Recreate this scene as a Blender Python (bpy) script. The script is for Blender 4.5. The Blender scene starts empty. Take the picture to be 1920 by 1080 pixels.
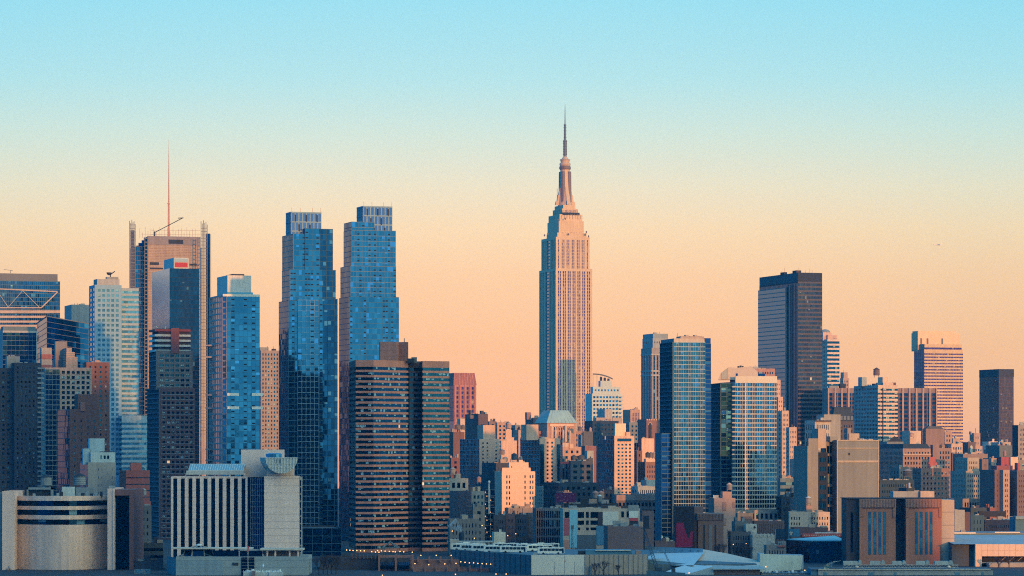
import bpy, math, random
from math import sin, cos, tan, radians, sqrt, pi, floor

scene = bpy.context.scene
COL = scene.collection
# ------------------------------------------------------------------ camera
CAMZ = 55.0
FPX = 6170.0
HY = 842.0
cam = bpy.data.cameras.new("camera")
cam.sensor_width = 36.0
cam.lens = 36.0 * FPX / 1920.0
cam.shift_y = (HY - 540.0) / 1920.0
cam.clip_start = 5.0
cam.clip_end = 60000.0
camo = bpy.data.objects.new("camera", cam)
camo.location = (0, 0, CAMZ)
camo.rotation_euler = (radians(90), 0, 0)
COL.objects.link(camo)
scene.camera = camo
scene.render.resolution_x = 1024
scene.render.resolution_y = 576
scene.view_settings.view_transform = 'Standard'
scene.view_settings.look = 'None'
scene.view_settings.exposure = 0.0
scene.view_settings.gamma = 1.0
scene.cycles.max_bounces = 5
scene.cycles.diffuse_bounces = 2
scene.cycles.glossy_bounces = 3
scene.cycles.volume_bounces = 0
scene.cycles.use_denoising = False
scene.cycles.filter_width = 1.1

# ------------------------------------------------------------------ sky
def lin(c):
    c = c / 255.0
    return c / 12.92 if c <= 0.04045 else ((c + 0.055) / 1.055) ** 2.4
def S(r, g, b): return (lin(r) * 1.20, lin(g) * 1.105, lin(b) * (0.97 if r > 240 else 1.02 if r > 230 else 1.07), 1.0)

HAZE = 0.000042
SUN_EL, SUN_AZ = 5.0, 21.0      # elevation, degrees to the right of straight behind the camera
world = bpy.data.worlds.new("World")
scene.world = world
world.use_nodes = True
nt = world.node_tree
nt.nodes.clear()
N = nt.nodes.new
Lk = nt.links.new
out = N("ShaderNodeOutputWorld")
bg = N("ShaderNodeBackground")
tc = N("ShaderNodeTexCoord")
sep = N("ShaderNodeSeparateXYZ")
Lk(tc.outputs["Generated"], sep.inputs[0])
def math_(op, a, b=None, c=None, clamp=False, tree=None):
    t = tree or nt
    n = t.nodes.new("ShaderNodeMath"); n.operation = op; n.use_clamp = clamp
    for i, v in enumerate((a, b, c)):
        if v is None: continue
        if isinstance(v, (int, float)): n.inputs[i].default_value = v
        else: t.links.new(v, n.inputs[i])
    return n.outputs[0]
def ramp_(val, stops, tree=None, interp='LINEAR'):
    t = tree or nt
    r = t.nodes.new("ShaderNodeValToRGB")
    cr = r.color_ramp
    cr.interpolation = interp
    while len(cr.elements) < len(stops): cr.elements.new(0.5)
    for e, (p, c) in zip(cr.elements, stops):
        e.position = p; e.color = c
    t.links.new(val, r.inputs[0])
    return r.outputs[0]
def mix_(f, a, b, tree=None, mode='MIX'):
    t = tree or nt
    n = t.nodes.new("ShaderNodeMix"); n.data_type = 'RGBA'; n.blend_type = mode
    n.clamp_factor = True
    for i, v in ((0, f), (6, a), (7, b)):
        if isinstance(v, (int, float)): n.inputs[i].default_value = v
        elif isinstance(v, tuple): n.inputs[i].default_value = v
        else: t.links.new(v, n.inputs[i])
    return n.outputs[2]
zc = math_('MAXIMUM', sep.outputs[2], 0.0)
sq = math_('SQRT', zc)
def pz(y): return sqrt(sin(math.atan((HY - y) / FPX)))
ZEN = (0.05, 0.43, 0.92, 1)
front = ramp_(sq, [
    (0.0, S(238, 168, 140)), (pz(790), S(255, 189, 145)), (pz(650), S(255, 199, 149)), (pz(520), S(255, 212, 165)),
    (pz(430), S(252, 225, 184)), (pz(350), S(239, 233, 203)), (pz(250), S(213, 236, 220)),
    (pz(150), S(184, 234, 236)), (pz(0), S(158, 228, 243)), (0.55, (0.08, 0.50, 0.95, 1)), (1.0, ZEN)], interp='LINEAR')
back = ramp_(sq, [(0.0, (0.02, 0.42, 1.0, 1)), (0.25, (0.02, 0.45, 1.08, 1)), (0.62, (0.01, 0.43, 1.02, 1)), (1.0, ZEN)])
bf = N("ShaderNodeMapRange"); bf.interpolation_type = 'SMOOTHSTEP'
Lk(sep.outputs[1], bf.inputs[0])
bf.inputs[1].default_value = 0.45; bf.inputs[2].default_value = 0.97
xx = math_('MINIMUM', math_('MULTIPLY', math_('POWER', math_('ABSOLUTE', math_('ADD', sep.outputs[0], 0.02)), 2.0), 40.0), 1.0)
front = mix_(1.0, front, mix_(xx, (1, 1, 1, 1), (0.90, 0.97, 0.99, 1)), mode='MULTIPLY')
base = mix_(bf.outputs[0], back, front)
# warm pale glow where the sun goes down (behind and right of the camera)
gd = (sin(radians(50)), -cos(radians(50)), 0.22)
dt = N("ShaderNodeVectorMath"); dt.operation = 'DOT_PRODUCT'
Lk(tc.outputs["Generated"], dt.inputs[0]); dt.inputs[1].default_value = gd
g = math_('POWER', math_('MAXIMUM', dt.outputs["Value"], 0.0), 4.0)
glow = mix_(1.0, base, mix_(g, (0, 0, 0, 1), (2.15, 2.15, 0.65, 1)), mode='ADD')
# the physically based sky of the same sun, faint, blended in
sky = N("ShaderNodeTexSky"); sky.sky_type = 'NISHITA'; sky.sun_disc = False
sky.sun_elevation = radians(SUN_EL); sky.sun_rotation = radians(180 - SUN_AZ)
Lk(glow, bg.inputs[0])
bg.inputs[1].default_value = 1.0
Lk(bg.outputs[0], out.inputs[0])
nt.nodes.remove(sky)

# ------------------------------------------------------------------ sun
sun = bpy.data.lights.new("sun", 'SUN')
sun.energy = 4.7
sun.angle = radians(0.5)
sun.color = (1.0, 0.34, 0.03)
suno = bpy.data.objects.new("sun", sun)
COL.objects.link(suno)
# direction the light comes from
sd = (sin(radians(SUN_AZ)) * cos(radians(SUN_EL)), -cos(radians(SUN_AZ)) * cos(radians(SUN_EL)), sin(radians(SUN_EL)))
import mathutils
suno.rotation_euler = mathutils.Vector(sd).to_track_quat('Z', 'Y').to_euler()
suno.location = (300, -500, 300)

# ------------------------------------------------------------------ materials
_m = {}
def wallm(r, g_, b, var=0.13, streak=0.20, rough=0.85, lines=None, name="wall"):
    key = ('w', r, g_, b, var, streak, rough, lines)
    if key in _m: return _m[key]
    m = bpy.data.materials.new(name); m.use_nodes = True
    t = m.node_tree; p = t.nodes["Principled BSDF"]
    p.inputs["Roughness"].default_value = rough
    p.inputs["Specular IOR Level"].default_value = 0.25
    co = t.nodes.new("ShaderNodeTexCoord")
    n1 = t.nodes.new("ShaderNodeTexNoise"); n1.inputs["Scale"].default_value = 0.06; n1.inputs["Detail"].default_value = 5
    t.links.new(co.outputs["Object"], n1.inputs["Vector"])
    mp = t.nodes.new("ShaderNodeMapping"); mp.inputs["Scale"].default_value = (0.55, 0.55, 0.035)
    t.links.new(co.outputs["Object"], mp.inputs["Vector"])
    n2 = t.nodes.new("ShaderNodeTexNoise"); n2.inputs["Scale"].default_value = 1.0; n2.inputs["Detail"].default_value = 3
    t.links.new(mp.outputs[0], n2.inputs["Vector"])
    n3 = t.nodes.new("ShaderNodeTexNoise"); n3.inputs["Scale"].default_value = 1.3; n3.inputs["Detail"].default_value = 2
    t.links.new(co.outputs["Object"], n3.inputs["Vector"])
    a = math_('MULTIPLY_ADD', n1.outputs[0], var * 3.2, 1 - var * 1.6, tree=t)
    b2 = math_('MULTIPLY_ADD', n2.outputs[0], streak * 2.6, 1 - streak * 1.3, tree=t)
    c2 = math_('MULTIPLY_ADD', n3.outputs[0], var * 1.8, 1 - var * 0.9, tree=t)
    f = math_('MULTIPLY', math_('MULTIPLY', a, b2, tree=t), c2, tree=t)
    if lines:
        s2 = t.nodes.new("ShaderNodeSeparateXYZ"); t.links.new(co.outputs["Object"], s2.inputs[0])
        fr = math_('FRACT', math_('DIVIDE', s2.outputs[2], lines, tree=t), tree=t)
        ln = math_('LESS_THAN', fr, 0.10, tree=t)
        f = math_('MULTIPLY', f, math_('MULTIPLY_ADD', ln, -0.22, 1.0, tree=t), tree=t)
    vm = t.nodes.new("ShaderNodeVectorMath"); vm.operation = 'SCALE'
    vm.inputs[0].default_value = (r, g_, b); t.links.new(f, vm.inputs[3])
    t.links.new(vm.outputs[0], p.inputs["Base Color"])
    _m[key] = m
    return m

def glassm(dark=(0.01, 0.03, 0.06), light=(0.05, 0.12, 0.2), metal=0.2, rough=0.12, pc=0.12, curtain=(0.4, 0.45, 0.45),
           tilt=0.02, lit=0.0, frame=0.0, ior=1.7, blind=True, cm=0.0):
    key = ('g', dark, light, metal, rough, pc, curtain, tilt, lit, frame, ior, blind, cm)
    if key in _m: return _m[key]
    m = bpy.data.materials.new("glazing"); m.use_nodes = True
    t = m.node_tree; p = t.nodes["Principled BSDF"]; L_ = t.links.new
    uv = t.nodes.new("ShaderNodeUVMap"); uv.uv_map = "UVMap"
    oi = t.nodes.new("ShaderNodeObjectInfo")
    fl = t.nodes.new("ShaderNodeVectorMath"); fl.operation = 'FLOOR'; L_(uv.outputs[0], fl.inputs[0])
    fr = t.nodes.new("ShaderNodeVectorMath"); fr.operation = 'FRACTION'; L_(uv.outputs[0], fr.inputs[0])
    sf = t.nodes.new("ShaderNodeSeparateXYZ"); L_(fr.outputs[0], sf.inputs[0])
    wn = t.nodes.new("ShaderNodeTexWhiteNoise"); wn.noise_dimensions = '4D'
    L_(fl.outputs[0], wn.inputs["Vector"]); L_(math_('MULTIPLY', oi.outputs["Random"], 37.0, tree=t), wn.inputs["W"])
    sc = t.nodes.new("ShaderNodeSeparateColor"); L_(wn.outputs["Color"], sc.inputs[0])
    # larger patches, so that neighbouring panes go together
    pn = t.nodes.new("ShaderNodeTexNoise"); pn.inputs["Scale"].default_value = 0.13; pn.inputs["Detail"].default_value = 2
    L_(uv.outputs[0], pn.inputs["Vector"])
    k = math_('ADD', math_('MULTIPLY', sc.outputs[0], 0.65, tree=t), math_('MULTIPLY_ADD', pn.outputs[0], 1.4, -0.5, tree=t), clamp=True, tree=t)
    base_ = mix_(math_('POWER', k, 1.5, tree=t), dark + (1,), light + (1,), tree=t)
    cur = math_('LESS_THAN', sc.outputs[1], pc, tree=t)
    if blind:   # the blind hangs down to a different height in every window
        hang = math_('GREATER_THAN', sf.outputs[1], math_('MULTIPLY', sc.outputs[2], 0.8, tree=t), tree=t)
        cur = math_('MULTIPLY', cur, hang, tree=t)
    colr = mix_(cur, base_, curtain + (1,), tree=t)
    if frame > 0:
        e = math_('LESS_THAN', math_('ABSOLUTE', math_('SUBTRACT', sf.outputs[0], 0.5, tree=t), tree=t), frame, tree=t)
        colr = mix_(e, colr, (dark[0] * 2.5, dark[1] * 2.5, dark[2] * 2.5, 1), tree=t)
    L_(colr, p.inputs["Base Color"])
    L_(math_('MULTIPLY_ADD', cur, -metal * cm, metal, tree=t), p.inputs['Metallic'])
    p.inputs['Specular IOR Level'].default_value = .15
    p.inputs['Roughness'].default_value = rough
    p.inputs["IOR"].default_value = ior
    if tilt > 0:
        ge = t.nodes.new("ShaderNodeNewGeometry")
        v1 = t.nodes.new("ShaderNodeVectorMath"); v1.operation = 'SUBTRACT'; L_(wn.outputs["Color"], v1.inputs[0]); v1.inputs[1].default_value = (.5, .5, .5)
        v2 = t.nodes.new("ShaderNodeVectorMath"); v2.operation = 'SCALE'; L_(v1.outputs[0], v2.inputs[0]); v2.inputs[3].default_value = tilt * 2
        v3 = t.nodes.new("ShaderNodeVectorMath"); v3.operation = 'ADD'; L_(ge.outputs["Normal"], v3.inputs[0]); L_(v2.outputs[0], v3.inputs[1])
        v4 = t.nodes.new("ShaderNodeVectorMath"); v4.operation = 'NORMALIZE'; L_(v3.outputs[0], v4.inputs[0])
        L_(v4.outputs[0], p.inputs["Normal"])
    if lit > 0:
        w2 = t.nodes.new("ShaderNodeTexWhiteNoise"); w2.noise_dimensions = '3D'
        v5 = t.nodes.new("ShaderNodeVectorMath"); v5.operation = 'ADD'; L_(fl.outputs[0], v5.inputs[0]); v5.inputs[1].default_value = (17.3, 5.1, 2.2)
        L_(v5.outputs[0], w2.inputs["Vector"])
        p.inputs["Emission Color"].default_value = (1.0, 0.62, 0.30, 1)
        L_(math_('MULTIPLY', math_('LESS_THAN', w2.outputs["Value"], lit, tree=t), 0.9, tree=t), p.inputs["Emission Strength"])
    _m[key] = m
    return m

def emit(rgb, st):
    key = ('e', rgb, st)
    if key in _m: return _m[key]
    m = bpy.data.materials.new("lamp_glow"); m.use_nodes = True
    p = m.node_tree.nodes["Principled BSDF"]
    p.inputs["Base Color"].default_value = rgb + (1,)
    p.inputs["Emission Color"].default_value = rgb + (1,)
    p.inputs["Emission Strength"].default_value = st
    _m[key] = m
    return m

# ------------------------------------------------------------------ building kit
def XZ(px, py, Y): return ((px - 960.0) / FPX * Y, CAMZ - (py - HY) / FPX * Y)
def PX(px, Y): return (px - 960.0) / FPX * Y
def PZ(py, Y): return CAMZ - (py - HY) / FPX * Y

class Part:
    __slots__ = ('name', 'mat', 'v', 'f', 'uv', 'label', 'kind', 'parent')
    def __init__(s, name, mat): s.name = name; s.mat = mat; s.v = []; s.f = []; s.uv = []; s.label = None; s.kind = None; s.parent = None

class Thing:
    def __init__(s, name, label, cat, group=None, seed=None):
        s.name = name; s.label = label; s.cat = cat; s.group = group
        s.parts = {}; s.base = None
        s.rnd = random.Random(seed if seed is not None else label)
    def part(s, name, mat, idx=0, label=None, kind=None, parent=None):
        k = (name, idx, mat.name)
        p = s.parts.get(k)
        if p is None: p = s.parts[k] = Part(name, mat); p.label = label; p.kind = kind; p.parent = parent
        return p
    def q(s, p, a, b, c, d, uv=None):
        n = len(p.v); p.v += [a, b, c, d]; p.f.append((n, n + 1, n + 2, n + 3))
        p.uv += uv if uv else [(0, 0)] * 4
    def poly(s, p, pts):
        n = len(p.v); p.v += list(pts); p.f.append(tuple(range(n, n + len(pts)))); p.uv += [(0, 0)] * len(pts)
    def hexa(s, p, lo, hi):
        """closed prism between two rings of points"""
        n = len(lo)
        s.poly(p, lo[::-1]); s.poly(p, hi)
        for i in range(n):
            j = (i + 1) % n
            s.q(p, lo[i], lo[j], hi[j], hi[i])
    def box(s, p, x0, x1, y0, y1, z0, z1):
        s.hexa(p, [(x0, y0, z0), (x1, y0, z0), (x1, y1, z0), (x0, y1, z0)], [(x0, y0, z1), (x1, y0, z1), (x1, y1, z1), (x0, y1, z1)])
    def bar(s, p, a, b, r, n=4):
        a = mathutils.Vector(a); b = mathutils.Vector(b); d = (b - a)
        if d.length < 1e-6: return
        d.normalize(); u = d.cross(mathutils.Vector((0, 0, 1)))
        if u.length < 0.01: u = mathutils.Vector((1, 0, 0))
        u.normalize(); w = d.cross(u)
        lo = []; hi = []
        for i in range(n):
            t = 2 * pi * (i + .5) / n; o = u * (r * cos(t)) + w * (r * sin(t))
            lo.append(tuple(a + o)); hi.append(tuple(b + o))
        s.hexa(p, lo, hi)
    def lathe(s, p, cx, cy, prof, n=16):
        rings = []
        for r, z in prof:
            rings.append([(cx + r * cos(2 * pi * i / n), cy + r * sin(2 * pi * i / n), z) for i in range(n)])
        for a, b in zip(rings, rings[1:]):
            for i in range(n):
                j = (i + 1) % n
                s.q(p, a[i], a[j], b[j], b[i])
        s.poly(p, rings[-1]); s.poly(p, rings[0][::-1])
    # ---- a wall with openings
    def facade(s, p0, p1, z0, z1, st, zvis=-1e9):
        k = st['k']
        dx, dy = p1[0] - p0[0], p1[1] - p0[1]
        L = sqrt(dx * dx + dy * dy)
        if L < 0.3: return
        dx /= L; dy /= L; nx, ny = dy, -dx
        def P(a, z, o=0.0): return (p0[0] + dx * a + nx * o, p0[1] + dy * a + ny * o, z)
        def R(p, a0, a1, b0, b1, o=0.0, uv=None): s.q(p, P(a0, b0, o), P(a1, b0, o), P(a1, b1, o), P(a0, b1, o), uv)
        def PB(p, a0, a1, b0, b1, o0, o1):
            s.q(p, P(a0, b0, o1), P(a1, b0, o1), P(a1, b1, o1), P(a0, b1, o1))
            s.q(p, P(a0, b0, o0), P(a0, b0, o1), P(a0, b1, o1), P(a0, b1, o0))
            s.q(p, P(a1, b0, o1), P(a1, b0, o0), P(a1, b1, o0), P(a1, b1, o1))
            s.q(p, P(a0, b1, o1), P(a1, b1, o1), P(a1, b1, o0), P(a0, b1, o0))
            s.q(p, P(a0, b0, o0), P(a1, b0, o0), P(a1, b0, o1), P(a0, b0, o1))
        W = s.part(st.get('wp', 'wall'), st['w'], idx=('t', s.tn))
        fid = (s.tn, round(p0[0]), round(p0[1]))
        zlow = max(z0, min(zvis, z1))
        if k == 'blank':
            R(W, 0, L, z0, z1)
            for (a0, a1, b0, b1) in st.get('holes', []):      # a few windows, in fractions of width and metres below the top
                pw = s.part('window', st['g'], idx=len(s.parts))
                R(pw, a0 * L, a1 * L, z1 - b1, z1 - b0, 0.03)
            return
        uo = s.rnd.randint(0, 60); vo = s.rnd.randint(0, 60)
        m = st.get('m', 1.0); top = st.get('top', 1.5); fl = st.get('fl', 3.2)
        if L < 2 * m + 2: m = L * 0.08
        nb = st.get('nb') or max(1, round((L - 2 * m) / st.get('bay', 4.0)))
        bw = (L - 2 * m) / nb
        nf = max(1, int((z1 - top - z0 - 0.2) / fl))
        nf = min(nf, max(1, int((z1 - top - zlow) / fl) + 1))
        if z1 - top - nf * fl < z0: nf -= 1
        if nf < 1:
            R(W, 0, L, z0, z1); return
        zt = z1 - top; zb = zt - nf * fl
        rc = st.get('rc', 0.35)
        if k == 'grid':
            ww, wh, sill = st.get('ww', .5), st.get('wh', .55), st.get('sill', .22)
            G = s.part(st.get('gp', 'windows'), st['g'], idx=fid, kind='stuff')
            skip = st.get('skip', ())
            off = st.get('off', (1 - ww) / 2)
            bays = [i for i in range(nb) if (i not in skip and (i - nb) not in skip)]
            ind = st.get('ind', 0)
            if z0 < zb: R(W, 0, L, z0, zb)
            R(W, 0, L, zt - fl * (1 - sill - wh), z1)
            for f in range(nf):
                zr = zt - (f + 1) * fl
                w0, w1 = zr + sill * fl, zr + (sill + wh) * fl
                lowz = zr if f == nf - 1 else zr - fl * (1 - sill - wh)
                R(W, 0, L, lowz, w0)
                xs = 0.0
                for i in bays:
                    a0 = m + (i + off) * bw; a1 = a0 + ww * bw
                    R(W, xs, a0, w0, w1); xs = a1
                    for (c, d) in (((a0, 0.), (a0, -rc)), ((a1, -rc), (a1, 0.))):
                        s.q(W, P(c[0], w0, c[1]), P(d[0], w0, d[1]), P(d[0], w1, d[1]), P(c[0], w1, c[1]))
                    s.q(W, P(a0, w0, 0), P(a1, w0, 0), P(a1, w0, -rc), P(a0, w0, -rc))
                    uv = [(uo + i, vo + f * 1.0), (uo + i + .999, vo + f), (uo + i + .999, vo + f + .999), (uo + i, vo + f + .999)]
                    if ind and s.nind < 100:
                        s.nind += 1
                        pw = s.part('window', st['g'], idx=('i', s.nind))
                        R(pw, a0, a1, w0, w1, -rc, uv)
                    else: R(G, a0, a1, w0, w1, -rc, uv)
                R(W, xs, L, w0, w1)
            if st.get('sills'):
                SP = s.part('window_sills', st['sills'], idx=fid, kind='stuff')
                for f in range(nf):
                    PB(SP, m * .5, L - m * .5, zt - (f + 1) * fl + sill * fl - .35, zt - (f + 1) * fl + sill * fl - .1, 0, .18)
        elif k == 'band':
            wh, sill = st.get('wh', .5), st.get('sill', .3)
            e = st.get('edge', 0.0)
            if z0 < zb: R(W, 0, L, z0, zb)
            for f in range(nf + 1):
                zr = zt - f * fl
                sp = s.part(st.get('sp', 'spandrel'), st['w'] if 'sw' not in st else st['sw'], idx=(fid, f)) if st.get('sep', 1) else W
                a = zr - fl * (1 - wh - sill) if f < nf else zr
                b_ = zr + sill * fl if f > 0 else z1
                if f == 0: b_ = z1
                o = st.get('po', 0.0)
                if o > 0: PB(sp, 0, L, a, b_, 0, o)
                else: R(sp, 0, L, a, b_)
                s.q(sp, P(0, b_, 0), P(L, b_, 0), P(L, b_, -rc), P(0, b_, -rc))
                s.q(sp, P(0, a, -rc), P(L, a, -rc), P(L, a, 0), P(0, a, 0))
                if f < nf:
                    g_ = s.part('window_band', st['g'], idx=(fid, f))
                    w1 = a; w0 = zr - fl + sill * fl
                    R(g_, 0, L, w0, w1, -rc, [(uo, vo - f), (uo + nb, vo - f), (uo + nb, vo - f + .99), (uo, vo - f + .99)])
            if e > 0:
                for a0, a1 in ((0, e), (L - e, L)): PB(W, a0, a1, zb, z1, -rc, 0.02)
            if st.get('mull'):
                M = s.part('mullions', st['mull'], idx=fid, kind='stuff')
                for i in range(1, nb):
                    PB(M, i * L / nb - .12, i * L / nb + .12, zb, zt, -rc, st.get('mo', -rc + .12))
        elif k == 'strip':
            cols = st.get('cols')
            if not cols:
                ww = st.get('ww', .5)
                cols = [((m + (i + (1 - ww) / 2) * bw) / L, (m + (i + (1 + ww) / 2) * bw) / L) for i in range(nb)]
            wh = st.get('wh', .6)
            R(W, 0, L, zt, z1)
            if z0 < zb: R(W, 0, L, z0, zb)
            xs = 0.0
            SPn = s.part('spandrel_panels', st.get('sw', st['w']), idx=fid, kind='stuff')
            for ci, (c0, c1) in enumerate(cols):
                a0, a1 = c0 * L, c1 * L
                R(W, xs, a0, zb, zt); xs = a1
                s.q(W, P(a0, zb, 0), P(a0, zb, -rc), P(a0, zt, -rc), P(a0, zt, 0))
                s.q(W, P(a1, zb, -rc), P(a1, zb, 0), P(a1, zt, 0), P(a1, zt, -rc))
                g_ = s.part('window_strip', st['g'], idx=(round(z1), round(p0[0] + p0[1]), ci))
                if wh >= .99:
                    R(g_, a0, a1, zb, zt, -rc, [(uo + ci, vo), (uo + ci + .999, vo), (uo + ci + .999, vo + nf), (uo + ci, vo + nf)])
                else:
                    R(g_, a0, a1, zb, zt, -rc, [(uo + ci, vo), (uo + ci + .999, vo), (uo + ci + .999, vo + nf), (uo + ci, vo + nf)])
                    for f in range(nf):
                        zr = zt - (f + 1) * fl
                        R(SPn, a0, a1, zr, zr + fl * (1 - wh), -rc + .06)
            R(W, xs, L, zb, zt)
            if st.get('fin'):
                for ci in range(st.get('nfin', nb) + 1):
                    a = m + ci * (L - 2 * m) / st.get('nfin', nb); fw = st.get('fw', .5)
                    FN = s.part('pier', st['fin'], idx=(round(z1), round(p0[0] + p0[1]), ci))
                    PB(FN, max(0, a - fw), min(L, a + fw), zb, z1, 0, st.get('fo', .6))
        elif k == 'curtain':
            G = s.part(st.get('gp', 'glass_skin'), st['g'], idx=fid)
            u1 = nb; R(G, 0, L, z0, z1, 0, [(uo, vo + (z0 - z1) / fl), (uo + nb, vo + (z0 - z1) / fl), (uo + nb, vo), (uo, vo)])
            bw = L / nb
            fh = st.get('fh', .35); mw = st.get('mw', .12); po = st.get('po', .15)
            zb = max(z0, zlow)
            nf = int((z1 - zb) / fl)
            if fh > 0:
                fe = st.get('fe', 1)
                for f in range(0, nf + 1, fe):
                    zr = z1 - f * fl
                    SP = s.part('floor_band', st['w'], idx=(fid, f))
                    PB(SP, 0, L, max(z0, zr - fh), zr, 0, po)
            if mw > 0:
                M = s.part('mullions', st.get('mm', st['w']), idx=fid, kind='stuff')
                me = st.get('me', 1)
                for i in range(0, nb + 1, me):
                    a = i * bw
                    PB(M, max(0, a - mw), min(L, a + mw), zb, z1, 0, po * .7)
            if st.get('vent'):      # the small dark opening lights in every other bay
                V = s.part('vent_windows', st['vent'], kind='stuff')
                rr = s.rnd
                vb = st.get('vb') or [i for i in range(nb) if rr.random() < .4]
                for f in range(0, nf):
                    for i in vb:
                        if i < nb and rr.random() < .93:
                            R(V, i * bw + bw * .12, i * bw + bw * .88, z1 - f * fl - fl * .86, z1 - f * fl - fl * .62, 0.05)
            if st.get('balc'):
                B = st['balc']; b0, b1 = st.get('bx', (0, 1))
                for f in range(1, nf + 1):
                    zr = z1 - f * fl
                    BP = s.part('balcony', B, idx=(round(z1), round(p0[0]), f))
                    PB(BP, b0 * L, b1 * L, zr, zr + .25, 0, 1.6)
                    for a in (b0 * L, b1 * L - .1): PB(BP, a, a + .1, zr + .25, zr + 1.2, 1.5, 1.6)
                    PB(BP, b0 * L, b1 * L, zr + 1.1, zr + 1.22, 1.5, 1.6)
    nind = 0
    tn = 0
    def block(s, pts, z0, z1, styles, wall, roof=None, parapet=0.9, closed_from=None, zvis=-1e9, part='wall', rpart='roof'):
        """pts: footprint, anticlockwise from above, the first len(styles) edges get a facade"""
        n = len(pts); s.tn += 1
        if s.base is None:
            s.base = (sum(p[0] for p in pts) / n, sum(p[1] for p in pts) / n, max(0.0, z0))
        for i in range(n):
            a, b = pts[i], pts[(i + 1) % n]
            st = styles[i] if i < len(styles) else None
            if st is None: st = {'k': 'blank', 'w': wall, 'wp': part}
            if 'w' not in st: st = dict(st, w=wall)
            if st['k'] in ('grid', 'blank', 'strip', 'band') and 'wp' not in st: st = dict(st, wp=part)
            s.facade(a, b, z0, z1, st, zvis)
        cx = sum(p[0] for p in pts) / n; cy = sum(p[1] for p in pts) / n
        rp = s.part(rpart, roof or ROOF, idx=('t', s.tn))
        size = max(sqrt((p[0] - cx) ** 2 + (p[1] - cy) ** 2) for p in pts)
        k = 1 - 0.45 / max(size, 1)
        inn = [(cx + (p[0] - cx) * k, cy + (p[1] - cy) * k) for p in pts]
        W = s.part(part, wall, idx=('t', s.tn))
        for i in range(n):
            j = (i + 1) % n
            s.q(W, pts[i] + (z1,), pts[j] + (z1,), inn[j] + (z1,), inn[i] + (z1,))
            s.q(W, inn[i] + (z1,), inn[j] + (z1,), inn[j] + (z1 - parapet,), inn[i] + (z1 - parapet,))
        s.poly(rp, [p + (z1 - parapet,) for p in inn])
    def tier(s, x, y, Y=None, on=None, s_=0.6, yb=None, rot=None, F=None, L=None, wall=None, roof=None, parapet=0.9,
             d=None, part='wall', yv=1095, w=None, rpart='roof'):
        xl, xc, xr = x
        if on is not None:
            rot = on['rot'] if rot is None else rot
            a = radians(rot)
            # front plane of the block below, moved back by s_
            cx0, cy0 = on['c']; t = (xc - 960.0) / FPX
            # point on camera ray through xc that meets the plane (p-c).n = -s_
            n_ = (sin(a), -cos(a))
            Yc = (cx0 * n_[0] + cy0 * n_[1] - s_) / (t * n_[0] + n_[1])
            Y = Yc
            z0 = on['z1'] - 1.2 if yb is None else PZ(yb, Y)
            wall = wall or on['wall']
        else:
            rot = 18.0 if rot is None else rot
            a = radians(rot)
            z0 = 0.0 if yb is None else PZ(yb, Y)
        X = PX(xc, Y); z1 = PZ(y, Y)
        tl = (xl - 960.0) / FPX; tr = (xr - 960.0) / FPX
        if w is None: w = (tr * Y - X) / (cos(a) - tr * sin(a))
        if d is None: d = (X - tl * Y) / (sin(a) + tl * cos(a)) if xl < xc else w * 0.7
        u = (cos(a), sin(a)); v = (-sin(a), cos(a))
        C = (X, Y); B = (X + u[0] * w, Y + u[1] * w); A = (X + v[0] * d, Y + v[1] * d); D = (A[0] + u[0] * w, A[1] + u[1] * w)
        zv = PZ(yv, Y)
        s.block([A, C, B, D], z0, z1, [L, F], wall, roof, parapet, zvis=zv, part=part, rpart=rpart)
        return dict(c=C, u=u, v=v, w=w, d=d, z0=z0, z1=z1, Y=Y, rot=rot, wall=wall, pts=[A, C, B, D], top=z1 - parapet)
    def on_roof(s, t, a0, a1, b0, b1, h, part, mat, idx=0, z=None):
        """box on the roof of tier t; fractions of its width and depth, height in metres"""
        (cx, cy), u, v, w, d = t['c'], t['u'], t['v'], t['w'], t['d']
        z0 = t['top'] - .05 if z is None else z
        def q(a, b): return (cx + u[0] * a * w + v[0] * b * d, cy + u[1] * a * w + v[1] * b * d)
        pts = [q(a0, b1), q(a0, b0), q(a1, b0), q(a1, b1)]
        p = s.part(part, mat, idx)
        s.hexa(p, [k + (z0,) for k in pts], [k + (z0 + h,) for k in pts])
        return z0 + h
    def clutter(s, t, n=5, hmax=3.0):
        r = s.rnd
        n = int(n * 1.7) + 1
        for i in range(n):
            a = r.uniform(.05, .85); b = r.uniform(.02, .5); k = r.random()
            if k < .35: s.on_roof(t, a, a + min(.2, 4 / t['w']), b, b + .12, r.uniform(1, hmax + .6), 'roof_bulkhead', r.choice([GREY1, GREY2, TANW, BRICKD, BRICKT, t['wall'], t['wall']]), i)
            elif k < .75: s.on_roof(t, a, a + min(.12, 2.5 / t['w']), b, b + .06, r.uniform(.8, 1.8), 'air_handler', GREY2, i)
            else:
                (cx, cy), u, v = t['c'], t['u'], t['v']
                x_ = cx + u[0] * a * t['w'] + v[0] * b * t['d']; y_ = cy + u[1] * a * t['w'] + v[1] * b * t['d']
                s.bar(s.part('vent_pipe', DARKM, i), (x_, y_, t['top']), (x_, y_, t['top'] + r.uniform(1.5, hmax + 2)), .18)
    def parapet_rail(s, t, mat, h=1.1):
        p = s.part('roof_railing', mat)
        pts = t['pts']
        for i in (0, 1):
            a, b = pts[i], pts[i + 1]; n = max(2, int(sqrt((a[0] - b[0]) ** 2 + (a[1] - b[1]) ** 2) / 3))
            s.bar(p, a + (t['z1'] + h,), b + (t['z1'] + h,), .07)
            for k in range(n + 1):
                x_ = a[0] + (b[0] - a[0]) * k / n; y_ = a[1] + (b[1] - a[1]) * k / n
                s.bar(p, (x_, y_, t['z1']), (x_, y_, t['z1'] + h), .05)
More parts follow.
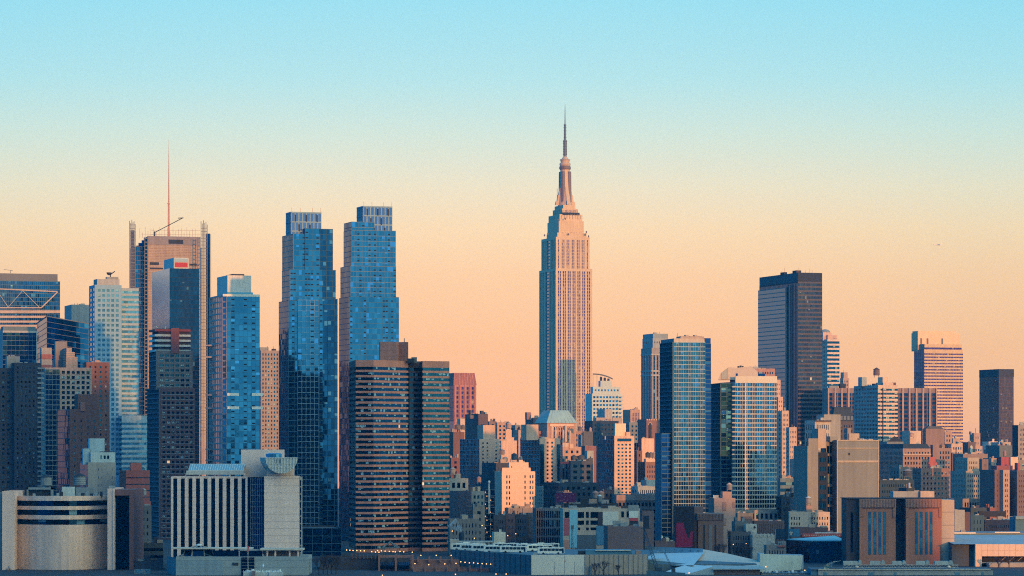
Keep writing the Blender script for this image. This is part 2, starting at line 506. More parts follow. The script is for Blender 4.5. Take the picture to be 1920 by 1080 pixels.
    def build(s):
        if s.base is None:
            av = [v for p in s.parts.values() for v in p.v]
            s.base = ((min(v[0] for v in av) + max(v[0] for v in av)) / 2, (min(v[1] for v in av) + max(v[1] for v in av)) / 2, min(v[2] for v in av))
        bx, by, bz = s.base
        root = bpy.data.objects.new(s.name, None); COL.objects.link(root)
        root.empty_display_size = 2
        root.location = s.base
        root["label"] = s.label; root["category"] = s.cat
        if s.group: root["group"] = s.group
        made = {}
        for k, p in s.parts.items():
            if not p.f: continue
            me = bpy.data.meshes.new(p.name)
            me.from_pydata([(a - bx, b - by, c - bz) for a, b, c in p.v], [], p.f)
            ul = me.uv_layers.new(name="UVMap")
            fl = [c for uv in p.uv for c in uv]
            ul.data.foreach_set("uv", fl)
            me.materials.append(p.mat)
            o = bpy.data.objects.new(p.name, me); COL.objects.link(o); o.parent = root
            if p.label: o["label"] = p.label
            if p.kind: o["kind"] = p.kind
            made[k] = o; s.root = root
        return root

def single(name, mat, verts, faces, label=None, cat=None, kind=None, group=None, loc=(0, 0, 0)):
    me = bpy.data.meshes.new(name); me.from_pydata(verts, [], faces); me.materials.append(mat)
    o = bpy.data.objects.new(name, me); COL.objects.link(o); o.location = loc
    if label: o["label"] = label
    if cat: o["category"] = cat
    if kind: o["kind"] = kind
    if group: o["group"] = group
    return o

# shared materials
ROOF = wallm(.10, .11, .12, .15, .0)
ROOFL = wallm(.30, .30, .29, .15, .0)
GREY1 = wallm(.26, .27, .27)
GREY2 = wallm(.34, .35, .35)
TANW = wallm(.42, .33, .26)
DARKM = wallm(.035, .04, .05, .05, .0)
WHITE = wallm(.70, .68, .64, .05, .08)
WOOD = wallm(.17, .13, .10, .2, .25)
STEEL = wallm(.13, .15, .17, .1, .0, .6)
LIME = wallm(.60, .435, .29, .08, .14)
BRICKR = wallm(.17, .09, .075)
BRICKB = wallm(.17, .10, .085)
BRICKT = wallm(.36, .25, .20)
BRICKD = wallm(.07, .06, .065)
BEIGE = wallm(.44, .37, .31)
PINKW = wallm(.58, .38, .31)
BLUEG = glassm((.008, .07, .19), (.018, .12, .30), metal=.95, rough=.07, pc=.08, curtain=(.030, .17, .44), tilt=.02)
BLUEGL = glassm((.04, .19, .34), (.08, .27, .46), metal=.35, rough=.1, pc=.12, curtain=(.16, .36, .5), tilt=.02)
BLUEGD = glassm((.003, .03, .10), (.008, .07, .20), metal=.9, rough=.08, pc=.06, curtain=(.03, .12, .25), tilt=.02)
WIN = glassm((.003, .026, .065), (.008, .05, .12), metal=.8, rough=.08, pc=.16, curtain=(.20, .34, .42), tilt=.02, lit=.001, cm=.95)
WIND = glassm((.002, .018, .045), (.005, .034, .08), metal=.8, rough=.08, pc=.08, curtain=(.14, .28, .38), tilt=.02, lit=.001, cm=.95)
WINB = glassm((.002, .028, .06), (.005, .055, .11), metal=.8, rough=.08, pc=.20, curtain=(.36, .52, .58), tilt=.02, lit=.001, frame=.06, cm=.95)
WINR = glassm((.035, .018, .11), (.08, .04, .18), metal=.6, rough=.12, pc=.08, curtain=(.40, .30, .26), tilt=.02, cm=.9)
BLACKG = glassm((.003, .022, .06), (.008, .04, .10), metal=.9, rough=.08, pc=.03, curtain=(.05, .09, .13), tilt=.01)

GREFL = glassm((.10, .15, .22), (.26, .30, .34), metal=.9, rough=.1, pc=.1, curtain=(.1, .1, .12), tilt=.02)
METL = glassm((.50, .48, .46), (.60, .57, .54), metal=.9, rough=.3, pc=0., tilt=.002, blind=False)
def gr(g=WIN, bay=4., fl=3.2, ww=.45, wh=.5, **k): return dict(k='grid', g=g, bay=bay, fl=fl, ww=ww, wh=wh, **k)
def band(g=WIN, bay=2., fl=3.2, wh=.5, **k): return dict(k='band', g=g, bay=bay, fl=fl, wh=wh, **k)
def strip(g=WIN, bay=3., fl=3.5, ww=.5, wh=.6, **k): return dict(k='strip', g=g, bay=bay, fl=fl, ww=ww, wh=wh, **k)
def cur(w, g=BLUEG, bay=1.6, fl=3.2, **k): return dict(k='curtain', g=g, w=w, bay=bay, fl=fl, **k)
BL = dict(k='blank')
def fins(w, g=DARKM, bay=1.2): return dict(k='curtain', g=g, w=w, bay=bay, fl=50, fh=0, mw=bay * .25, po=.3, gp='louvre_back')

def tank(px, y0, y1, Y, wpx, label, mat=WOOD, legs=True, roofc=None):
    """wooden rooftop water tank; y0 = top pixel of the cone, y1 = roof it stands on"""
    t = Thing('water_tank', label, 'water tank', 'wooden water tanks on the rooftops')
    X = PX(px, Y); r = wpx / FPX * Y / 2; zt = PZ(y0, Y); zb = PZ(y1, Y); h = zt - zb
    lg = h * .25 if legs else 0
    zc_ = zt - h * .20
    t.base = (X, Y, zb)
    t.lathe(t.part('barrel', mat), X, Y, [(r, zb + lg), (r * .96, zc_)], 14)
    t.lathe(t.part('cone_roof', roofc or mat), X, Y, [(r * 1.08, zc_), (r * .08, zt)], 14)
    hp = t.part('hoops', STEEL)
    for k in range(4):
        z = zb + lg + (zc_ - zb - lg) * (k + .5) / 4
        t.lathe(hp, X, Y, [(r * 1.0, z), (r * 1.02, z + .05), (r * 1.02, z + .12), (r * 1.0, z + .17)], 14)
    if legs:
        for i, (a, b) in enumerate(((-1, -1), (1, -1), (1, 1), (-1, 1))):
            t.bar(t.part('leg', STEEL, i), (X + a * r * .7, Y + b * r * .7, zb), (X + a * r * .7, Y + b * r * .7, zb + lg), .16)
        t.box(t.part('platform', STEEL), X - r * .85, X + r * .85, Y - r * .85, Y + r * .85, zb + lg - .25, zb + lg)
    return t.build()

# ================================================================== SETTING
ASPH = wallm(.045, .048, .055, .12, .0)
single("ground", ASPH, [(-2900, 1405, 0), (2900, 1405, 0), (2900, 4600, 0), (-2900, 4600, 0)], [(0, 1, 2, 3)], kind='structure')
rm = bpy.data.materials.new("river_water"); rm.use_nodes = True
_p = rm.node_tree.nodes["Principled BSDF"]; _p.inputs["Base Color"].default_value = (.015, .05, .08, 1); _p.inputs["Roughness"].default_value = .12
_b = rm.node_tree.nodes.new("ShaderNodeBump"); _n = rm.node_tree.nodes.new("ShaderNodeTexNoise"); _n.inputs["Scale"].default_value = .4; _n.inputs["Detail"].default_value = 4
_c = rm.node_tree.nodes.new("ShaderNodeTexCoord"); rm.node_tree.links.new(_c.outputs["Object"], _n.inputs["Vector"])
rm.node_tree.links.new(_n.outputs[0], _b.inputs["Height"]); _b.inputs["Strength"].default_value = .5; rm.node_tree.links.new(_b.outputs[0], _p.inputs["Normal"])
single("river", rm, [(-2900, -1100, -2), (2900, -1100, -2), (2900, 1405.5, -2), (-2900, 1405.5, -2)], [(0, 1, 2, 3)], kind='structure')

# unseen near-bank ridge behind the camera, heights shaped to shade the far city
_r = random.Random(3); _v = []; _f = []
def _rh(x):
    p = [(-9999, 325), (690, 325), (735, 205), (838, 195), (862, 14), (9999, 12)]
    for (a, ha), (c, hc) in zip(p, p[1:]):
        if x <= c: return ha + (hc - ha) * (x - a) / (c - a)
    return 12
_n = 300
for _i in range(_n + 1):
    _x = -1500 + 4300 * _i / _n; _h = _rh(_x) + _r.uniform(-4, 4)
    _v += [(_x, -60, -2), (_x, -90, _h * .8), (_x, -110, _h), (_x, -260, _h * .97), (_x, -1050, -2)]
for _i in range(_n):
    for _k in range(4): _a = _i * 5 + _k; _f.append((_a, _a + 5, _a + 6, _a + 1))
single("shade_ridge", wallm(.07, .08, .05, .2, .0), _v, _f, kind='structure')

def T(name, label, cat, group=None): return Thing(name, label, cat, group)

# ================================================================== EMPIRE STATE
def empire():
    b = T('art_deco_skyscraper', 'tallest tower, pink limestone art deco skyscraper with tapering mast and needle antenna', 'skyscraper')
    Y = 3700
    ST = wallm(.34, .26, .24)
    def fcols(n, m=.035, pairw=.44, g=.16):
        c = []
        for i in range(n):
            a = m + (1 - 2 * m) * i / n; w = (1 - 2 * m) / n
            c += [(a + w * .20, a + w * .42), (a + w * .58, a + w * .80)]
        return c
    F1 = strip(WINR, fl=3.7, wh=.66, cols=fcols(7), sw=ST, rc=.5, top=3)
    xs = [1046.8, 1053.8, 1057, 1063, 1066.3, 1072.8, 1075.8, 1082.2, 1085.5, 1091.5, 1094.8, 1101.3]
    F2 = strip(WINR, fl=3.7, wh=.66, cols=[((x - 1042 - .8) / 63.6, (x - 1042 + .8) / 63.6) for x in xs], sw=ST, rc=.5, top=3)
    L1 = strip(GREFL, fl=3.7, wh=.6, cols=[(.05, .10), (.14, .19), (.23, .28), (.36, .60), (.66, .71), (.75, .80), (.84, .89), (.92, .96)], sw=wallm(.24, .22, .22), rc=1.2, top=3)
    t1 = b.tier((1011, 1042, 1110.5), 503, Y=Y, F=F1, L=L1, wall=LIME, yv=830)
    t2 = b.tier((1015, 1042.3, 1105.6), 444, on=t1, s_=1.0, F=F2, L=L1)
    t2b = b.tier((1025, 1045, 1100), 436, on=t2, s_=1.0, F=None, L=None)
    F3 = strip(WINR, fl=5, wh=.8, cols=[((x - 1042) / 60., (x - 1042 + 1.6) / 60.) for x in (1050, 1058, 1062, 1069, 1072, 1079, 1083, 1091)], sw=ST, rc=.7, top=13)
    t3 = b.tier((1026.5, 1047.8, 1094.5), 414, on=t2, s_=3.0, F=F3, L=F3)
    F4 = strip(ST, fl=4, wh=1., cols=[(.08, .10), (.2, .215), (.31, .33), (.43, .445), (.55, .57), (.67, .685), (.79, .81), (.9, .915)], rc=.6, top=1.0)
    F4['g'] = ST
    t4 = b.tier((1028.5, 1049.3, 1092), 401.5, on=t3, s_=.8, F=F4, L=F4)
    fr = b.on_roof(t4, .12, .88, .0, .05, 3, 'roof_machinery', DARKM)
    F5 = strip(WINR, fl=4, wh=.7, cols=[(i / 12 + .02, i / 12 + .05) for i in range(12)], rc=.4, top=1.5)
    t5 = b.tier((1036.5, 1054, 1083.5), 391, on=t4, s_=4.0, F=F5, L=F5, part='upper_tier')
    t6 = b.tier((1040, 1056, 1079), 384, on=t5, s_=1.5, part='upper_tier')
    # mooring mast: glass and metal shaft with four winged buttresses
    u, v = t6['u'], t6['v']
    cx = sum(p[0] for p in t6['pts']) / 4; cy = sum(p[1] for p in t6['pts']) / 4
    MET = wallm(.50, .36, .26, .05, .1, .4)
    MET2 = wallm(.17, .125, .12, .05, .1, .4)
    zz = lambda y: PZ(y, cy)
    k = cy / FPX
    shaft = b.part('mast_shaft', MET)
    b.lathe(shaft, cx, cy, [(8.0 * k / .6, zz(386)), (7.6 * k / .6 * .8, zz(350)), (6.4 * .85, zz(318)), (6.2 * .85, zz(316))], 16)
    wing_prof = [(385, 21), (378, 19.5), (378, 17.5), (366, 15.5), (366, 14.2), (352, 11.5), (352, 11), (338, 10), (338, 9.6), (318, 9.2)]
    for i in range(4):
        a = radians(18 + 45 + 90 * i)
        a = radians(18 + 90 * i)
        du = (cos(a), sin(a)); dv = (-du[1], du[0])
        W = b.part('mast_buttress', MET, i)
        for (y0, r0), (y1, r1) in zip(wing_prof[::2], wing_prof[1::2]):
            r0 *= k * .93; r1 *= k * .93; hw = 1.5 if y0 > 360 else 1.1
            def ring(r, z): return [(cx + dv[0] * -hw, cy + dv[1] * -hw, z), (cx + du[0] * r - dv[0] * hw, cy + du[1] * r - dv[1] * hw, z), (cx + du[0] * r + dv[0] * hw, cy + du[1] * r + dv[1] * hw, z), (cx + dv[0] * hw, cy + dv[1] * hw, z)]
            b.hexa(W, ring(r0, zz(y0)), ring(r1, zz(y1)))
    for i in range(4):
        a = radians(18 + 45 + 90 * i); r = 6.6
        gx, gy = cx + cos(a) * 4.9, cy + sin(a) * 4.9
        b.lathe(b.part('mast_window_strip', MET2, i), gx, gy, [(3.0, zz(380)), (2.6, zz(322))], 8)
    b.lathe(b.part('observation_ring', MET2), cx, cy, [(6.1, zz(318)), (6.6, zz(317)), (6.6, zz(313)), (5.6, zz(311))], 18)
    b.lathe(b.part('observation_ring', MET, 1), cx, cy, [(5.6, zz(312)), (6.3, zz(309)), (6.3, zz(307)), (5.0, zz(305)), (5.2, zz(301)), (6.0, zz(300)), (6.0, zz(299.3)), (3.8, zz(298)), (2.6, zz(295)), (1.4, zz(293))], 18)
    A = b.part('antenna', STEEL)
    b.lathe(A, cx, cy, [(1.9, zz(293.5)), (1.7, zz(262)), (1.3, zz(262)), (1.15, zz(233)), (.6, zz(233)), (.42, zz(210)), (.16, zz(195))], 8)
    for i, y in enumerate((290, 285, 280, 275, 270, 266, 258, 252, 246, 240, 235)):
        r = 2.5 if y > 262 else 1.8
        b.lathe(A, cx, cy, [(.5, zz(y)), (r, zz(y) + .2), (r, zz(y) + .6), (.5, zz(y) + .8)], 8)
    for sx in (-1, 1):
        b.bar(A, (cx + sx * 1.9, cy - 1, zz(291)), (cx + sx * 1.9, cy - 1, zz(263)), .28)
    # dishes and masts on the setbacks
    dm = b.part('setback_dishes', MET2)
    for x, y in ((1027, 441), (1021, 444), (1046, 414), (1066, 441), (1098, 441), (1100, 436), (1104, 444), (1060, 412)):
        X_, Z_ = XZ(x, y, Y - 2); b.lathe(dm, X_, Y - 2 + (x - 1042) * .2, [(.2, Z_), (.8, Z_ + 1), (.8, Z_ + 2.2), (.1, Z_ + 2.6)], 6)
    b.bar(dm, (PX(1045, Y), Y + 12, PZ(372, Y)), (PX(1045, Y), Y + 12, PZ(352, Y)), .35)
    b.build()
empire()

# ================================================================== LEFT GROUP
def left():
    # far left glass tower with a trussed crown
    b = T('glass_office_tower', 'dark blue glass office tower at the left edge with a trussed crown and pale bands', 'skyscraper')
    Y = 2900
    PALE = wallm(.44, .35, .30)
    t = b.tier((-60, -50, 112.5), 525, Y=Y, F=cur(wallm(.10, .16, .20), BLUEGD, 1.8, 3.6, fh=.5, mw=.1), wall=wallm(.06, .10, .14), yv=700, w=None, d=40)
    c = b.tier((-58, -49, 108), 511.5, on=t, s_=1.2, F=cur(STEEL, STEEL, 3, 30, fh=0, mw=.15), part='crown_screen')
    def strp(y0, y1, x0, x1, o=.8, nm='pale_band', mt=PALE, i=0):
        (cx, cy), u = t['c'], t['u']; n = (u[1], -u[0])
        def pt(px, py, off):
            tt = (px - 960) / FPX
            s = (tt * cy - cx) / (u[0] - tt * u[1]); X_, Y_ = cx + u[0] * s, cy + u[1] * s
            return (X_ + n[0] * off, Y_ + n[1] * off, PZ(py, Y_))
        p = b.part(nm, mt, i)
        lo = [pt(x0, y1, 0), pt(x0, y1, o), pt(x1, y1, o), pt(x1, y1, 0)]; hi = [pt(x0, y0, 0), pt(x0, y0, o), pt(x1, y0, o), pt(x1, y0, 0)]
        b.hexa(p, lo, hi)
        return pt
    pt = strp(582, 587, -40, 112.3, i=0); strp(592, 596, -40, 87, i=1); strp(601, 605, -40, 78, i=2); strp(609, 616, -40, 69, i=3)
    strp(576, 578, -40, 77, 1.0, 'truss_ledge', PALE, 0)
    tr = b.part('truss', PALE)
    for (a, c2) in (((-40, 540), (108, 547)), ((108, 547), (77, 577))): b.bar(tr, pt(a[0], a[1], .9), pt(c2[0], c2[1], .9), .75)
    tr2 = b.part('truss_diagonals', GREY2)
    for (a, c2) in (((15, 576), (42, 545)), ((42, 545), (73, 576)), ((15, 576), (-6, 545))): b.bar(tr2, pt(a[0], a[1], .8), pt(c2[0], c2[1], .8), .35)
    b.bar(b.part('roof_antenna', STEEL), pt(21, 512, -3), pt(21, 506, -3), .3); b.bar(b.part('roof_antenna', STEEL), pt(8, 505, -3), pt(25, 507, -3), .25)
    b.build()
    # angular blue glass building
    b = T('angular_glass_building', 'dark teal glass block with a sloping roofline, before the pale banded tower', 'office building')
    Y = 2700
    def P3(px, py, y_): X_, Z_ = XZ(px, py, y_); return (X_, y_, Z_)
    g = b.part('glass_skin', BLUEGD); fr = b.part('glazing_bars', STEEL)
    A, B_, C = (69, 606, Y + 45), (88, 593, Y), (166, 607, Y + 22)
    lo = [(p[0], 842, p[2]) for p in (A, B_, C)]
    def fl3(p): X_ = PX(p[0], p[2]); return (X_, p[2], 0)
    for a, c2 in ((A, B_), (B_, C)):
        p0, p1, q0, q1 = fl3(a), fl3(c2), P3(*a), P3(*c2)
        n = 10 if c2 is C else 4
        b.q(g, p0, p1, q1, q0, [(0, 0), (n, 0), (n, 30), (0, 30)])
        for k in range(22):
            f0 = k / 22.
            z0 = q0[2] * (1 - f0 * .6); z1 = q1[2] * (1 - f0 * .6)
            b.bar(fr, (p0[0], p0[1] - .2, z0), (p1[0], p1[1] - .2, z1), .22 if k else .5)
    back = [P3(166, 607, Y + 22), P3(69, 606, Y + 45)]
    b.poly(b.part('roof', ROOF), [P3(*A), P3(*B_), P3(*C), (back[0][0] - 12, Y + 70, back[0][2] - 3), (back[1][0], Y + 80, back[1][2])])
    bx = b.part('wall', STEEL)
    e = [(PX(69, Y + 45), Y + 45), (PX(166, Y + 22), Y + 22), (PX(166, Y + 22) - 12, Y + 70), (PX(69, Y + 45), Y + 80)]
    z = P3(*C)[2] - 4
    b.q(bx, e[1] + (0,), e[2] + (0,), e[2] + (z,), e[1] + (z,)); b.q(bx, e[2] + (0,), e[3] + (0,), e[3] + (z,), e[2] + (z,))
    b.build()
    b = T('glass_office_building', 'dark glass block with pale corner frame, low at the left behind balconied flats', 'office building')
    t = b.tier((-10, 5, 69), 620, Y=2600, F=cur(wallm(.13, .18, .22), BLUEGD, 3, 3.8, fh=.3, mw=.05), wall=wallm(.3, .33, .34), yv=720)
    b.tier((2, 6, 67), 612, on=t, s_=1., part='roof_screen', wall=wallm(.12, .17, .2))
    b.on_roof(t, .0, 1.0, -.02, -.005, 1.6, 'roof_edge', GREY2, z=t['z1'] - 1.5); b.on_roof(t, .98, 1.0, -.03, -.002, t['z1'], 'corner_frame', GREY2, z=0)
    b.build()
    b = T('grey_high_rise', 'grey windowless tower top between the dark glass blocks and the white gridded tower', 'high-rise')
    t = b.tier((121, 134, 168), 571, Y=3300, F=cur(wallm(.24, .28, .29), GREY1, 6, 40, fh=0, mw=.2), wall=wallm(.24, .28, .29), yv=640)
    b.clutter(t, 3)
    b.build()
    # white gridded tower
    b = T('white_gridded_tower', 'white tower with square window grid and banded right wing, antenna dish on its roof', 'skyscraper')
    WT = wallm(.22, .37, .50, .04, .06)
    t = b.tier((167, 177.5, 228), 534, Y=2400, F=gr(BLUEGL, nb=5, fl=3.62 * 2400 / 2400, ww=.62, wh=.55, m=1.6, rc=.3, top=2.2), L=gr(GREFL, nb=2, fl=3.62, ww=.8, wh=.6, m=.2), wall=WT, yv=890)
    w = b.tier((225, 228, 260), 540, Y=t['Y'] + 10, F=band(BLUEGL, 1.5, 3.62, wh=.55, sw=wallm(.31, .38, .43), po=.25, rc=.2, m=0, sep=1), wall=WT, yv=890, part='wing', d=30)
    p = b.tier((205, 228, 278.5), 779, Y=t['Y'] - 4, F=band(BLUEGL, 1.5, 3.62, wh=.5, sw=wallm(.28, .38, .45), po=.3, top=4.5), L=band(BLUEGD, 1.5, 3.6, sw=wallm(.40, .42, .38)), wall=WT, yv=890, part='podium', d=30)
    m = b.tier((175.5, 182, 224), 523, on=t, s_=4, F=cur(GREY2, GREY1, 2, 20, fh=0), part='penthouse', wall=GREY1, yb=535)
    m2 = b.tier((198, 200, 222), 519, on=m, s_=.5, part='penthouse', wall=GREY1)
    d = b.part('roof_dish', DARKM); X0, Z0 = XZ(207, 520, 2430)
    b.bar(d, (X0, 2430, Z0), (X0, 2430, Z0 + 2), .5); b.lathe(d, X0 - 1, 2430, [(.3, Z0 + 1.5), (1.6, Z0 + 2.2), (1.9, Z0 + 3.6)], 8); b.bar(d, (X0, 2430, Z0 + 2), (X0 + 3.4, 2429, Z0 + 4.4), .4)
    b.build()
    # tower with rod screens and mast (under construction look)
    b = T('screened_tower', 'tall tower with rod screens standing past its roof, thin white mast above', 'skyscraper')
    Y = 2900
    ROD = wallm(.20, .205, .21)
    CORE = wallm(.36, .28, .235)
    t = b.tier((244, 254, 378), 462, Y=Y, wall=BLUEGD, F=cur(STEEL, BLUEGD, 2, 4, fh=.4), L=cur(STEEL, BLUEGD, 2, 4, fh=.4), yv=900)
    sc_ = b.tier((272, 276, 375), 444, Y=Y - 5, F=cur(CORE, CORE, 1.6, 1.4, fh=.35, mw=.0, po=.3), L=cur(ROD, DARKM, 2, 4, fh=.5), wall=CORE, part='rod_screen', d=4, yv=900)
    dk = b.part('dark_louvres', DARKM)
    (cx, cy), u = sc_['c'], sc_['u']; n = (u[1], -u[0]); w = sc_['w']
    def fp(a, z, o): return (cx + u[0] * a * w + n[0] * o, cy + u[1] * a * w + n[1] * o, z)
    def slab(p, a0, a1, y0, y1, o=.5):
        z0, z1 = PZ(y1, Y), PZ(y0, Y)
        b.hexa(p, [fp(a0, z0, -.1), fp(a0, z0, o), fp(a1, z0, o), fp(a1, z0, -.1)], [fp(a0, z1, -.1), fp(a0, z1, o), fp(a1, z1, o), fp(a1, z1, -.1)])
    slab(b.part('top_screen', wallm(.24, .21, .22)), 0, 1, 443, 459, .45)
    for k, (a0, a1, y0, y1) in enumerate(((.05, .22, 492, 497), (.05, .3, 502, 505), (.8, .98, 494, 497), (.40, .68, 449, 457))): slab(dk, a0, a1, y0, y1)
    # side frames with rods rising past the roof
    for i, (x0, x1, yt, dy) in enumerate(((243, 253.5, 414, -2), (377, 388.5, 415, 34))):
        fr = b.part('side_screen', ROD, i)
        n_ = 6
        for k in range(n_):
            x_ = x0 + (x1 - x0) * k / (n_ - 1); yy = yt + (0, 4, -2, 3, 1, 6)[k]
            X_ = PX(x_, Y + dy); b.bar(fr, (X_, Y + dy, 0), (X_, Y + dy, PZ(yy, Y + dy)), .38)
        for k in range(62):
            yy = yt + 8 + k * 6.4
            b.bar(fr, (PX(x0, Y + dy), Y + dy, PZ(yy, Y)), (PX(x1, Y + dy), Y + dy, PZ(yy, Y)), .32)
        bx_ = b.part('side_screen_glass', BLUEGD, i)
        b.box(bx_, PX(x0 + 1.5, Y), PX(x1 - 1.5, Y), Y + dy + 1, Y + dy + 12, 0, PZ(yt + 18, Y))
    for k, x_ in enumerate((258, 262, 268, 272)):
        X_ = PX(x_, Y); b.box(b.part('stepped_glass', BLUEGD), X_ - 1.5, X_ + 2.0, Y + 3, Y + 10, 100, PZ(460 - k * 5, Y))
    rf = b.part('roof_rods', wallm(.40, .24, .20))
    for k in range(22):
        x_ = 262 + k * 5.2; h = (428, 436, 426, 433, 430)[k % 5]; yy = Y + 8 + k * .4
        b.bar(rf, (PX(x_, yy), yy, PZ(446, yy)), (PX(x_, yy), yy, PZ(h, yy)), .16)
    for y_ in (430, 438):
        b.bar(rf, (PX(281, Y), Y + 12, PZ(y_, Y)), (PX(372, Y), Y + 16, PZ(y_, Y)), .14)
    b.bar(rf, (PX(262, Y), Y + 10, PZ(437.5, Y)), (PX(300, Y), Y + 10, PZ(438.5, Y)), .14)
    tp = b.part('ladder_frames', ROD)
    for i, x_ in enumerate((276, 374)):
        for k in range(50):
            yy = 447 + k * 7
            b.box(tp, PX(x_ - 3.0, Y), PX(x_ + 2.5, Y), Y - 6, Y - 5, PZ(yy + 1.6, Y), PZ(yy, Y))
        b.bar(tp, (PX(x_ - 3, Y), Y - 6, 0), (PX(x_ - 3, Y), Y - 6, PZ(445, Y)), .4); b.bar(tp, (PX(x_ + 2.5, Y), Y - 6, 0), (PX(x_ + 2.5, Y), Y - 6, PZ(445, Y)), .4)
    ms = b.part('mast', wallm(.60, .30, .20, .03, .05)); X_ = PX(316.5, Y + 25); z = lambda y: PZ(y, Y + 25)
    b.lathe(ms, X_, Y + 25, [(.95, z(446)), (.8, z(383)), (1.2, z(382.5)), (1.2, z(381)), (.65, z(380)), (.45, z(330)), (.25, z(290)), (.08, z(261))], 8)
    b.build()
    cr = T('roof_crane', 'thin crane with raised jib on the screened tower roof, beside the mast', 'crane')
    z = lambda y: PZ(y, 2905)
    cr.bar(cr.part('jib', DARKM), (PX(288, 2905), 2905, z(437)), (PX(342, 2905), 2905, z(409)), .42)
    cr.bar(cr.part('jib', DARKM), (PX(334, 2905), 2905, z(409)), (PX(344, 2905), 2905, z(408.5)), .5)
    cr.bar(cr.part('tower', DARKM), (PX(290, 2905), 2905, z(446)), (PX(290, 2905), 2905, z(434)), .8)
    cr.build()
    # black glass tower with beige side and red roof sign
    b = T('black_glass_tower', 'black glass tower with a blank beige side and a red sign box on top', 'skyscraper')
    t = b.tier((285, 318, 373.5), 503, Y=2600, F=cur(wallm(.02, .03, .05), BLACKG, 1.6, 3.5, fh=.3, mw=.08, po=.1), L=dict(k='blank', w=METL), wall=wallm(.50, .38, .32), yv=870)
    s = b.tier((307.5, 326, 353.5), 483, on=t, s_=3, part='sign_box', wall=wallm(.52, .55, .55), yb=504)
    (cx, cy), u, w = s['c'], s['u'], s['w']; n = (u[1], -u[0])
    def sg(p, a0, a1, y0, y1, o):
        z0, z1 = PZ(y1, s['Y']), PZ(y0, s['Y'])
        b.hexa(p, [(cx + u[0] * a * w + n[0] * o_, cy + u[1] * a * w + n[1] * o_, z0) for a, o_ in ((a0, 0), (a0, o), (a1, o), (a1, 0))],
               [(cx + u[0] * a * w + n[0] * o_, cy + u[1] * a * w + n[1] * o_, z1) for a, o_ in ((a0, 0), (a0, o), (a1, o), (a1, 0))])
    sg(b.part('red_sign', wallm(.42, .05, .05, .05, .0)), .06, .94, 492, 501, .3)
    sg(b.part('blue_panel', wallm(.30, .42, .48, .05, .0)), .04, .96, 484.5, 491.4, .2)
    b.build()
    # striped crown apartment tower
    b = T('striped_crown_apartment_tower', 'brown balconied apartment tower with a white striped crown and red core', 'apartment tower')
    Y = 2000; BR = wallm(.13, .08, .085)
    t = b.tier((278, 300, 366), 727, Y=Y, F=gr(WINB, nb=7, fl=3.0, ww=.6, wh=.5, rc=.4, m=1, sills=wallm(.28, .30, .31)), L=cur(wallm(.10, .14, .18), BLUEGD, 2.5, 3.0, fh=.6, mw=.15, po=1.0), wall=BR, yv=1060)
    t2 = b.tier((281, 294, 361), 657, on=t, s_=1.2, F=gr(WINB, nb=6, fl=3.0, ww=.7, wh=.5, rc=.4, m=1.5, sills=wallm(.28, .32, .34)), L=cur(wallm(.12, .16, .2), BLUEGD, 2.5, 3.0, fh=.6, mw=.1, po=.8), wall=wallm(.17, .14, .14))
    (cx, cy), u, v, w, d = t2['c'], t2['u'], t2['v'], t2['w'], t2['d']
    b.tier((286, 297, 357), 616, on=t2, s_=2.0, part='crown_core', wall=wallm(.05, .05, .07))
    for k in range(5):
        zt = PZ(617 + k * 9.6, Y)
        for j, (a0, a1) in enumerate(((-.05, .42), (.62, .95))):
            p = b.part('crown_band', wallm(.20, .06, .06) if k == 0 else wallm(.42, .50, .50), k * 2 + j)
            q = lambda a, bb: (cx + u[0] * a * w + v[0] * bb * d, cy + u[1] * a * w + v[1] * bb * d)
            pts = [q(a0, .9), q(a0, .0 + .02 * 1), q(a1, .02), q(a1, .9)]
            b.hexa(p, [c + (zt - 1.3,) for c in pts], [c + (zt,) for c in pts])
    b.tier((317, 321, 336), 615, on=t2, s_=-.6, part='red_core', wall=wallm(.19, .075, .08), yb=662)
    b.build()
    # blue tower with curved left side
    b = T('blue_glass_condo_tower', 'blue glass tower with curved banded left side, white roof box and white ledges', 'skyscraper')
    Y = 2200
    WL = wallm(.62, .60, .55)
    F = cur(wallm(.06, .17, .27), BLUEG, 2.6, 3.95, fh=.35, mw=.08, vent=wallm(.01, .02, .03, .02, 0), vb=[1, 4, 6, 9], po=.12)
    Lf = cur(wallm(.34, .34, .33), GREFL, 2.6, 3.95, fh=1.0, mw=.25, po=.25)
    cpx = 425
    X, Z1 = XZ(cpx, 553, Y)
    a = radians(18); u = (cos(a), sin(a)); v = (-sin(a), cos(a))
    wF = (((487 - 960) / FPX) * Y - X) / (cos(a) - (487 - 960) / FPX * sin(a))
    # curved side in facets from the corner leftwards
    pts = []
    for k in range(6):
        s = k / 5.0
        px_ = 425 - 33 * s ** .9; yy = Y + 2 + 38 * s ** 1.7
        pts.append((PX(px_, yy), yy))
    ring = pts[::-1] + [(X, Y), (X + u[0] * wF, Y + u[1] * wF), (X + u[0] * wF + v[0] * 40, Y + u[1] * wF + v[1] * 40), (pts[-1][0] + 4, pts[-1][1] + 16)]
    b.block(ring, 0, Z1, [Lf] * 5 + [cur(WL, BLUEGL, 1, 3.95), F], WL, zvis=PZ(960, Y))
    t = dict(c=(X, Y), u=u, v=v, w=wF, d=35, z1=Z1, top=Z1 - 1, rot=18, wall=WL, pts=ring)
    rb = b.tier((407, 426.5, 471), 516, on=t, s_=5, part='roof_box', wall=wallm(.56, .54, .52), yb=556)
    b.on_roof(t, .05, .80, .01, .1, 3.0, 'crown_glass', BLUEGL)
    b.on_roof(t, -.12, 1.0, -.02, .03, 1.6, 'parapet_band', WL, z=Z1 - 1.0)
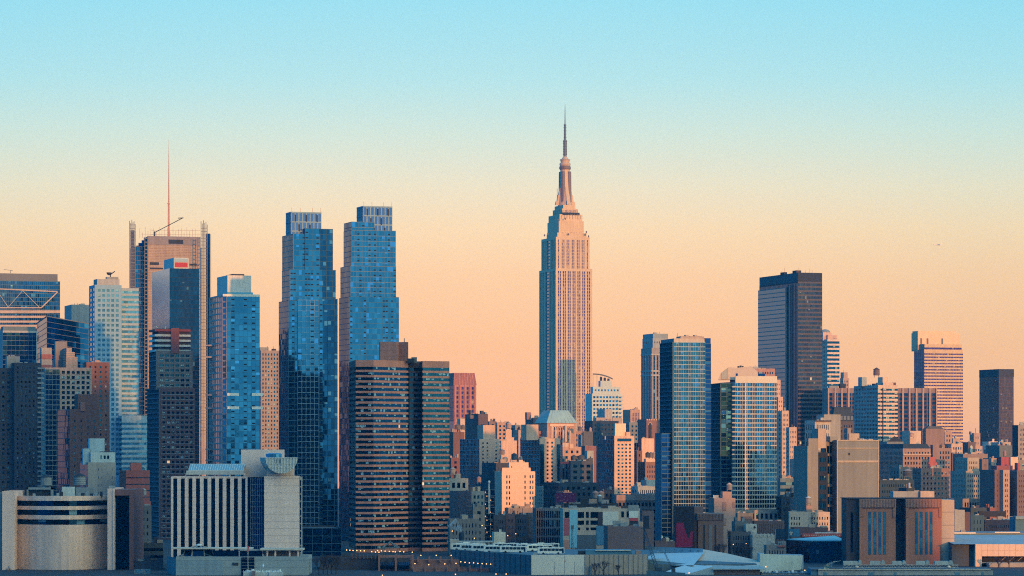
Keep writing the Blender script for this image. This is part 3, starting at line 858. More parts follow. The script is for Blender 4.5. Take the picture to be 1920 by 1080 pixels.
    b.on_roof(rb, .3, .8, .2, .8, 2.2, 'roof_vent', DARKM)
    for i, yy in enumerate((737, 762)):
        for j, (x0, x1) in enumerate(((425, 447), (471, 492))):
            z = PZ(yy, Y); s0 = (x0 - cpx) / 62. * wF; s1 = (x1 - cpx) / 62. * wF
            n = (u[1], -u[0])
            pp = [(X + u[0] * s + n[0] * o, Y + u[1] * s + n[1] * o) for s, o in ((s0, 0), (s0, 1.8), (s1, 1.8), (s1, 0))]
            b.hexa(b.part('white_ledge', WHITE, i * 2 + j), [p + (z - 1.8,) for p in pp], [p + (z,) for p in pp])
    for i, yy in enumerate((644, 666, 738, 763, 841, 862)):
        z = PZ(yy, Y); x0, x1 = 386, 405
        b.box(b.part('side_ledge', GREY2, i), PX(x0, Y + 30), PX(x1, Y + 30), Y + 26, Y + 45, z - 1.0, z)
    b.build()
    b = T('grey_brick_apartment_block', 'grey brown brick slab with punched windows between the blue towers', 'apartment building')
    t = b.tier((484, 489, 524), 657, Y=2500, F=gr(WINB, nb=6, fl=3.15, ww=.45, wh=.55, m=.6, rc=.3), L=gr(WINB, nb=2), wall=wallm(.30, .24, .21), yv=860, d=25)
    b.clutter(t, 4); b.on_roof(t, .05, .5, .2, .6, 3.5, 'penthouse', GREY1)
    b.build()

    # twin silver towers
    for which in (0, 1):
        b = T('blue_glass_twin_tower', ('shorter of the twin stepped blue glass towers, right side in deep shadow', 'taller of the twin stepped blue glass towers, gridded front above the brown slab')[which], 'skyscraper', 'twin stepped blue glass towers')
        FB = wallm(.05, .14, .22); FG = wallm(.20, .32, .42)
        vent = wallm(.01, .02, .03, .02, 0)
        GL = glassm((.009, .07, .19), (.016, .11, .28), metal=.95, rough=.06, pc=.10, curtain=(.022, .14, .42), tilt=.012)
        GR_ = glassm((.012, .088, .22), (.026, .15, .33), metal=.95, rough=.06, pc=.22, curtain=(.045, .19, .50), tilt=.012)
        GD = glassm((.003, .03, .10), (.007, .06, .18), metal=.9, rough=.06, pc=.12, curtain=(.05, .13, .25), tilt=.012)  # darker copy of the glass: the right side's shadow put into its colour
        Fn = lambda bay=1.6: cur(FB, GL, bay, 3.15, fh=.25, mw=.07, me=2, fe=1, vent=vent, po=.12)
        if which == 0:
            Y = 1900
            L_ = cur(wallm(.08, .16, .22), BLUEGD, 2.2, 3.15, fh=.25, mw=.1, po=.12)
            t3 = b.tier((523, 541, 605), 563, Y=Y, F=Fn(), L=L_, wall=FB, yv=1085)
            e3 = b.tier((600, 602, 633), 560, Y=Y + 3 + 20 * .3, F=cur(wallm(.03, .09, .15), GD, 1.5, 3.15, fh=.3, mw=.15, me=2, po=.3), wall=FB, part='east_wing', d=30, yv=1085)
            t2 = b.tier((529, 544, 604), 505, on=t3, s_=1.0, F=Fn(), L=cur(wallm(.30, .30, .29), GREFL, 2.2, 3.15, fh=.35, mw=.25, po=.2))
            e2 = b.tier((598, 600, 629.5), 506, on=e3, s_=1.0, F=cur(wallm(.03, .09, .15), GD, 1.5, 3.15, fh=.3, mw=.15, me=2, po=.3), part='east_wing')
            t1 = b.tier((529.5, 550, 600), 438, on=t2, s_=1.0, F=Fn(), L=cur(wallm(.32, .32, .30), GREFL, 2.0, 3.15, fh=.3, mw=.25, po=.2))
            e1 = b.tier((570, 572, 599), 428, on=t2, s_=.4, F=Fn(), d=20)
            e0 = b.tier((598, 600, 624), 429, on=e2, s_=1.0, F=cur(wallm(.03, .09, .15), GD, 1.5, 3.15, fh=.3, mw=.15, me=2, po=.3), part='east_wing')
            cr_ = b.tier((535.5, 546, 602.5), 397, on=t1, s_=5, F=cur(FG, glassm((.035, .085, .25), (.05, .11, .30), metal=.8, tilt=.01, pc=0.), 2.0, 5.4, fh=.8, mw=.35, po=.3), L=cur(FG, GREY2, 2.0, 5.4, fh=.8, mw=.3, po=.3), part='crown', yb=440, d=12)
            # gridded lower bay
            b.tier((556, 558, 597), 562, Y=Y + 1.2, F=cur(FG, GL, 2.2, 3.15, fh=.22, mw=.09, po=.35, vent=vent, vb=[3, 6]), part='gridded_bay', d=6, yv=1085, wall=FG)
            dt_ = b.part('crown_louvres', DARKM)
            for k in range(7): b.on_roof(cr_, .12 + k * .12, .16 + k * .12, -.03, -.01, 4, 'crown_louvres', DARKM, z=cr_['z1'] - 5.6 * (1 + (k % 3)))
        else:
            Y = 1960
            L_ = cur(wallm(.04, .10, .16), BLUEGD, 2.2, 3.15, fh=.25, mw=.1, po=.12)
            t3 = b.tier((636, 656, 748), 556, Y=Y, F=Fn(), L=L_, wall=FB, yv=1085)
            t2 = b.tier((638.5, 657, 742.5), 498, on=t3, s_=1.0, F=cur(wallm(.12, .20, .26), GL, 1.6, 3.2, fh=.3, mw=.05, fe=1, vent=vent, vb=[3, 8, 10, 15], po=.12), L=L_)
            t1 = b.tier((644.5, 659, 742), 431, on=t2, s_=.6, F=cur(wallm(.12, .20, .26), GL, 1.6, 3.2, fh=.3, mw=.05, vent=vent, vb=[2, 6, 8, 13], po=.12), L=L_)
            b.tier((645, 660, 702), 415.5, on=t1, s_=.3, F=cur(wallm(.12, .20, .26), GL, 1.6, 3.2, fh=.3, mw=.05, vent=vent, vb=[3]), L=L_)
            b.tier((668, 670, 746), 556, Y=Y + 3.0, F=cur(wallm(.28, .48, .52), GR_, 2.15, 3.3, fh=.32, mw=.13, po=.45, me=2, vent=vent, vb=[1, 3, 6, 8]), part='gridded_bay', d=8, yv=700, wall=FG)
            cr_ = b.tier((667, 681, 735.5), 386, on=t1, s_=6, F=cur(FG, glassm((.035, .085, .25), (.05, .11, .30), metal=.8, tilt=.01, pc=0.), 2.0, 5.4, fh=.8, mw=.35, po=.3), L=cur(FG, GREY2, 2.0, 5.4, fh=.8, mw=.3, po=.3), part='crown', yb=440, d=14)
            for k in range(7): b.on_roof(cr_, .12 + k * .12, .16 + k * .12, -.03, -.01, 4, 'crown_louvres', DARKM, z=cr_['z1'] - 5.6 * (1 + (k % 3)))
        for k in range(4):
            (cx, cy), u, w = cr_['c'], cr_['u'], cr_['w']
            a_ = (.02, .3, .7, .98)[k]
            b.bar(b.part('roof_rods', wallm(.5, .3, .2)), (cx + u[0] * w * a_, cy + u[1] * w * a_ + .3, cr_['z1']), (cx + u[0] * w * a_, cy + u[1] * w * a_ + .3, cr_['z1'] + 2.5), .15)
        b.build()

    # brown banded slab
    b = T('brown_banded_apartment_slab', 'wide brown apartment slab with brick bands between window ribbons, brick penthouse on top', 'apartment tower')
    BB = wallm(.58, .215, .14)
    fp = [(655, 1790), (667, 1750), (700, 1749), (765, 1768), (768, 1774), (789, 1776), (792, 1768), (842.5, 1776)]
    pts = [(PX(p, y_), y_) for p, y_ in fp]
    pts += [(PX(842.5, 1776) - 5, 1800), (PX(662, 1800) + 5, 1812)]
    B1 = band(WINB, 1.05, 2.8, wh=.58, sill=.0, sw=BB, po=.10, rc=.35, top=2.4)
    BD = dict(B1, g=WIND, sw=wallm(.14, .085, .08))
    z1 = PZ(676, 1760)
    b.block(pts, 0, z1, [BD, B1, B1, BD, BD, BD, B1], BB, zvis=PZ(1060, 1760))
    t = dict(c=pts[1], u=(1, 0.03), v=(-.03, 1), w=pts[7][0] - pts[1][0], d=45, z1=z1, top=z1 - .9, rot=2, wall=BB, pts=pts)
    BP = wallm(.40, .17, .13, lines=3)
    ph = [(PX(711, 1790), 1790), (PX(713, 1777), 1777), (PX(744, 1778), 1778), (PX(748, 1784), 1784), (PX(765.5, 1782), 1782), (PX(765.5, 1795), 1795)]
    b.block(ph, z1 - 1.2, PZ(641, 1780), [], BP, part='penthouse')
    b.on_roof(t, .555, .63, .3, .5, 2.2, 'air_handler', DARKM); b.on_roof(t, .60, .66, .4, .5, 3.0, 'air_handler', STEEL, 1)
    b.bar(b.part('roof_antenna', STEEL), (PX(758, 1782), 1782, PZ(641, 1780)), (PX(758, 1782), 1782, PZ(634, 1780)), .3)
    b.build()
    # pink striped tower behind
    b = T('pink_striped_tower', 'pink brown tower with vertical stripes and a tapered crown, just right of the brown slab', 'skyscraper')
    PK = wallm(.40, .20, .17)
    t = b.tier((840, 851, 893), 722, Y=3000, F=strip(WINR, nb=4, fl=4.2, wh=.62, ww=.42, sw=wallm(.22, .15, .15), fin=wallm(.48, .16, .14), nfin=4, fw=.5), L=cur(wallm(.05, .08, .12), BLUEGD, 2, 4), wall=PK, yv=790, d=35)
    lo = [c + (t['z1'],) for c in t['pts']]; cx = sum(p[0] for p in t['pts']) / 4; cy = sum(p[1] for p in t['pts']) / 4
    hi = [(cx + (c[0] - cx) * .88, cy + (c[1] - cy) * .88, PZ(699, 3000)) for c in t['pts']]
    b.hexa(b.part('tapered_crown', wallm(.30, .13, .12)), lo, hi)
    for k in range(9):
        f = k / 8.
        a_ = [lo[1][i] * (1 - f) + lo[2][i] * f for i in range(3)]; c_ = [hi[1][i] * (1 - f) + hi[2][i] * f for i in range(3)]
        b.bar(b.part('crown_ribs', wallm(.50, .2, .17)), a_, c_, .4)
    b.build()
left()

# ================================================================== LEFT FOREGROUND
def leftfront():
    b = T('dark_apartment_tower', 'darkest navy brick apartment tower at the left edge, balconies up its right corner', 'apartment tower')
    DK = wallm(.045, .05, .065)
    t = b.tier((-30, 0, 41), 690, Y=2080, F=gr(WIND, nb=4, fl=3.0, ww=.45, wh=.5, m=.5), wall=wallm(.07, .06, .065), yv=935, d=15)
    t2 = b.tier((26, 27, 77), 680, Y=2075, F=dict(gr(WIND, nb=6, fl=3.0, ww=.4, wh=.5, m=.8)), wall=DK, part='wing', yv=935, d=22)
    (cx, cy), u, w = t2['c'], t2['u'], t2['w']
    for k in range(26):
        z = PZ(692 + k * 9.2, 2075)
        p = b.part('balcony', GREY1, k); x0 = cx + u[0] * w; y0 = cy + u[1] * w
        b.hexa(p, [(x0 - 2, y0 - 1.6, z), (x0 + 1.7, y0 - 1.0, z), (x0 + 1.7, y0 + 2, z), (x0 - 2, y0 + 2, z)], [(x0 - 2, y0 - 1.6, z + 1.1), (x0 + 1.7, y0 - 1.0, z + 1.1), (x0 + 1.7, y0 + 2, z + 1.1), (x0 - 2, y0 + 2, z + 1.1)])
    ph = b.tier((10, 13, 37), 668, on=t, s_=3, part='penthouse', wall=wallm(.28, .28, .26))
    b.clutter(ph, 4); b.clutter(t2, 4)
    b.build()
    b = T('beige_stepped_apartment_tower', 'beige apartment tower with a ribbed stepped cap and bluish glazed left half', 'apartment tower')
    BG = wallm(.40, .29, .24); Y = 2150
    t = b.tier((76, 84, 172), 689, Y=Y, F=gr(WINB, nb=9, fl=3.3, ww=.62, wh=.6, m=.8, rc=.35, sills=wallm(.34, .3, .27)), L=gr(WIND), wall=BG, yv=935, rot=14)
    b.tier((83, 85, 112), 692, on=t, s_=-1.2, F=cur(wallm(.16, .2, .22), glassm((.004, .04, .14), (.015, .07, .22), metal=.8, pc=.2, curtain=(.05, .12, .28)), 1.8, 3.3, fh=.5, mw=.12), part='glazed_bay', yv=935, d=4, yb=1000)
    y = 690
    RB = wallm(.44, .33, .27)
    prev = t
    for k, (x0, xc, x1, yt) in enumerate(((99, 124, 145.5, 669), (101, 124.5, 140, 660), (104.5, 125, 134.5, 652))):
        prev = b.tier((x0, xc, x1), yt, on=prev, s_=1.5 if k else 8, part='stepped_cap', F=cur(RB, GREY1, 9, 1.3, fh=.5, mw=.05, gp='cap_back'), L=cur(RB, GREY1, 9, 1.3, fh=.5, mw=.05, gp='cap_back'), wall=RB)
    q = b.tier((76, 78, 97), 652, on=t, s_=9, part='roof_box', wall=wallm(.30, .30, .30), d=10)
    b.tier((102, 104, 126), 640, on=t, s_=30, part='roof_box', wall=wallm(.2, .2, .21), d=8)
    for i, (yy, c) in enumerate(((664, wallm(.30, .12, .10)), (676, wallm(.30, .28, .26)), (684, wallm(.2, .09, .08)))):
        b.tier((76.5, 78, 98), yy, on=t, s_=8.7 - i * .3, part='roof_box_band', wall=c, d=10.5, yb=yy + 9)
    b.build()
    b = T('red_brown_brick_tower', 'dark red brown brick slab with small punched windows behind the beige stepped tower', 'apartment tower')
    t = b.tier((158, 162, 205.5), 679, Y=2250, F=gr(WINB, nb=4, fl=3.3, ww=.3, wh=.45, m=.8), wall=BRICKR, yv=935, d=14)
    b.clutter(t, 5)
    b.build()
    b = T('brick_block_with_pilasters', 'red brick block of stepped brick piers below the beige tower, few windows', 'apartment building')
    t = b.tier((108, 131, 186), 767, Y=2040, F=gr(WIND, nb=4, fl=4, ww=.22, wh=.4, m=1, top=5), L=cur(wallm(.07, .11, .15), BLUEGD, 2, 3.6), wall=BRICKR, yv=935)
    b.tier((145, 146, 182), 739, on=t, s_=1.0, F=strip(WIND, nb=3, fl=50, ww=.12, wh=1.), d=12)
    b.tier((150, 151, 160), 754, on=t, s_=-.8, part='pier', wall=wallm(.30, .14, .11), d=2)
    b.build()
    b = T('grey_setback_building', 'pale grey setback building with glazed penthouse, behind the two roof water tanks', 'office building')
    t = b.tier((150, 165, 217), 867, Y=1800, F=gr(WIND, nb=7, fl=4.2, ww=.16, wh=.35, skip=(0, 1, 4, 5)), L=cur(wallm(.2, .25, .28), BLUEGD, 2, 4), wall=wallm(.33, .31, .29), yv=960)
    t2 = b.tier((163, 170, 216), 848, on=t, s_=1, F=gr(WIND, nb=6, fl=3.2, ww=.6, wh=.6, skip=(0, 1, 5), top=1.2), wall=wallm(.42, .50, .52))
    t3 = b.tier((165, 168, 196), 822, on=t2, s_=2, part='penthouse', wall=wallm(.34, .46, .52))
    t4 = b.tier((154, 156, 170), 841, on=t, s_=3, part='penthouse', wall=wallm(.30, .42, .48))
    b.on_roof(t2, .4, .95, .1, .4, 1.4, 'roof_plant', DARKM)
    b.build()
    b = T('red_brick_building', 'bright red brick building with stringcourse bands, left of the striped crown tower', 'brick building')
    t = b.tier((224, 236, 281), 882, Y=1780, F=band(WIND, 3, 3.5, wh=.16, sill=.2, sw=wallm(.28, .09, .08), rc=.15), L=BL, wall=wallm(.34, .09, .07), yv=1000)
    b.tier((243, 245, 266), 868, on=t, s_=2, part='penthouse', wall=wallm(.36, .11, .09)); b.clutter(t, 2)
    b.build()
    b = T('low_brick_building', 'low dark brick building under the red one, small tank on its roof', 'brick building')
    t = b.tier((200, 232, 284), 948, Y=1650, F=gr(WIND, nb=6, fl=3.6, ww=.4, wh=.45), wall=wallm(.10, .10, .11), yv=1080)
    t2 = b.tier((250, 252, 283), 940, on=t, s_=3, part='penthouse', wall=wallm(.28, .09, .08)); b.clutter(t, 3)
    b.build()
    tank(269, 915, 933, 1665, 11, 'small grey water tank beside the red brick building at left', mat=GREY1)
    # big pale industrial block
    b = T('pale_concrete_depot', 'massive pale concrete depot with three dark window bands and a curved blank wall', 'industrial building')
    Y = 1500; CW = wallm(.84, .53, .41, .14, .22); CP = wallm(.84, .54, .44, .06, .1)
    seg = []
    for k in range(13):      # the blank wall bows outward
        f = k / 12.; px_ = 27 + (201 - 27) * f
        yy = Y + 12 * (2 * f - 1) ** 2 * (1 if f < .5 else 1.6) - 2
        seg.append((PX(px_, yy), yy))
    zt, zb = PZ(930, Y), 0
    ys = [(930, 939, 0), (939, 949, 1), (949, 956, 0), (956, 966, 1), (966, 974, 0), (974, 984, 1), (984, 1300, 0)]
    for i, (a, c, gl) in enumerate(ys):
        z1_, z0_ = PZ(a, Y), max(0, PZ(c, Y))
        p = b.part('window_band', WIND, i) if gl else b.part('wall' if i == 6 else 'concrete_band', CW, i)
        for k in range(12):
            A_, B_ = seg[k], seg[k + 1]
            if gl:
                A_ = (A_[0], A_[1] + 2.); B_ = (B_[0], B_[1] + 2.)
            b.q(p, A_ + (z0_,), B_ + (z0_,), B_ + (z1_,), A_ + (z1_,), [(k, i), (k + 1, i), (k + 1, i + .9), (k, i + .9)])
            if not gl:
                b.q(p, A_ + (z1_,), B_ + (z1_,), (B_[0], B_[1] + 2.2, z1_), (A_[0], A_[1] + 2.2, z1_))
    bk = [(PX(27, Y), Y + 55), (PX(210, Y), Y + 55)]
    b.poly(b.part('roof', ROOF), [s_ + (zt - .5,) for s_ in seg] + [bk[1] + (zt - .5,), bk[0] + (zt - .5,)])
    b.base = (PX(110, Y), Y + 20, 0)
    b.tier((-10, 4, 27), 921, Y=Y - 3, part='pylon', wall=CP, d=40, rot=2, L=None)
    b.tier((-30, -20, 5), 925, Y=Y + 1, part='rear_wall', wall=wallm(.20, .25, .28), d=40, rot=2)
    p1 = b.tier((200, 201.5, 215), 916, Y=Y - 2, part='pylon', wall=CP, d=50, rot=2, rpart='pylon_cap')
    b.bar(b.part('pylon_edge', WHITE), (PX(214.5, Y), Y - 2.6, 0), (PX(214.5, Y), Y - 2.6, PZ(918, Y)), .25)
    RF = wallm(.22, .10, .09)
    b.box(b.part('red_frame', RF), PX(243, Y), PX(251, Y), Y - 1, Y + 40, 0, PZ(918, Y)); b.box(b.part('red_frame', RF), PX(210, Y), PX(243, Y), Y - 1, Y + 40, PZ(929, Y), PZ(918, Y))
    g = b.part('dark_glazing', BLACKG); b.q(g, (PX(215, Y), Y + 3, 0), (PX(243, Y), Y + 3, 0), (PX(243, Y), Y + 3, PZ(929, Y)), (PX(215, Y), Y + 3, PZ(929, Y)), [(0, 0), (4, 0), (4, 12), (0, 12)])
    b.box(b.part('roof_frame', GREY1), PX(50, Y + 30), PX(98, Y + 30), Y + 30, Y + 34, PZ(918, Y + 30), PZ(914, Y + 30))
    b.box(b.part('roof_frame', GREY1), PX(50, Y + 30), PX(53, Y + 30), Y + 30, Y + 34, zt - 1, PZ(914, Y + 30)); b.box(b.part('roof_frame', GREY1), PX(95, Y + 30), PX(98, Y + 30), Y + 30, Y + 34, zt - 1, PZ(914, Y + 30))
    b.box(b.part('roof_plant_room', DARKM), PX(53, Y + 31), PX(95, Y + 31), Y + 31.5, Y + 40, zt - 1, PZ(919, Y + 30))
    b.box(b.part('white_plant_box', wallm(.6, .6, .55)), PX(116, Y + 12), PX(137, Y + 12), Y + 12, Y + 18, zt - .6, PZ(913, Y + 12))
    b.box(b.part('roof_frame', GREY1, 1), PX(142, Y + 30), PX(175, Y + 30), Y + 30, Y + 34, zt - 1, PZ(914, Y + 30))
    for i in range(9):
        x_ = (106, 112, 146, 152, 160, 168, 176, 186, 60)[i]
        b.box(b.part('air_handler', (GREY2, DARKM)[i % 2], i), PX(x_, Y + 10), PX(x_ + 5, Y + 10), Y + 10 + i * .3, Y + 13, zt - .6, zt + (1.2, 1.8, 1.0)[i % 3])
    b.box(b.part('pylon_vent', GREY2), PX(203, Y), PX(213, Y), Y + 2, Y + 6, PZ(916, Y) - 1, PZ(911, Y))
    lg = b.part('wall_sign', wallm(.12, .12, .14))
    for (x0, y0, x1, y1) in ((19, 1061, 19, 1066), (18, 1062, 20, 1060), (13, 1066, 23, 1066), (16, 1066, 15, 1068), (20, 1066, 21, 1068)):
        b.bar(lg, (PX(x0, Y), Y - 3.2, PZ(y0, Y)), (PX(x1, Y), Y - 3.2, PZ(y1, Y)), .12)
    b.build()
    tank(86.5, 889, 916, 1536, 21, 'left one of two grey water tanks on the pale depot roof', mat=GREY1, roofc=DARKM)
    tank(149.5, 887, 916, 1536, 23, 'right one of two grey water tanks on the pale depot roof', mat=GREY1, roofc=DARKM)

    # consulate style block
    b = T('finned_pale_building', 'pale block with tall vertical fins, blank tower wing and half bowl drum, waterfront left', 'office building')
    Y = 1480; PC = wallm(.80, .56, .48, .05, .09, lines=3.3); PD = wallm(.44, .40, .36, .05, .1)
    GB = glassm((.003, .03, .09), (.006, .05, .14), metal=.8, pc=.04, curtain=(.08, .16, .24))
    n_ = 11
    t = b.tier((311, 321, 464), 893.5, Y=Y, F=strip(GB, nb=10, fl=3.3, wh=1.0, ww=.52, m=.1, rc=1.0, top=.5), L=cur(PD, GREY1, 20, 3.3, fh=.1), wall=PC, yv=1040, rot=4, d=30)
    (cx, cy) = t['c']
    b.box(b.part('glass_link', BLUEGD), PX(462, Y), PX(498, Y), Y + 4, Y + 24, 0, PZ(895, Y))
    gl = b.part('glazed_bay', glassm((.01, .06, .22), (.02, .09, .30), metal=.8, pc=.15, curtain=(.04, .12, .3)))
    x0, x1 = PX(469, Y), PX(494, Y)
    b.q(gl, (x0, Y + 3, 0), (x1, Y + 3, 0), (x1, Y + 3, PZ(896, Y)), (x0, Y + 3, PZ(896, Y)), [(0, 0), (10, 0), (10, 16), (0, 16)])
    gb_ = b.part('glazing_bars', GREY2)
    for k in range(7): b.bar(gb_, (x0 + (x1 - x0) * k / 6, Y + 2.9, 8), (x0 + (x1 - x0) * k / 6, Y + 2.9, PZ(896, Y)), .09)
    for k in range(14): b.bar(gb_, (x0, Y + 2.9, 9 + k * 2.5), (x1, Y + 2.9, 9 + k * 2.5), .07)
    w2 = b.tier((494, 495.5, 560.5), 893, Y=Y - 4, part='blank_wing', wall=wallm(.86, .60, .50, .10, .12, lines=3.2), rot=3, d=26, F=None)
    ew = b.tier((560, 561, 566), 894, Y=Y - 1, part='end_stair', wall=GREY2, rot=3, d=20, F=strip(GB, nb=1, fl=3.3, ww=.6, wh=.8, m=.1))
    b.tier((345, 349, 458), 882.5, on=t, s_=1, part='roof_terrace', wall=wallm(.50, .46, .43), d=20, yb=890)
    for k in range(5):
        b.box(b.part('terrace_column', PC, k), PX(347 + 27.5 * k, Y + 3), PX(350 + 27.5 * k, Y + 3), Y + 3, Y + 5, PZ(894, Y), PZ(888, Y))
    sky_ = b.part('skylight', glassm((.16, .27, .30), (.30, .42, .44), metal=.0, rough=.3, pc=0.))
    xa, xb = PX(352, Y), PX(455, Y); zA, zB = PZ(882, Y), PZ(870.5, Y)
    b.poly(sky_, [(xa, Y + 4, zA), (xb, Y + 4, zA), (xb, Y + 12, zB), (xa, Y + 12, zB)])
    b.poly(sky_, [(xa, Y + 12, zB), (xb, Y + 12, zB), (xb, Y + 22, zA), (xa, Y + 22, zA)])
    b.poly(b.part('skylight_end', WHITE), [(xa, Y + 22, zA), (xa, Y + 4, zA), (xa, Y + 12, zB)])
    sb = b.part('skylight_bars', WHITE)
    for k in range(24): x_ = xa + (xb - xa) * k / 23; b.bar(sb, (x_, Y + 3.95, zA), (x_, Y + 11.95, zB), .13)
    b.bar(sb, (xa, Y + 3.9, zA), (xb, Y + 3.9, zA), .2); b.bar(sb, (xa, Y + 12, zB), (xb, Y + 12, zB), .2); b.bar(sb, (xa, Y + 7, (zA + zB) / 2 - .6), (xb, Y + 7, (zA + zB) / 2 - .6), .12)
    tp = b.tier((440, 452, 533.5), 843, Y=Y + 16, part='upper_block', wall=wallm(.78, .56, .48, .05, .08), rot=4, d=16, yb=896)
    b.tier((498, 500, 551), 870, Y=Y - 2, part='drum_base', wall=PC, rot=3, d=18, yb=895)
    # half bowl
    bw = b.part('half_bowl', wallm(.50, .48, .44, .04, .08)); bg_ = b.part('bowl_window', glassm((.08, .12, .15), (.22, .28, .30), metal=.1, pc=.3), label=None)
    xc_, zc_, R_ = PX(530, Y), PZ(858, Y), 30 * Y / FPX
    nseg = 20
    f0 = [(xc_ + R_ * cos(pi + pi * i / nseg), Y - 8, zc_ + R_ * .98 * sin(pi + pi * i / nseg)) for i in range(nseg + 1)]
    f1 = [(p[0] - 4, Y + 12, p[2]) for p in f0]
    b.poly(bw, f0)
    for i in range(nseg): b.q(bw, f0[i + 1], f0[i], f1[i], f1[i + 1])
    b.poly(bw, [f0[0], f0[-1], f1[-1], f1[0]]); b.poly(bw, f1[::-1])
    bb = b.part('bowl_fins', WHITE)
    for k in range(11):
        x_ = xc_ + R_ * (-.92 + .184 * k); h = sqrt(max(0, 1 - ((x_ - xc_) / R_) ** 2)) * R_
        b.bar(bb, (x_, Y - 8.2, zc_ - h), (x_, Y - 8.2, zc_), .12)
    for k in (0, .35, .6): b.bar(bb, (xc_ - R_ * sqrt(1 - k * k), Y - 8.2, zc_ - R_ * k), (xc_ + R_ * sqrt(1 - k * k), Y - 8.2, zc_ - R_ * k), .14)
    for x_ in (-.42, -.16): b.box(bg_, xc_ + R_ * x_, xc_ + R_ * (x_ + .14), Y - 8.1, Y - 7.9, zc_ - R_ * .38, zc_ - R_ * .1)
    b.lathe(b.part('roof_drum', BLUEGL), PX(512, Y), Y + 4, [(3.6, zc_ - .5), (3.6, zc_ + 1.6), (2.6, zc_ + 2.0)], 16)
    # podium
    Yp = 1432
    PG = wallm(.30, .33, .33, .06, .08, lines=3.2)
    p0 = b.tier((306, 330, 577), 1043.5, Y=Yp, part='podium', wall=PG, rot=0, d=30, L=None)
    b.poly(b.part('podium_dark_wall', wallm(.13, .19, .23)), [(PX(307, Yp) - 1, Yp + 22, 0), (PX(330, Yp), Yp - .1, 0), (PX(330, Yp), Yp - .1, p0['z1'] - .5), (PX(307, Yp) - 1, Yp + 22, p0['z1'] - .5)])
    b.box(b.part('podium_panel', wallm(.24, .30, .33, lines=1.6)), PX(330, Yp), PX(418.5, Yp), Yp - .4, Yp, 0, PZ(1050, Yp))
    b.box(b.part('podium_glass', BLUEGD), PX(452.5, Yp), PX(477, Yp), Yp - .3, Yp, 0, PZ(1045, Yp))
    for k in range(6): b.box(b.part('podium_glass_bars', GREY1), PX(453, Yp), PX(477, Yp), Yp - .5, Yp - .3, PZ(1048 + 6 * k, Yp) - .1, PZ(1048 + 6 * k, Yp))
    b.box(b.part('canopy', wallm(.62, .52, .42)), PX(487.5, Yp), PX(568, Yp), Yp + 1, Yp + 12, PZ(1032, Yp), PZ(1028.5, Yp))
    for k, x_ in enumerate((499, 514, 541, 557)): b.box(b.part('canopy_column', PC, k), PX(x_, Yp), PX(x_ + 3, Yp), Yp + 2, Yp + 3, PZ(1044, Yp), PZ(1032, Yp))
    b.box(b.part('recessed_wall', wallm(.25, .20, .19)), PX(492, Yp), PX(560, Yp), Yp + 8, Yp + 9, PZ(1044, Yp), PZ(1032, Yp))
    b.box(b.part('canopy', wallm(.62, .52, .42), 1), PX(319, Yp), PX(470, Yp), Yp + 6, Yp + 16, PZ(1030.5, Yp), PZ(1027.8, Yp))
    b.box(b.part('lobby_glass', BLUEG), PX(398, Yp), PX(490, Yp), Yp + 5, Yp + 6, PZ(1044, Yp), PZ(1032.5, Yp))
    b.box(b.part('lobby_frame', GREY2), PX(446, Yp), PX(487, Yp), Yp + 4, Yp + 5, PZ(1033, Yp), PZ(1030.5, Yp)); b.box(b.part('lobby_frame', GREY2), PX(446, Yp), PX(448, Yp), Yp + 4, Yp + 5, PZ(1044, Yp), PZ(1031, Yp))
    b.box(b.part('small_window', DARKM), PX(436, Yp), PX(447, Yp), Yp - .3, Yp, PZ(1060, Yp), PZ(1055, Yp))
    # domed pavilion on the podium
    pv = b.part('pavilion_ribs', GREY2); pg = b.part('pavilion_glass', WIND)
    xq, zq = PX(368, Yp), PZ(1044, Yp); zt_ = PZ(1024, Yp)
    n8 = 8
    for i in range(n8):
        a = 2 * pi * (i + .5) / n8; a2 = 2 * pi * (i + 1.5) / n8
        o = lambda r, q, z: (xq + r * cos(q), Yp + 12 + r * .6 * sin(q), z)
        zk = zq + (zt_ - zq) * .68
        b.bar(pv, o(7.4, a, zq), o(6.2, a, zk), .28); b.bar(pv, o(6.2, a, zk), o(.8, a, zt_), .2); b.bar(pv, o(6.2, a, zk), o(6.2, a2, zk), .2)
        b.q(pg, o(7.2, a, zq), o(7.2, a2, zq), o(6.0, a2, zk), o(6.0, a, zk)); b.q(pg, o(6.0, a, zk), o(6.0, a2, zk), o(.7, a2, zt_ - .1), o(.7, a, zt_ - .1))
    b.lathe(b.part('pavilion_cap', WHITE), xq, Yp + 12, [(1.2, zt_ - .2), (1.3, zt_ + .3), (.2, zt_ + .7)], 10)
    b.base = (PX(440, Y), Y + 10, 0)
    b.build()
    # flag pole with a red flag
    b = T('flagpole', 'tall white flagpole with a small red flag before the podium glass', 'flagpole')
    X = PX(465, 1430)
    b.bar(b.part('pole', WHITE), (X, 1430, 0), (X, 1430, PZ(1028, 1430)), .14)
    f = b.part('flag', wallm(.45, .05, .06, .05, 0)); z = PZ(1023, 1430)
    b.hexa(f, [(X - .6, 1430, z - 2.6), (X + .5, 1430, z - 2.4), (X + .5, 1430.1, z - 2.4), (X - .6, 1430.1, z - 2.6)], [(X, 1430, z), (X + .5, 1430, z - .4), (X + .5, 1430.1, z - .4), (X, 1430.1, z)])
    b.build()
    # low white shed with lettering
    b = T('rooftop_lettering_shed', 'low white shed with jumbled white script lettering along its roof, bottom left', 'shed')
    Ys = 1427.5
    b.box(b.part('wall', wallm(.46, .48, .46, lines=1.2)), PX(456, Ys), PX(530, Ys), Ys, Ys + 8, 0, PZ(1073, Ys))
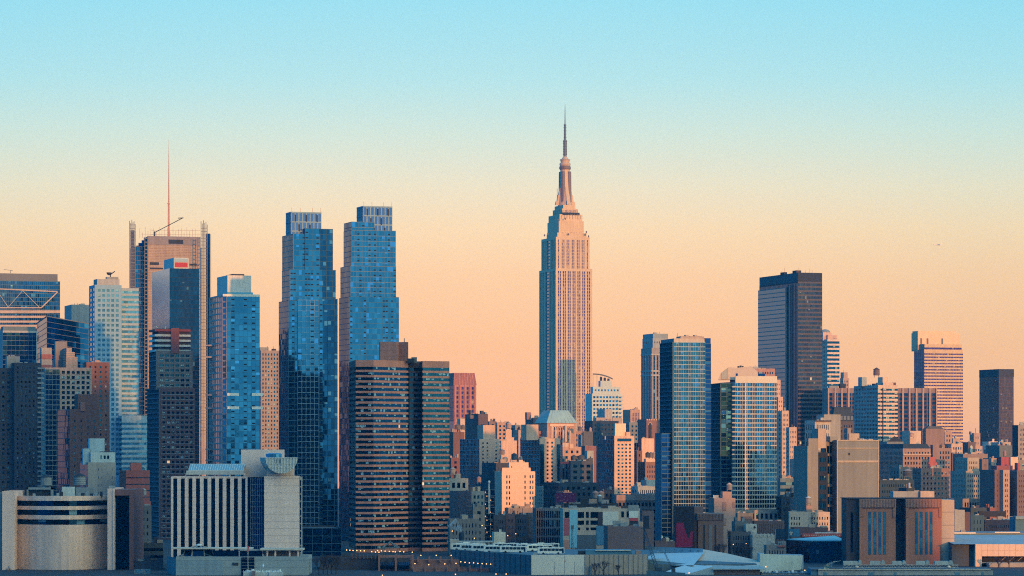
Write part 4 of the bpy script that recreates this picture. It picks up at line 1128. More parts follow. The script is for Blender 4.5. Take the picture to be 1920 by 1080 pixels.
    b.box(b.part('wall', wallm(.46, .48, .46, lines=1.2)), PX(504, Ys), PX(531, Ys), Ys - .5, Ys, 0, PZ(1072.5, Ys))
    b.box(b.part('chimney', wallm(.18, .14, .14)), PX(473, Ys), PX(478.5, Ys), Ys - 1.5, Ys - .5, 0, PZ(1070, Ys))
    rr = random.Random(4); L_ = b.part('lettering', wallm(.68, .74, .74, .03, .0)); x_ = 457
    while x_ < 526:
        h = rr.choice((2.2, 3.2, 4.6, 5.5, 3.0)); w_ = rr.uniform(.7, 1.6)
        x0, z0 = PX(x_, Ys), PZ(1073, Ys)
        if rr.random() < .35:
            b.lathe(L_, x0 + .25, Ys + .5, [(.35, z0), (.42, z0 + h * .12), (.3, z0 + h * .24)], 8)
        else: b.bar(L_, (x0, Ys + .5, z0), (x0 + rr.uniform(-.3, .3), Ys + .5, z0 + h / 4.1), .13)
        if rr.random() < .5: b.bar(L_, (x0, Ys + .5, z0 + .15), (x0 + w_ / 3, Ys + .5, z0 + .15), .12)
        x_ += w_ + .5
    b.box(L_, PX(457, Ys), PX(526, Ys), Ys + .4, Ys + .6, PZ(1073, Ys), PZ(1072, Ys))
    b.lathe(b.part('dish', WHITE), PX(493, Ys), Ys + 1, [(.2, PZ(1064, Ys)), (.5, PZ(1061, Ys)), (.1, PZ(1057, Ys))], 8)
    b.base = (PX(493, Ys), Ys + 4, 0)
    b.build()
    # dark podium at the foot of the twin tower
    b = T('dark_glass_podium', 'low dark glass podium of the twin towers, right of the blank pale wing', 'podium building')
    t = b.tier((560, 568, 640), 990, Y=1690, F=cur(wallm(.05, .12, .18), BLUEGD, 5, 4, fh=.2, mw=.08), wall=DARKM, yv=1085, rot=6)
    b.build()
    # brick depot with pillars
    b = T('dark_brick_warehouse', 'dark navy brick warehouse with fence pillars, bottom, left of the red pillared building', 'warehouse')
    t = b.tier((556, 600, 712), 1046, Y=1500, F=gr(WIND, nb=14, fl=5.5, ww=.5, wh=.5, rc=.4), wall=wallm(.055, .05, .06), rot=3, d=30)
    for k in range(9):
        b.box(b.part('roof_pillar', wallm(.16, .08, .07), k), PX(660 + 7.2 * k - .9, 1499), PX(660 + 7.2 * k + 1.1, 1499), 1500, 1501, PZ(1046, 1500) - .5, PZ(1038 + .4 * k, 1500))
    b.build()
    b = T('pillared_brick_building', 'low red brick building with square pillars and long panes, under the brown slab', 'industrial building')
    RB = wallm(.30, .14, .115)
    t = b.tier((706, 710, 775), 1045, Y=1488, F=dict(k='blank'), wall=RB, rot=2, d=30)
    (cx, cy) = t['c']
    for j, (x0, x1) in enumerate(((713, 739), (744, 768))):
        g = b.part('window', glassm((.06, .15, .32), (.1, .2, .4), metal=.8, pc=.0, frame=.08), j)
        b.q(g, (PX(x0, Y := 1486), Y, PZ(1060, Y)), (PX(x1, Y), Y, PZ(1060, Y)), (PX(x1, Y), Y, PZ(1054, Y)), (PX(x0, Y), Y, PZ(1054, Y)), [(0, 0), (6, 0), (6, 1), (0, 1)])
        b.box(b.part('window_dark', WIND, j), PX(x0, Y), PX(x1, Y), Y + .05, Y + .4, PZ(1067, Y), PZ(1060, Y)); b.box(b.part('lintel_panel', BRICKD, j), PX(x0, Y), PX(x1, Y), Y + .05, Y + .4, PZ(1053.5, Y), PZ(1046, Y))
    for j, x_ in enumerate((709, 740.5, 772)): b.box(b.part('pillar', RB, j), PX(x_, 1485), PX(x_ + 3.5, 1485), 1485, 1487, 0, PZ(1039.5, 1485))
    t2 = b.tier((773, 776, 1100), 1066, Y=1478, F=gr(WIND, bay=7, fl=5, ww=.18, wh=.5, top=1.2, m=2), wall=RB, rot=2, d=25, part='annexe')
    t3 = b.tier((773, 776, 860), 1050, Y=1492, F=None, wall=RB, rot=2, d=12, part='upper_annexe')
    for j in range(8):
        x_ = 776 + j * 21
        b.box(b.part('pillar', RB, 10 + j), PX(x_ - 1.5, 1477), PX(x_ + 1.5, 1477), 1477, 1478.5, 0, PZ(1060.5, 1477))
        if j < 4: b.box(b.part('pillar', RB, 20 + j), PX(x_ + 8 - 1.5, 1491), PX(x_ + 8 + 1.5, 1491), 1490, 1492, PZ(1050, 1492) - 1, PZ(1043.5, 1491))
    rp = b.part('roof_railing', STEEL)
    for (x0, x1, y0, Yr) in ((776, 925, 1064, 1477.6), (776, 860, 1046, 1491)):
        b.bar(rp, (PX(x0, Yr), Yr, PZ(y0, Yr)), (PX(x1, Yr), Yr, PZ(y0, Yr)), .07)
        for k in range(int((x1 - x0) / 3)): b.bar(rp, (PX(x0 + 3 * k, Yr), Yr, PZ(y0, Yr)), (PX(x0 + 3 * k, Yr), Yr, PZ(y0 + 4, Yr)), .04)
    b.build()
    b = T('dark_pyramid_roof', 'dark open pyramid roof at the foot of the brown slab', 'pavilion')
    Yq = 1530; z0, z1 = PZ(1027, Yq), PZ(1016, Yq)
    rf = b.part('roof_frame', STEEL)
    c4 = [(PX(717, Yq), Yq - 3), (PX(745, Yq), Yq - 3), (PX(748, Yq), Yq + 6), (PX(720, Yq), Yq + 6)]
    ap = (PX(731.5, Yq), Yq + 1, z1)
    for i in range(4):
        b.bar(rf, c4[i] + (z0,), ap, .35); b.bar(rf, c4[i] + (z0,), c4[(i + 1) % 4] + (z0,), .3); b.bar(b.part('post', STEEL, i), c4[i] + (0,), c4[i] + (z0,), .25)
    b.bar(rf, ap, (ap[0], ap[1], z1 + 1.2), .15)
    b.build()
leftfront()

# ================================================================== MIDDLE
def middle():
    def low(name, label, x, y, Y, F=None, L=0, wall=GREY1, cat='building', cl=3, rot=None, d=None, yv=1085, **k):
        b = T(name, label, cat)
        if L == 0: L = dict(F) if F and F['k'] == 'grid' else None
        if L: L.pop('skip', None); L.pop('nb', None); L['bay'] = max(3.2, min(5, L.get('bay', 4)))
        t = b.tier(x, y, Y=Y, F=F, L=L, wall=wall, rot=rot, d=d, yv=yv, **k)
        if cl: b.clutter(t, cl)
        return b, t
    TANL = wallm(.55, .37, .29)
    # tan block A
    b, t = low('tan_apartment_building', 'tan apartment block with tall blank penthouse, left of the white lit building', (863, 899, 937), 823, 2300,
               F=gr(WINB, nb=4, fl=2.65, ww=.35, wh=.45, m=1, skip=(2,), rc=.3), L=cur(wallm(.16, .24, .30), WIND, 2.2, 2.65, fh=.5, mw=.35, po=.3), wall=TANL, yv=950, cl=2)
    b.tier((895, 906, 928), 797, on=t, s_=1, part='penthouse'); b.build()
    b, t = low('tan_apartment_building', 'tan apartment block with blue gridded left face, right of the white lit building', (976, 1012, 1050), 822, 2250,
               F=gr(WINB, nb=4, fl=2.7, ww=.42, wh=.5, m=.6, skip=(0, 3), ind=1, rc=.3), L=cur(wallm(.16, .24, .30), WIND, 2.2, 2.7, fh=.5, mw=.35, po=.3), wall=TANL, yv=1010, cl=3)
    b.tier((977, 987, 1009.5), 796, on=t, s_=1, part='penthouse')
    for k, (a0, a1) in enumerate(((0, .18), (.86, 1.0))):
        b.on_roof(t, a0, a1, -.03, -.001, t['z1'] - 8, 'glazed_corner', WIN, k, z=4)
    b.build()
    b, t = low('tan_infill_building', 'small tan building with six small windows at the foot of the tan block', (1013, 1018, 1053), 912, 2050,
               F=gr(WIN, nb=5, fl=2.6, ww=.3, wh=.4, skip=(0, 1), ind=1), wall=TANL, yv=975, d=14)
    b.parapet_rail(t, STEEL); b.build()
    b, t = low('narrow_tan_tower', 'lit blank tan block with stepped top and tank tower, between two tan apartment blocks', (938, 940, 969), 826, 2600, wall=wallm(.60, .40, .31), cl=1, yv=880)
    b.tier((946, 947.5, 964), 820, on=t, s_=.6); b.tier((947, 948, 959.5), 806, on=t, s_=1.5, part='tank_tower'); b.build()
    tank(954, 792, 806, 2606, 10, 'pinkish water tank topping the narrow lit tan block', mat=wallm(.5, .34, .28))
    # the bright white one
    b = T('white_lit_building', 'bright creamy white building with punched windows and stepped top, centre of the low city', 'apartment building')
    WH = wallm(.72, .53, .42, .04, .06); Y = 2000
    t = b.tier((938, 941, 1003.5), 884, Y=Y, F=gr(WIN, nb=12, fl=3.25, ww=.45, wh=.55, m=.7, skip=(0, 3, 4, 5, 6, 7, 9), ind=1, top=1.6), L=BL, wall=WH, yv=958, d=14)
    t2 = b.tier((940, 941.5, 995), 877, on=t, s_=.3, F=gr(WIN, nb=9, fl=3.2, ww=.3, wh=.5, skip=(0, 1, 2, 3, 4, 5)))
    t3 = b.tier((953, 954.5, 991), 867, on=t, s_=.6, part='penthouse', F=gr(WIN, nb=8, fl=3, ww=.4, wh=.5, skip=(1, 2, 3, 4, 5, 6, 7)))
    b.clutter(t3, 3); b.clutter(t, 3)
    b.build()
    b, t = low('dark_glass_infill', 'slim dark glass building beside the left wall of the white lit building', (924, 927, 942), 884, 2030, F=cur(wallm(.08, .13, .18), WIND, 2.4, 3.6, fh=.35, mw=.15), wall=BRICKD, yv=965, d=12); b.build()
    # brown silhouettes on the ridge
    b, t = low('dark_brown_loft', 'dark brown loft building with roof stacks under the pink striped tower', (872, 897, 915), 776, 2850, L=BL, wall=wallm(.12, .085, .09), cat='loft building', cl=6, yv=850)
    b.tier((879, 881, 884), 769, on=t, s_=8, part='chimney', wall=BRICKD, d=4); b.tier((900, 902, 907), 770, on=t, s_=2, part='chimney', wall=BRICKD, d=4); b.tier((872, 882, 888), 783, on=t, s_=-.5, part='front_wing', d=10, wall=wallm(.2, .15, .14)); b.build()
    b, t = low('brown_brick_wall_building', 'plain brown brick building beside the brown slab, tanks on its roof', (848, 850, 871), 810, 2480, wall=BRICKR, cl=3, yv=925, d=20); b.build()
    b, t = low('shaded_brick_building', 'dark shaded building between the brown brick wall and the tan block', (866, 869, 880), 835, 2500, F=gr(WIND), wall=BRICKD, cl=2, yv=925, d=12); b.build()
    tank(858, 795, 808, 2490, 12, 'dark brown water tank on the plain brown brick building')
    tank(868, 796, 808, 2520, 9, 'smaller brown water tank just behind on the brown brick building')
    b, t = low('small_lit_building', 'small grey and peach block low against the pink striped tower', (857, 863, 872), 785, 2750, wall=wallm(.55, .42, .36), cl=1, yv=840); b.build()
    b, t = low('brown_roofline_building', 'brown flat roofed building at the skyline right of the dark loft', (911, 917, 931), 790, 2950, F=gr(WIND, fl=3.5), wall=wallm(.22, .15, .14), cl=4, yv=840); b.build()
    b, t = low('peach_roofline_building', 'small peach brown building at the skyline under thin roof frames', (929, 932, 951), 792, 2900, F=gr(WIN, fl=3.5), wall=wallm(.45, .28, .22), cl=5, yv=840); b.build()
    tank(952.5, 790, 808, 2800, 9, 'lit brown water tank at the skyline left of the chimney')
    b, t = low('teal_roofline_building', 'shaded teal building at the skyline left of the square chimney', (958, 966, 976), 797, 2700, F=gr(WIND, fl=3.5), wall=wallm(.2, .2, .21), cl=4, yv=850); b.build()
    b, t = low('chimney_building', 'dark brown building with a tall square chimney left of the green copper roof', (985, 1000, 1030), 784, 2750, F=gr(WIND, fl=4, ww=.3, wh=.4), L=BL, wall=wallm(.16, .10, .10), cl=3, yv=850)
    b.tier((987, 988, 996), 773, on=t, s_=-.5, part='chimney', wall=wallm(.28, .16, .14), d=5, F=None); b.build()
    # green copper roofed
    b = T('copper_roofed_building', 'ornate peach brick building with arcaded top floor under a hipped green copper roof', 'ornate building')
    Y = 2700; PB_ = wallm(.42, .27, .22)
    t = b.tier((1004, 1008, 1096), 808, Y=Y + 12, F=gr(WIN, nb=17, fl=3.9, ww=.42, wh=.5, ind=0), wall=wallm(.34, .22, .19), yv=900, d=30)
    m = b.tier((1020, 1026, 1080), 793, Y=Y, F=gr(WIN, nb=11, fl=4.2, ww=.4, wh=.6, skip=(0, 1, 9, 10), top=2.5), wall=PB_, yv=900, d=30, part='centre_block')
    CU = wallm(.28, .42, .42, .06, .12)
    cp = m['pts']; cx = sum(p[0] for p in cp) / 4; cy = sum(p[1] for p in cp) / 4
    lo = [(cx + (p[0] - cx) * 1.06, cy + (p[1] - cy) * 1.06, m['z1']) for p in cp]; hi = [(cx + (p[0] - cx) * .62, cy + (p[1] - cy) * .45, PZ(769, Y)) for p in cp]
    rf = b.part('copper_roof', CU); b.hexa(rf, lo, hi)
    rb = b.part('roof_seams', wallm(.18, .28, .30))
    for k in range(9):
        f = k / 8.
        b.bar(rb, [lo[1][i] * (1 - f) + lo[2][i] * f for i in range(3)], [hi[1][i] * (1 - f) + hi[2][i] * f for i in range(3)], .18)
    (c0, c1), u, w = m['c'], m['u'], m['w']; n = (u[1], -u[0])
    ar = b.part('arcade', wallm(.66, .46, .36))
    for k in range(5):
        a = .24 + k * .13
        for j in range(7):
            q0, q1 = pi * j / 7, pi * (j + 1) / 7
            o = lambda q: (c0 + u[0] * (a * w + cos(q) * 1.1) + n[0] * .4, c1 + u[1] * (a * w + cos(q) * 1.1) + n[1] * .4, PZ(803, Y) + sin(q) * 1.3)
            b.bar(ar, o(q0), o(q1), .3)
        b.bar(ar, (c0 + u[0] * (a * w - 1.1) + n[0] * .4, c1 + u[1] * (a * w - 1.1) + n[1] * .4, PZ(814, Y)), (c0 + u[0] * (a * w - 1.1) + n[0] * .4, c1 + u[1] * (a * w - 1.1) + n[1] * .4, PZ(803, Y)), .3)
    for k, (x_, y0, y1) in enumerate(((1027, 815, 806), (1035, 815, 798), (1042, 820, 806), (1056, 820, 806), (1061, 815, 798), (1069, 822, 808))):
        X_ = PX(x_, Y - 3); b.lathe(b.part('pinnacle', wallm(.60, .44, .36), k), X_, Y - 3 + 4, [(.9, PZ(y1 + 30, Y)), (.9, PZ(y1 + 2, Y)), (.2, PZ(y1 - 1, Y))], 6)
    b.on_roof(m, .08, .92, -.02, -.005, 1.6, 'cornice', wallm(.66, .46, .36), z=m['z1'] - 2.5)
    b.build()
    # shaded cluster below copper roof
    b, t = low('peach_gabled_building', 'peach building with a sloping glazed gable below the copper roofed building', (1052, 1055, 1090), 838, 2400, F=gr(WIN, fl=4, ww=.4), wall=wallm(.44, .28, .22), cl=2, yv=900)
    b.tier((1067, 1068, 1075), 832, on=t, s_=-.8, part='chimney_stack', wall=wallm(.55, .38, .30), d=3)
    b.on_roof(t, .0, .35, .05, .4, 4, 'roof_box', wallm(.5, .38, .32)); b.build()
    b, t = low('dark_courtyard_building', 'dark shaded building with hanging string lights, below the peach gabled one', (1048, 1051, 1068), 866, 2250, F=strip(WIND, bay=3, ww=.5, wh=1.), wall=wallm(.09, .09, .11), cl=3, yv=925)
    b.on_roof(t, 0, 1, -.02, -.005, 1.3, 'red_cornice', wallm(.38, .08, .08), z=t['z1'] - 1.3); b.build()
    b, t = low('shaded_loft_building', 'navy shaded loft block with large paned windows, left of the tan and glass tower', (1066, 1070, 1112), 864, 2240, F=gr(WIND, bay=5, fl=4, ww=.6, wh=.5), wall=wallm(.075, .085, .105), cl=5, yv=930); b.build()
    b, t = low('shaded_rear_loft', 'dark brick rear wall block with a lit rim, behind the shaded loft roofs', (1090, 1097, 1118), 836, 2420, F=None, wall=wallm(.24, .12, .11), cl=2, yv=880); b.build()
    b, t = low('pale_narrow_building', 'narrow pale grey building with two windows, left of the tan and glass tower', (1096, 1101, 1113), 845, 2350, F=gr(WIND, nb=1, fl=7, ww=.3, wh=.4), wall=wallm(.34, .36, .36), cl=0, yv=900); b.build()
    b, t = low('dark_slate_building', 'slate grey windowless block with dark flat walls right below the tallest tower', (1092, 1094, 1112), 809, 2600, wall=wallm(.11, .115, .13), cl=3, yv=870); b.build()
    b, t = low('green_grey_roof_building', 'low shaded building with small dish on its roof, right of the copper roofed block', (1084, 1090, 1102), 815, 2650, F=gr(WIND), wall=wallm(.26, .27, .26), cl=3, yv=870); b.build()
    tank(1087, 799, 810, 2690, 8, 'brown water tank right of the green copper roof')
    tank(1107, 801, 813, 2640, 5, 'narrow peach topped tank at the foot of the tallest tower', mat=wallm(.5, .34, .28))
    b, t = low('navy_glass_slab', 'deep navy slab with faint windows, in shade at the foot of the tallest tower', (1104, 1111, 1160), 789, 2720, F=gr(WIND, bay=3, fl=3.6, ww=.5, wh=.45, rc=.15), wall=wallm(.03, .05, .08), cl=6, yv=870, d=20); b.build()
    for k, (x_, y0, y1) in enumerate(((1076, 853, 866), (1090, 852, 866))):
        tank(x_, y0, y1, 2260, 12, ('left', 'right')[k] + ' dark water tank of the pair on the shaded loft roofs', mat=wallm(.07, .08, .09))
    # modern white terraces right of ESB
    b = T('white_terraced_tower', 'pale blue white terraced tower with a curved roof canopy, right behind the tallest tower', 'apartment tower')
    PW = wallm(.48, .56, .56, .05, .05); Y = 3350
    t = b.tier((1105, 1110, 1166.5), 738, Y=Y, F=gr(BLUEG, nb=9, fl=4.0, ww=.66, wh=.5, m=.8, rc=.5), wall=PW, yv=800, d=20)
    t2 = b.tier((1107, 1112, 1163), 725, on=t, s_=1.5, F=gr(BLUEG, nb=8, fl=4, ww=.5, wh=.5)); t3 = b.tier((1122, 1126, 1147), 714, on=t2, s_=3, part='penthouse')
    for k in range(9):
        (cx, cy), u, w = t['c'], t['u'], t['w']; z = t['z1'] - 3 - k * 4
        q = [(cx + u[0] * w * a + u[1] * o, cy + u[1] * w * a - u[0] * o) for a, o in ((.84, 0), (.84, 1.8), (1.04, 1.8), (1.04, 0))]
        b.hexa(b.part('balcony', wallm(.5, .55, .55), k), [p + (z,) for p in q], [p + (z + 1.1,) for p in q])
    cn = b.part('curved_canopy', STEEL); prev = None
    for k in range(11):
        f = k / 10.; x_ = 1112 + 37 * f; y_ = 702 + 9 * f ** 2.2
        q = (PX(x_, Y + 20), Y + 20 + 6 * f, PZ(y_, Y + 20))
        if prev: b.hexa(cn, [(prev[0], prev[1] - 6, prev[2]), (q[0], q[1] - 6, q[2]), (q[0], q[1] + 8, q[2]), (prev[0], prev[1] + 8, prev[2])], [(prev[0], prev[1] - 6, prev[2] + .9), (q[0], q[1] - 6, q[2] + .9), (q[0], q[1] + 8, q[2] + .9), (prev[0], prev[1] + 8, prev[2] + .9)])
        if k % 2 == 0 and k < 8: b.bar(b.part('canopy_post', STEEL, k), (q[0], q[1], PZ(724, Y)), q, .25)
        prev = q
    for k in range(3): b.box(b.part('roof_plant', DARKM, k), PX(1126 + k * 7, Y), PX(1130 + k * 7, Y), Y + 18, Y + 26, PZ(716, Y), PZ(706 + k * 1.5, Y))
    b.build()
    b, t = low('pale_roof_box_building', 'pale grey box building before the white terraced tower', (1120, 1134, 1147), 767, 3150, wall=wallm(.42, .40, .37), cl=1, yv=800)
    b.tier((1112, 1118, 1166), 783, Y=3140, part='lower_block', wall=wallm(.44, .38, .33)); b.build()
    # tan + glass tower
    b = T('tan_and_glass_tower', 'lit tan tower with glass left wing and a bright cream roof box, right of centre', 'apartment tower')
    t = b.tier((1122, 1152, 1189), 817, Y=2150, F=gr(WIN, nb=4, fl=2.4, ww=.5, wh=.5, m=1.6, rc=.3, top=4.6, ind=1), L=cur(wallm(.18, .24, .28), WIND, 2.0, 2.4, fh=.25, mw=.25), wall=wallm(.60, .41, .32), yv=950)
    b.on_roof(t, .15, .85, -.015, .01, 1.8, 'top_windows', WIN, z=t['z1'] - 3.6)
    b.tier((1151, 1153.5, 1173.5), 794, on=t, s_=3, part='roof_box', wall=wallm(.76, .56, .42, .03, .05)); b.clutter(t, 3)
    b.build()
    b, t = low('ornate_skyline_block', 'small ornate brown block with crenellated top at the skyline, left of the grey striped tower', (1168, 1182, 1200), 768, 3000, F=strip(WINR, nb=5, fl=4, ww=.4, wh=.8, top=3), wall=wallm(.44, .28, .22), cl=4, yv=810); b.build()
    b, t = low('shaded_setback_block', 'bluish setback block with roof clutter left of the arched brown wall', (1172, 1180, 1206), 792, 2800, F=gr(WIND, fl=3.6), wall=wallm(.2, .21, .22), cl=6, yv=850); b.build()
    tank(1208, 804, 817, 2650, 10, 'rust brown water tank beside the arched brown wall')
    b, t = low('arched_brown_building', 'brown brick building with a tall narrow arched opening, left of the balconied glass tower', (1198, 1212, 1242), 786, 2600, wall=wallm(.23, .13, .12), cl=0, yv=900, d=20)
    (cx, cy), u, w = t['c'], t['u'], t['w']; n = (u[1], -u[0]); o = lambda a, z: (cx + u[0] * a + n[0] * .3, cy + u[1] * a + n[1] * .3, z)
    am = 3.0; zz = PZ(797, 2600)
    b.poly(b.part('arched_opening', DARKM), [o(am - 1.3, PZ(823, 2600)), o(am + 1.3, PZ(823, 2600))] + [o(am + 1.3 * cos(pi * k / 8), zz + 1.6 * sin(pi * k / 8)) for k in range(9)])
    for k in range(8): b.bar(b.part('arch_trim', wallm(.6, .42, .34)), o(am + 1.5 * cos(pi * k / 8), zz + 1.9 * sin(pi * k / 8)), o(am + 1.5 * cos(pi * (k + 1) / 8), zz + 1.9 * sin(pi * (k + 1) / 8)), .25)
    for k in range(7): b.on_roof(t, k / 7., k / 7. + .08, -.02, .02, 1.2, 'crenel', wallm(.55, .36, .28), k)
    b.build()
    b, t = low('peach_blank_building', 'peach blank walled building with a narrow red edge, under the arched brown wall', (1196, 1203, 1226), 822, 2350, wall=wallm(.66, .43, .34), cl=3, yv=900, L=dict(k='blank', w=wallm(.42, .09, .08)))
    b.tier((1187, 1189, 1197), 830, Y=2365, part='glass_wing', F=cur(wallm(.3, .26, .26), WIND, 1.4, 3, fh=.3, mw=.12), wall=GREY1, d=12); b.build()
    b, t = low('brick_lit_window_building', 'brick building with small lit looking windows, three tanks on its roof', (1196, 1210, 1234), 866, 2150, F=gr(WINB, nb=6, fl=3.2, ww=.4, wh=.5, ind=1), L=cur(wallm(.08, .1, .12), WIND, 2.5, 3.2), wall=wallm(.25, .14, .12), cl=1, yv=915)
    b.tier((1209, 1211, 1233), 860, on=t, s_=2, part='roof_wall', wall=wallm(.62, .44, .36), d=4); b.build()
    for k, (x_, m_) in enumerate(((1214, DARKM), (1220.5, wallm(.2, .16, .16)), (1226.5, wallm(.35, .27, .24)))):
        tank(x_, 847, 861, 2158, 8, ('darkest of three', 'middle one of three', 'palest of three')[k] + ' tanks on the brick building with lit windows', mat=m_)
    b, t = low('pale_blue_low_building', 'low pale blue building with dark upright windows left of the balconied glass tower', (1193, 1196, 1236), 912, 1980, F=gr(WIND, nb=9, fl=4, ww=.4, wh=.6), wall=wallm(.34, .42, .46), cl=4, yv=930, d=12); b.build()
    b, t = low('round_gable_building', 'small pale building with a rounded gable, above the low pale blue one', (1208, 1212, 1230), 900, 2050, wall=wallm(.38, .42, .43), cl=1, yv=915, d=10)
    b.build()
    b, t = low('flat_roofed_long_building', 'long low grey building with a tan roof edge, right of the tan and glass tower', (1150, 1156, 1240), 928, 1900, F=gr(WIND, nb=11, fl=4, ww=.6, wh=.55, top=3.5), wall=wallm(.17, .17, .18), cl=0, rot=4, d=30)
    b.on_roof(t, 0, 1, -.01, .0, 3.2, 'roof_fascia', wallm(.36, .30, .27), z=t['z1'] - 3.2); b.clutter(t, 8, 1.5); b.build()
    # grey-blue buildings at the left bottom
    b, t = low('grey_white_topped_building', 'grey building with white corner frame and small dome tank, right of the brown slab', (838, 842, 878), 897, 1850, F=gr(WIND, nb=3, fl=5, ww=.55, wh=.6), wall=wallm(.34, .36, .36), cl=3, yv=930, rot=4, d=14); b.build()
    b, t = low('grey_punched_window_building', 'bluish grey apartment building with square windows under the tan block', (842, 884, 910), 921, 1800, F=gr(WIND, nb=3, fl=3.4, ww=.55, wh=.55, m=.8), L=gr(WIND, nb=5, fl=3.4, ww=.18, wh=.5), wall=wallm(.21, .23, .25), cl=2, yv=1030, rot=30); b.build()
    tank(849, 876, 894, 1880, 11, 'grey water tank with pale cone beside the brown slab', mat=GREY1)
    tank(898, 893, 907, 1960, 9, 'rust brown water tank before the blue gridded face', mat=wallm(.30, .19, .16))
    b, t = low('shaded_clutter_building', 'dark blue building with cluttered roof between tan block and white building', (900, 905, 930), 890, 2120, F=gr(WIND, fl=3.4), wall=wallm(.10, .12, .14), cl=6, yv=960, d=16); b.build()
    b, t = low('dark_roofed_tank_building', 'dark roofed block carrying round tanks, behind the top of the white lit building', (925, 930, 985), 868, 2080, F=None, wall=wallm(.06, .07, .09), cl=4, yv=900, d=30); b.build()
    for k, (x_, y0, y1, w_, m_, lb) in enumerate(((941.5, 842, 855, 10, wallm(.25, .2, .19), 'rust grey tank left above the white lit building'), (947, 856, 868, 10, wallm(.33, .33, .32), 'pale grey tank just left of the white penthouse'),
                                              (964, 849, 866, 11, wallm(.07, .08, .09), 'black pointed tank right above the white lit building'), (976.5, 855, 868, 6, wallm(.4, .3, .26), 'slim beige tank above the right end of the white building'))):
        tank(x_, y0, y1, 2095, w_, lb, mat=m_, roofc=(None, None, BRICKD, None)[k])
    b, t = low('construction_hoist_tower', 'slender scaffold hoist tower with small amber lights and a white pole', (908, 911, 928), 918, 1780, F=cur(wallm(.10, .14, .18), BLUEGD, 1.6, 3.2, fh=.25, mw=.15, po=.6), wall=wallm(.07, .09, .12), cat='scaffold tower', cl=0, rot=6, d=8)
    for k in range(12):
        z = PZ(924 + k * 7.5, 1778)
        b.box(b.part('scaffold_deck', wallm(.36, .18, .13), k), PX((908, 921)[k % 2], 1777), PX((914, 926)[k % 2], 1777), 1776, 1778, z - .3, z)
        b.lathe(b.part('work_light', emit((1, .45, .18), 2.2), k), PX((910, 913, 920)[k % 3], 1776), 1775.6, [(.1, z + .2), (.22, z + .4), (.1, z + .6)], 6)
    b.bar(b.part('pole', WHITE), (PX(917, 1775), 1775, 20), (PX(917, 1775), 1775, PZ(904, 1775)), .4); b.lathe(b.part('pole_head', WHITE), PX(917, 1775), 1775, [(.5, PZ(906, 1775)), (.7, PZ(903, 1775)), (.2, PZ(901, 1775))], 8)
    b.build()
    # row of small brick houses
    cols = [wallm(.09, .08, .09), wallm(.17, .10, .095), wallm(.06, .065, .08), wallm(.12, .11, .12)]
    desc = ['dark narrow rowhouse behind bare trees, left end of its row', 'brown brick rowhouse with pale windows, second in its row', 'black fronted rowhouse in the middle of its row', 'grey shaded rowhouse at the right end of its row']
    for k, (x0, x1, yt) in enumerate(((926, 948, 966), (948, 966, 964), (966, 990, 965), (990, 1006, 962))):
        b, t = low('rowhouse', desc[k], (x0 - 1, x0 + .5, x1), yt, 1720 + k * 4, F=gr(WINB if k % 2 else WIND, nb=4, fl=3.6, ww=.4, wh=.5), wall=cols[k], cat='rowhouse', cl=3, rot=3, d=12); b.build()
    b, t = low('brown_stepped_rear', 'brownish stepped roof building right under the white lit building', (950, 953, 1000), 953, 1850, F=gr(WIND, fl=3.5), wall=wallm(.30, .24, .22), cl=8, yv=975, rot=6, d=20); b.build()
    b, t = low('shaded_grey_tenement', 'shaded grey tenement with steam drifting past its front, right of the brown slab', (840, 843, 899), 973, 1700, F=gr(WIND, nb=8, fl=3.7, ww=.3, wh=.55), wall=wallm(.20, .18, .17), cl=4, rot=5, d=14); b.build()
    # industrial grid building with painted sides
    b = T('gridded_industrial_building', 'brick and glass industrial building with a gridded front below the purple billboard', 'industrial building')
    Y = 1680
    t = b.tier((1003, 1005, 1056), 953, Y=Y, F=gr(WIND, nb=12, fl=7.2 / 1.6, ww=.72, wh=.8, sill=.08, rc=.5, m=.3, top=.8), wall=wallm(.13, .14, .16), rot=4, d=22)
    (cx, cy), u, w = t['c'], t['u'], t['w']; n = (u[1], -u[0])
    for k in range(5):
        q = [(cx + u[0] * a + n[0] * o_, cy + u[1] * a + n[1] * o_) for a, o_ in ((k * 1.15, 0), (k * 1.15, .25), (k * 1.15 + .28, .25), (k * 1.15 + .28, 0))]
        b.hexa(b.part('brick_pier', wallm(.33, .16, .12), k), [p + (0,) for p in q], [p + (t['z1'],) for p in q])
    b.clutter(t, 5, 2)
    b.build()
    b = T('white_painted_warehouse', 'long cream warehouse with large square windows and a light blue painted strip', 'warehouse')
    Y = 1640; CR = wallm(.48, .37, .30)
    t = b.tier((1054, 1056, 1200), 953.5, Y=Y, F=None, wall=CR, rot=3, d=25)
    (cx, cy), u, w = t['c'], t['u'], t['w']; n = (u[1], -u[0])
    def pan(nm, mt, x0, x1, y0, y1, o_=.2, i=0):
        def q(px, oo):
            tt = (px - 960) / FPX; s = (tt * cy - cx) / (u[0] - tt * u[1]); return (cx + u[0] * s + n[0] * oo, cy + u[1] * s + n[1] * oo)
        z0, z1 = max(0, PZ(y1, Y)), PZ(y0, Y); p = b.part(nm, mt, i)
        r_ = [q(x0, -.1), q(x0, o_), q(x1, o_), q(x1, -.1)]
        b.hexa(p, [c + (z0,) for c in r_], [c + (z1,) for c in r_])
    pan('blue_painted_strip', wallm(.22, .48, .60, .05, .1), 1068, 1082, 956, 1027, .3)
    pan('window', WIND, 1059, 1067, 960, 971, .12, 0)
    pan('red_mural', wallm(.40, .10, .12, .1, 0), 1057.5, 1067, 972, 1004, .15)
    i = 1
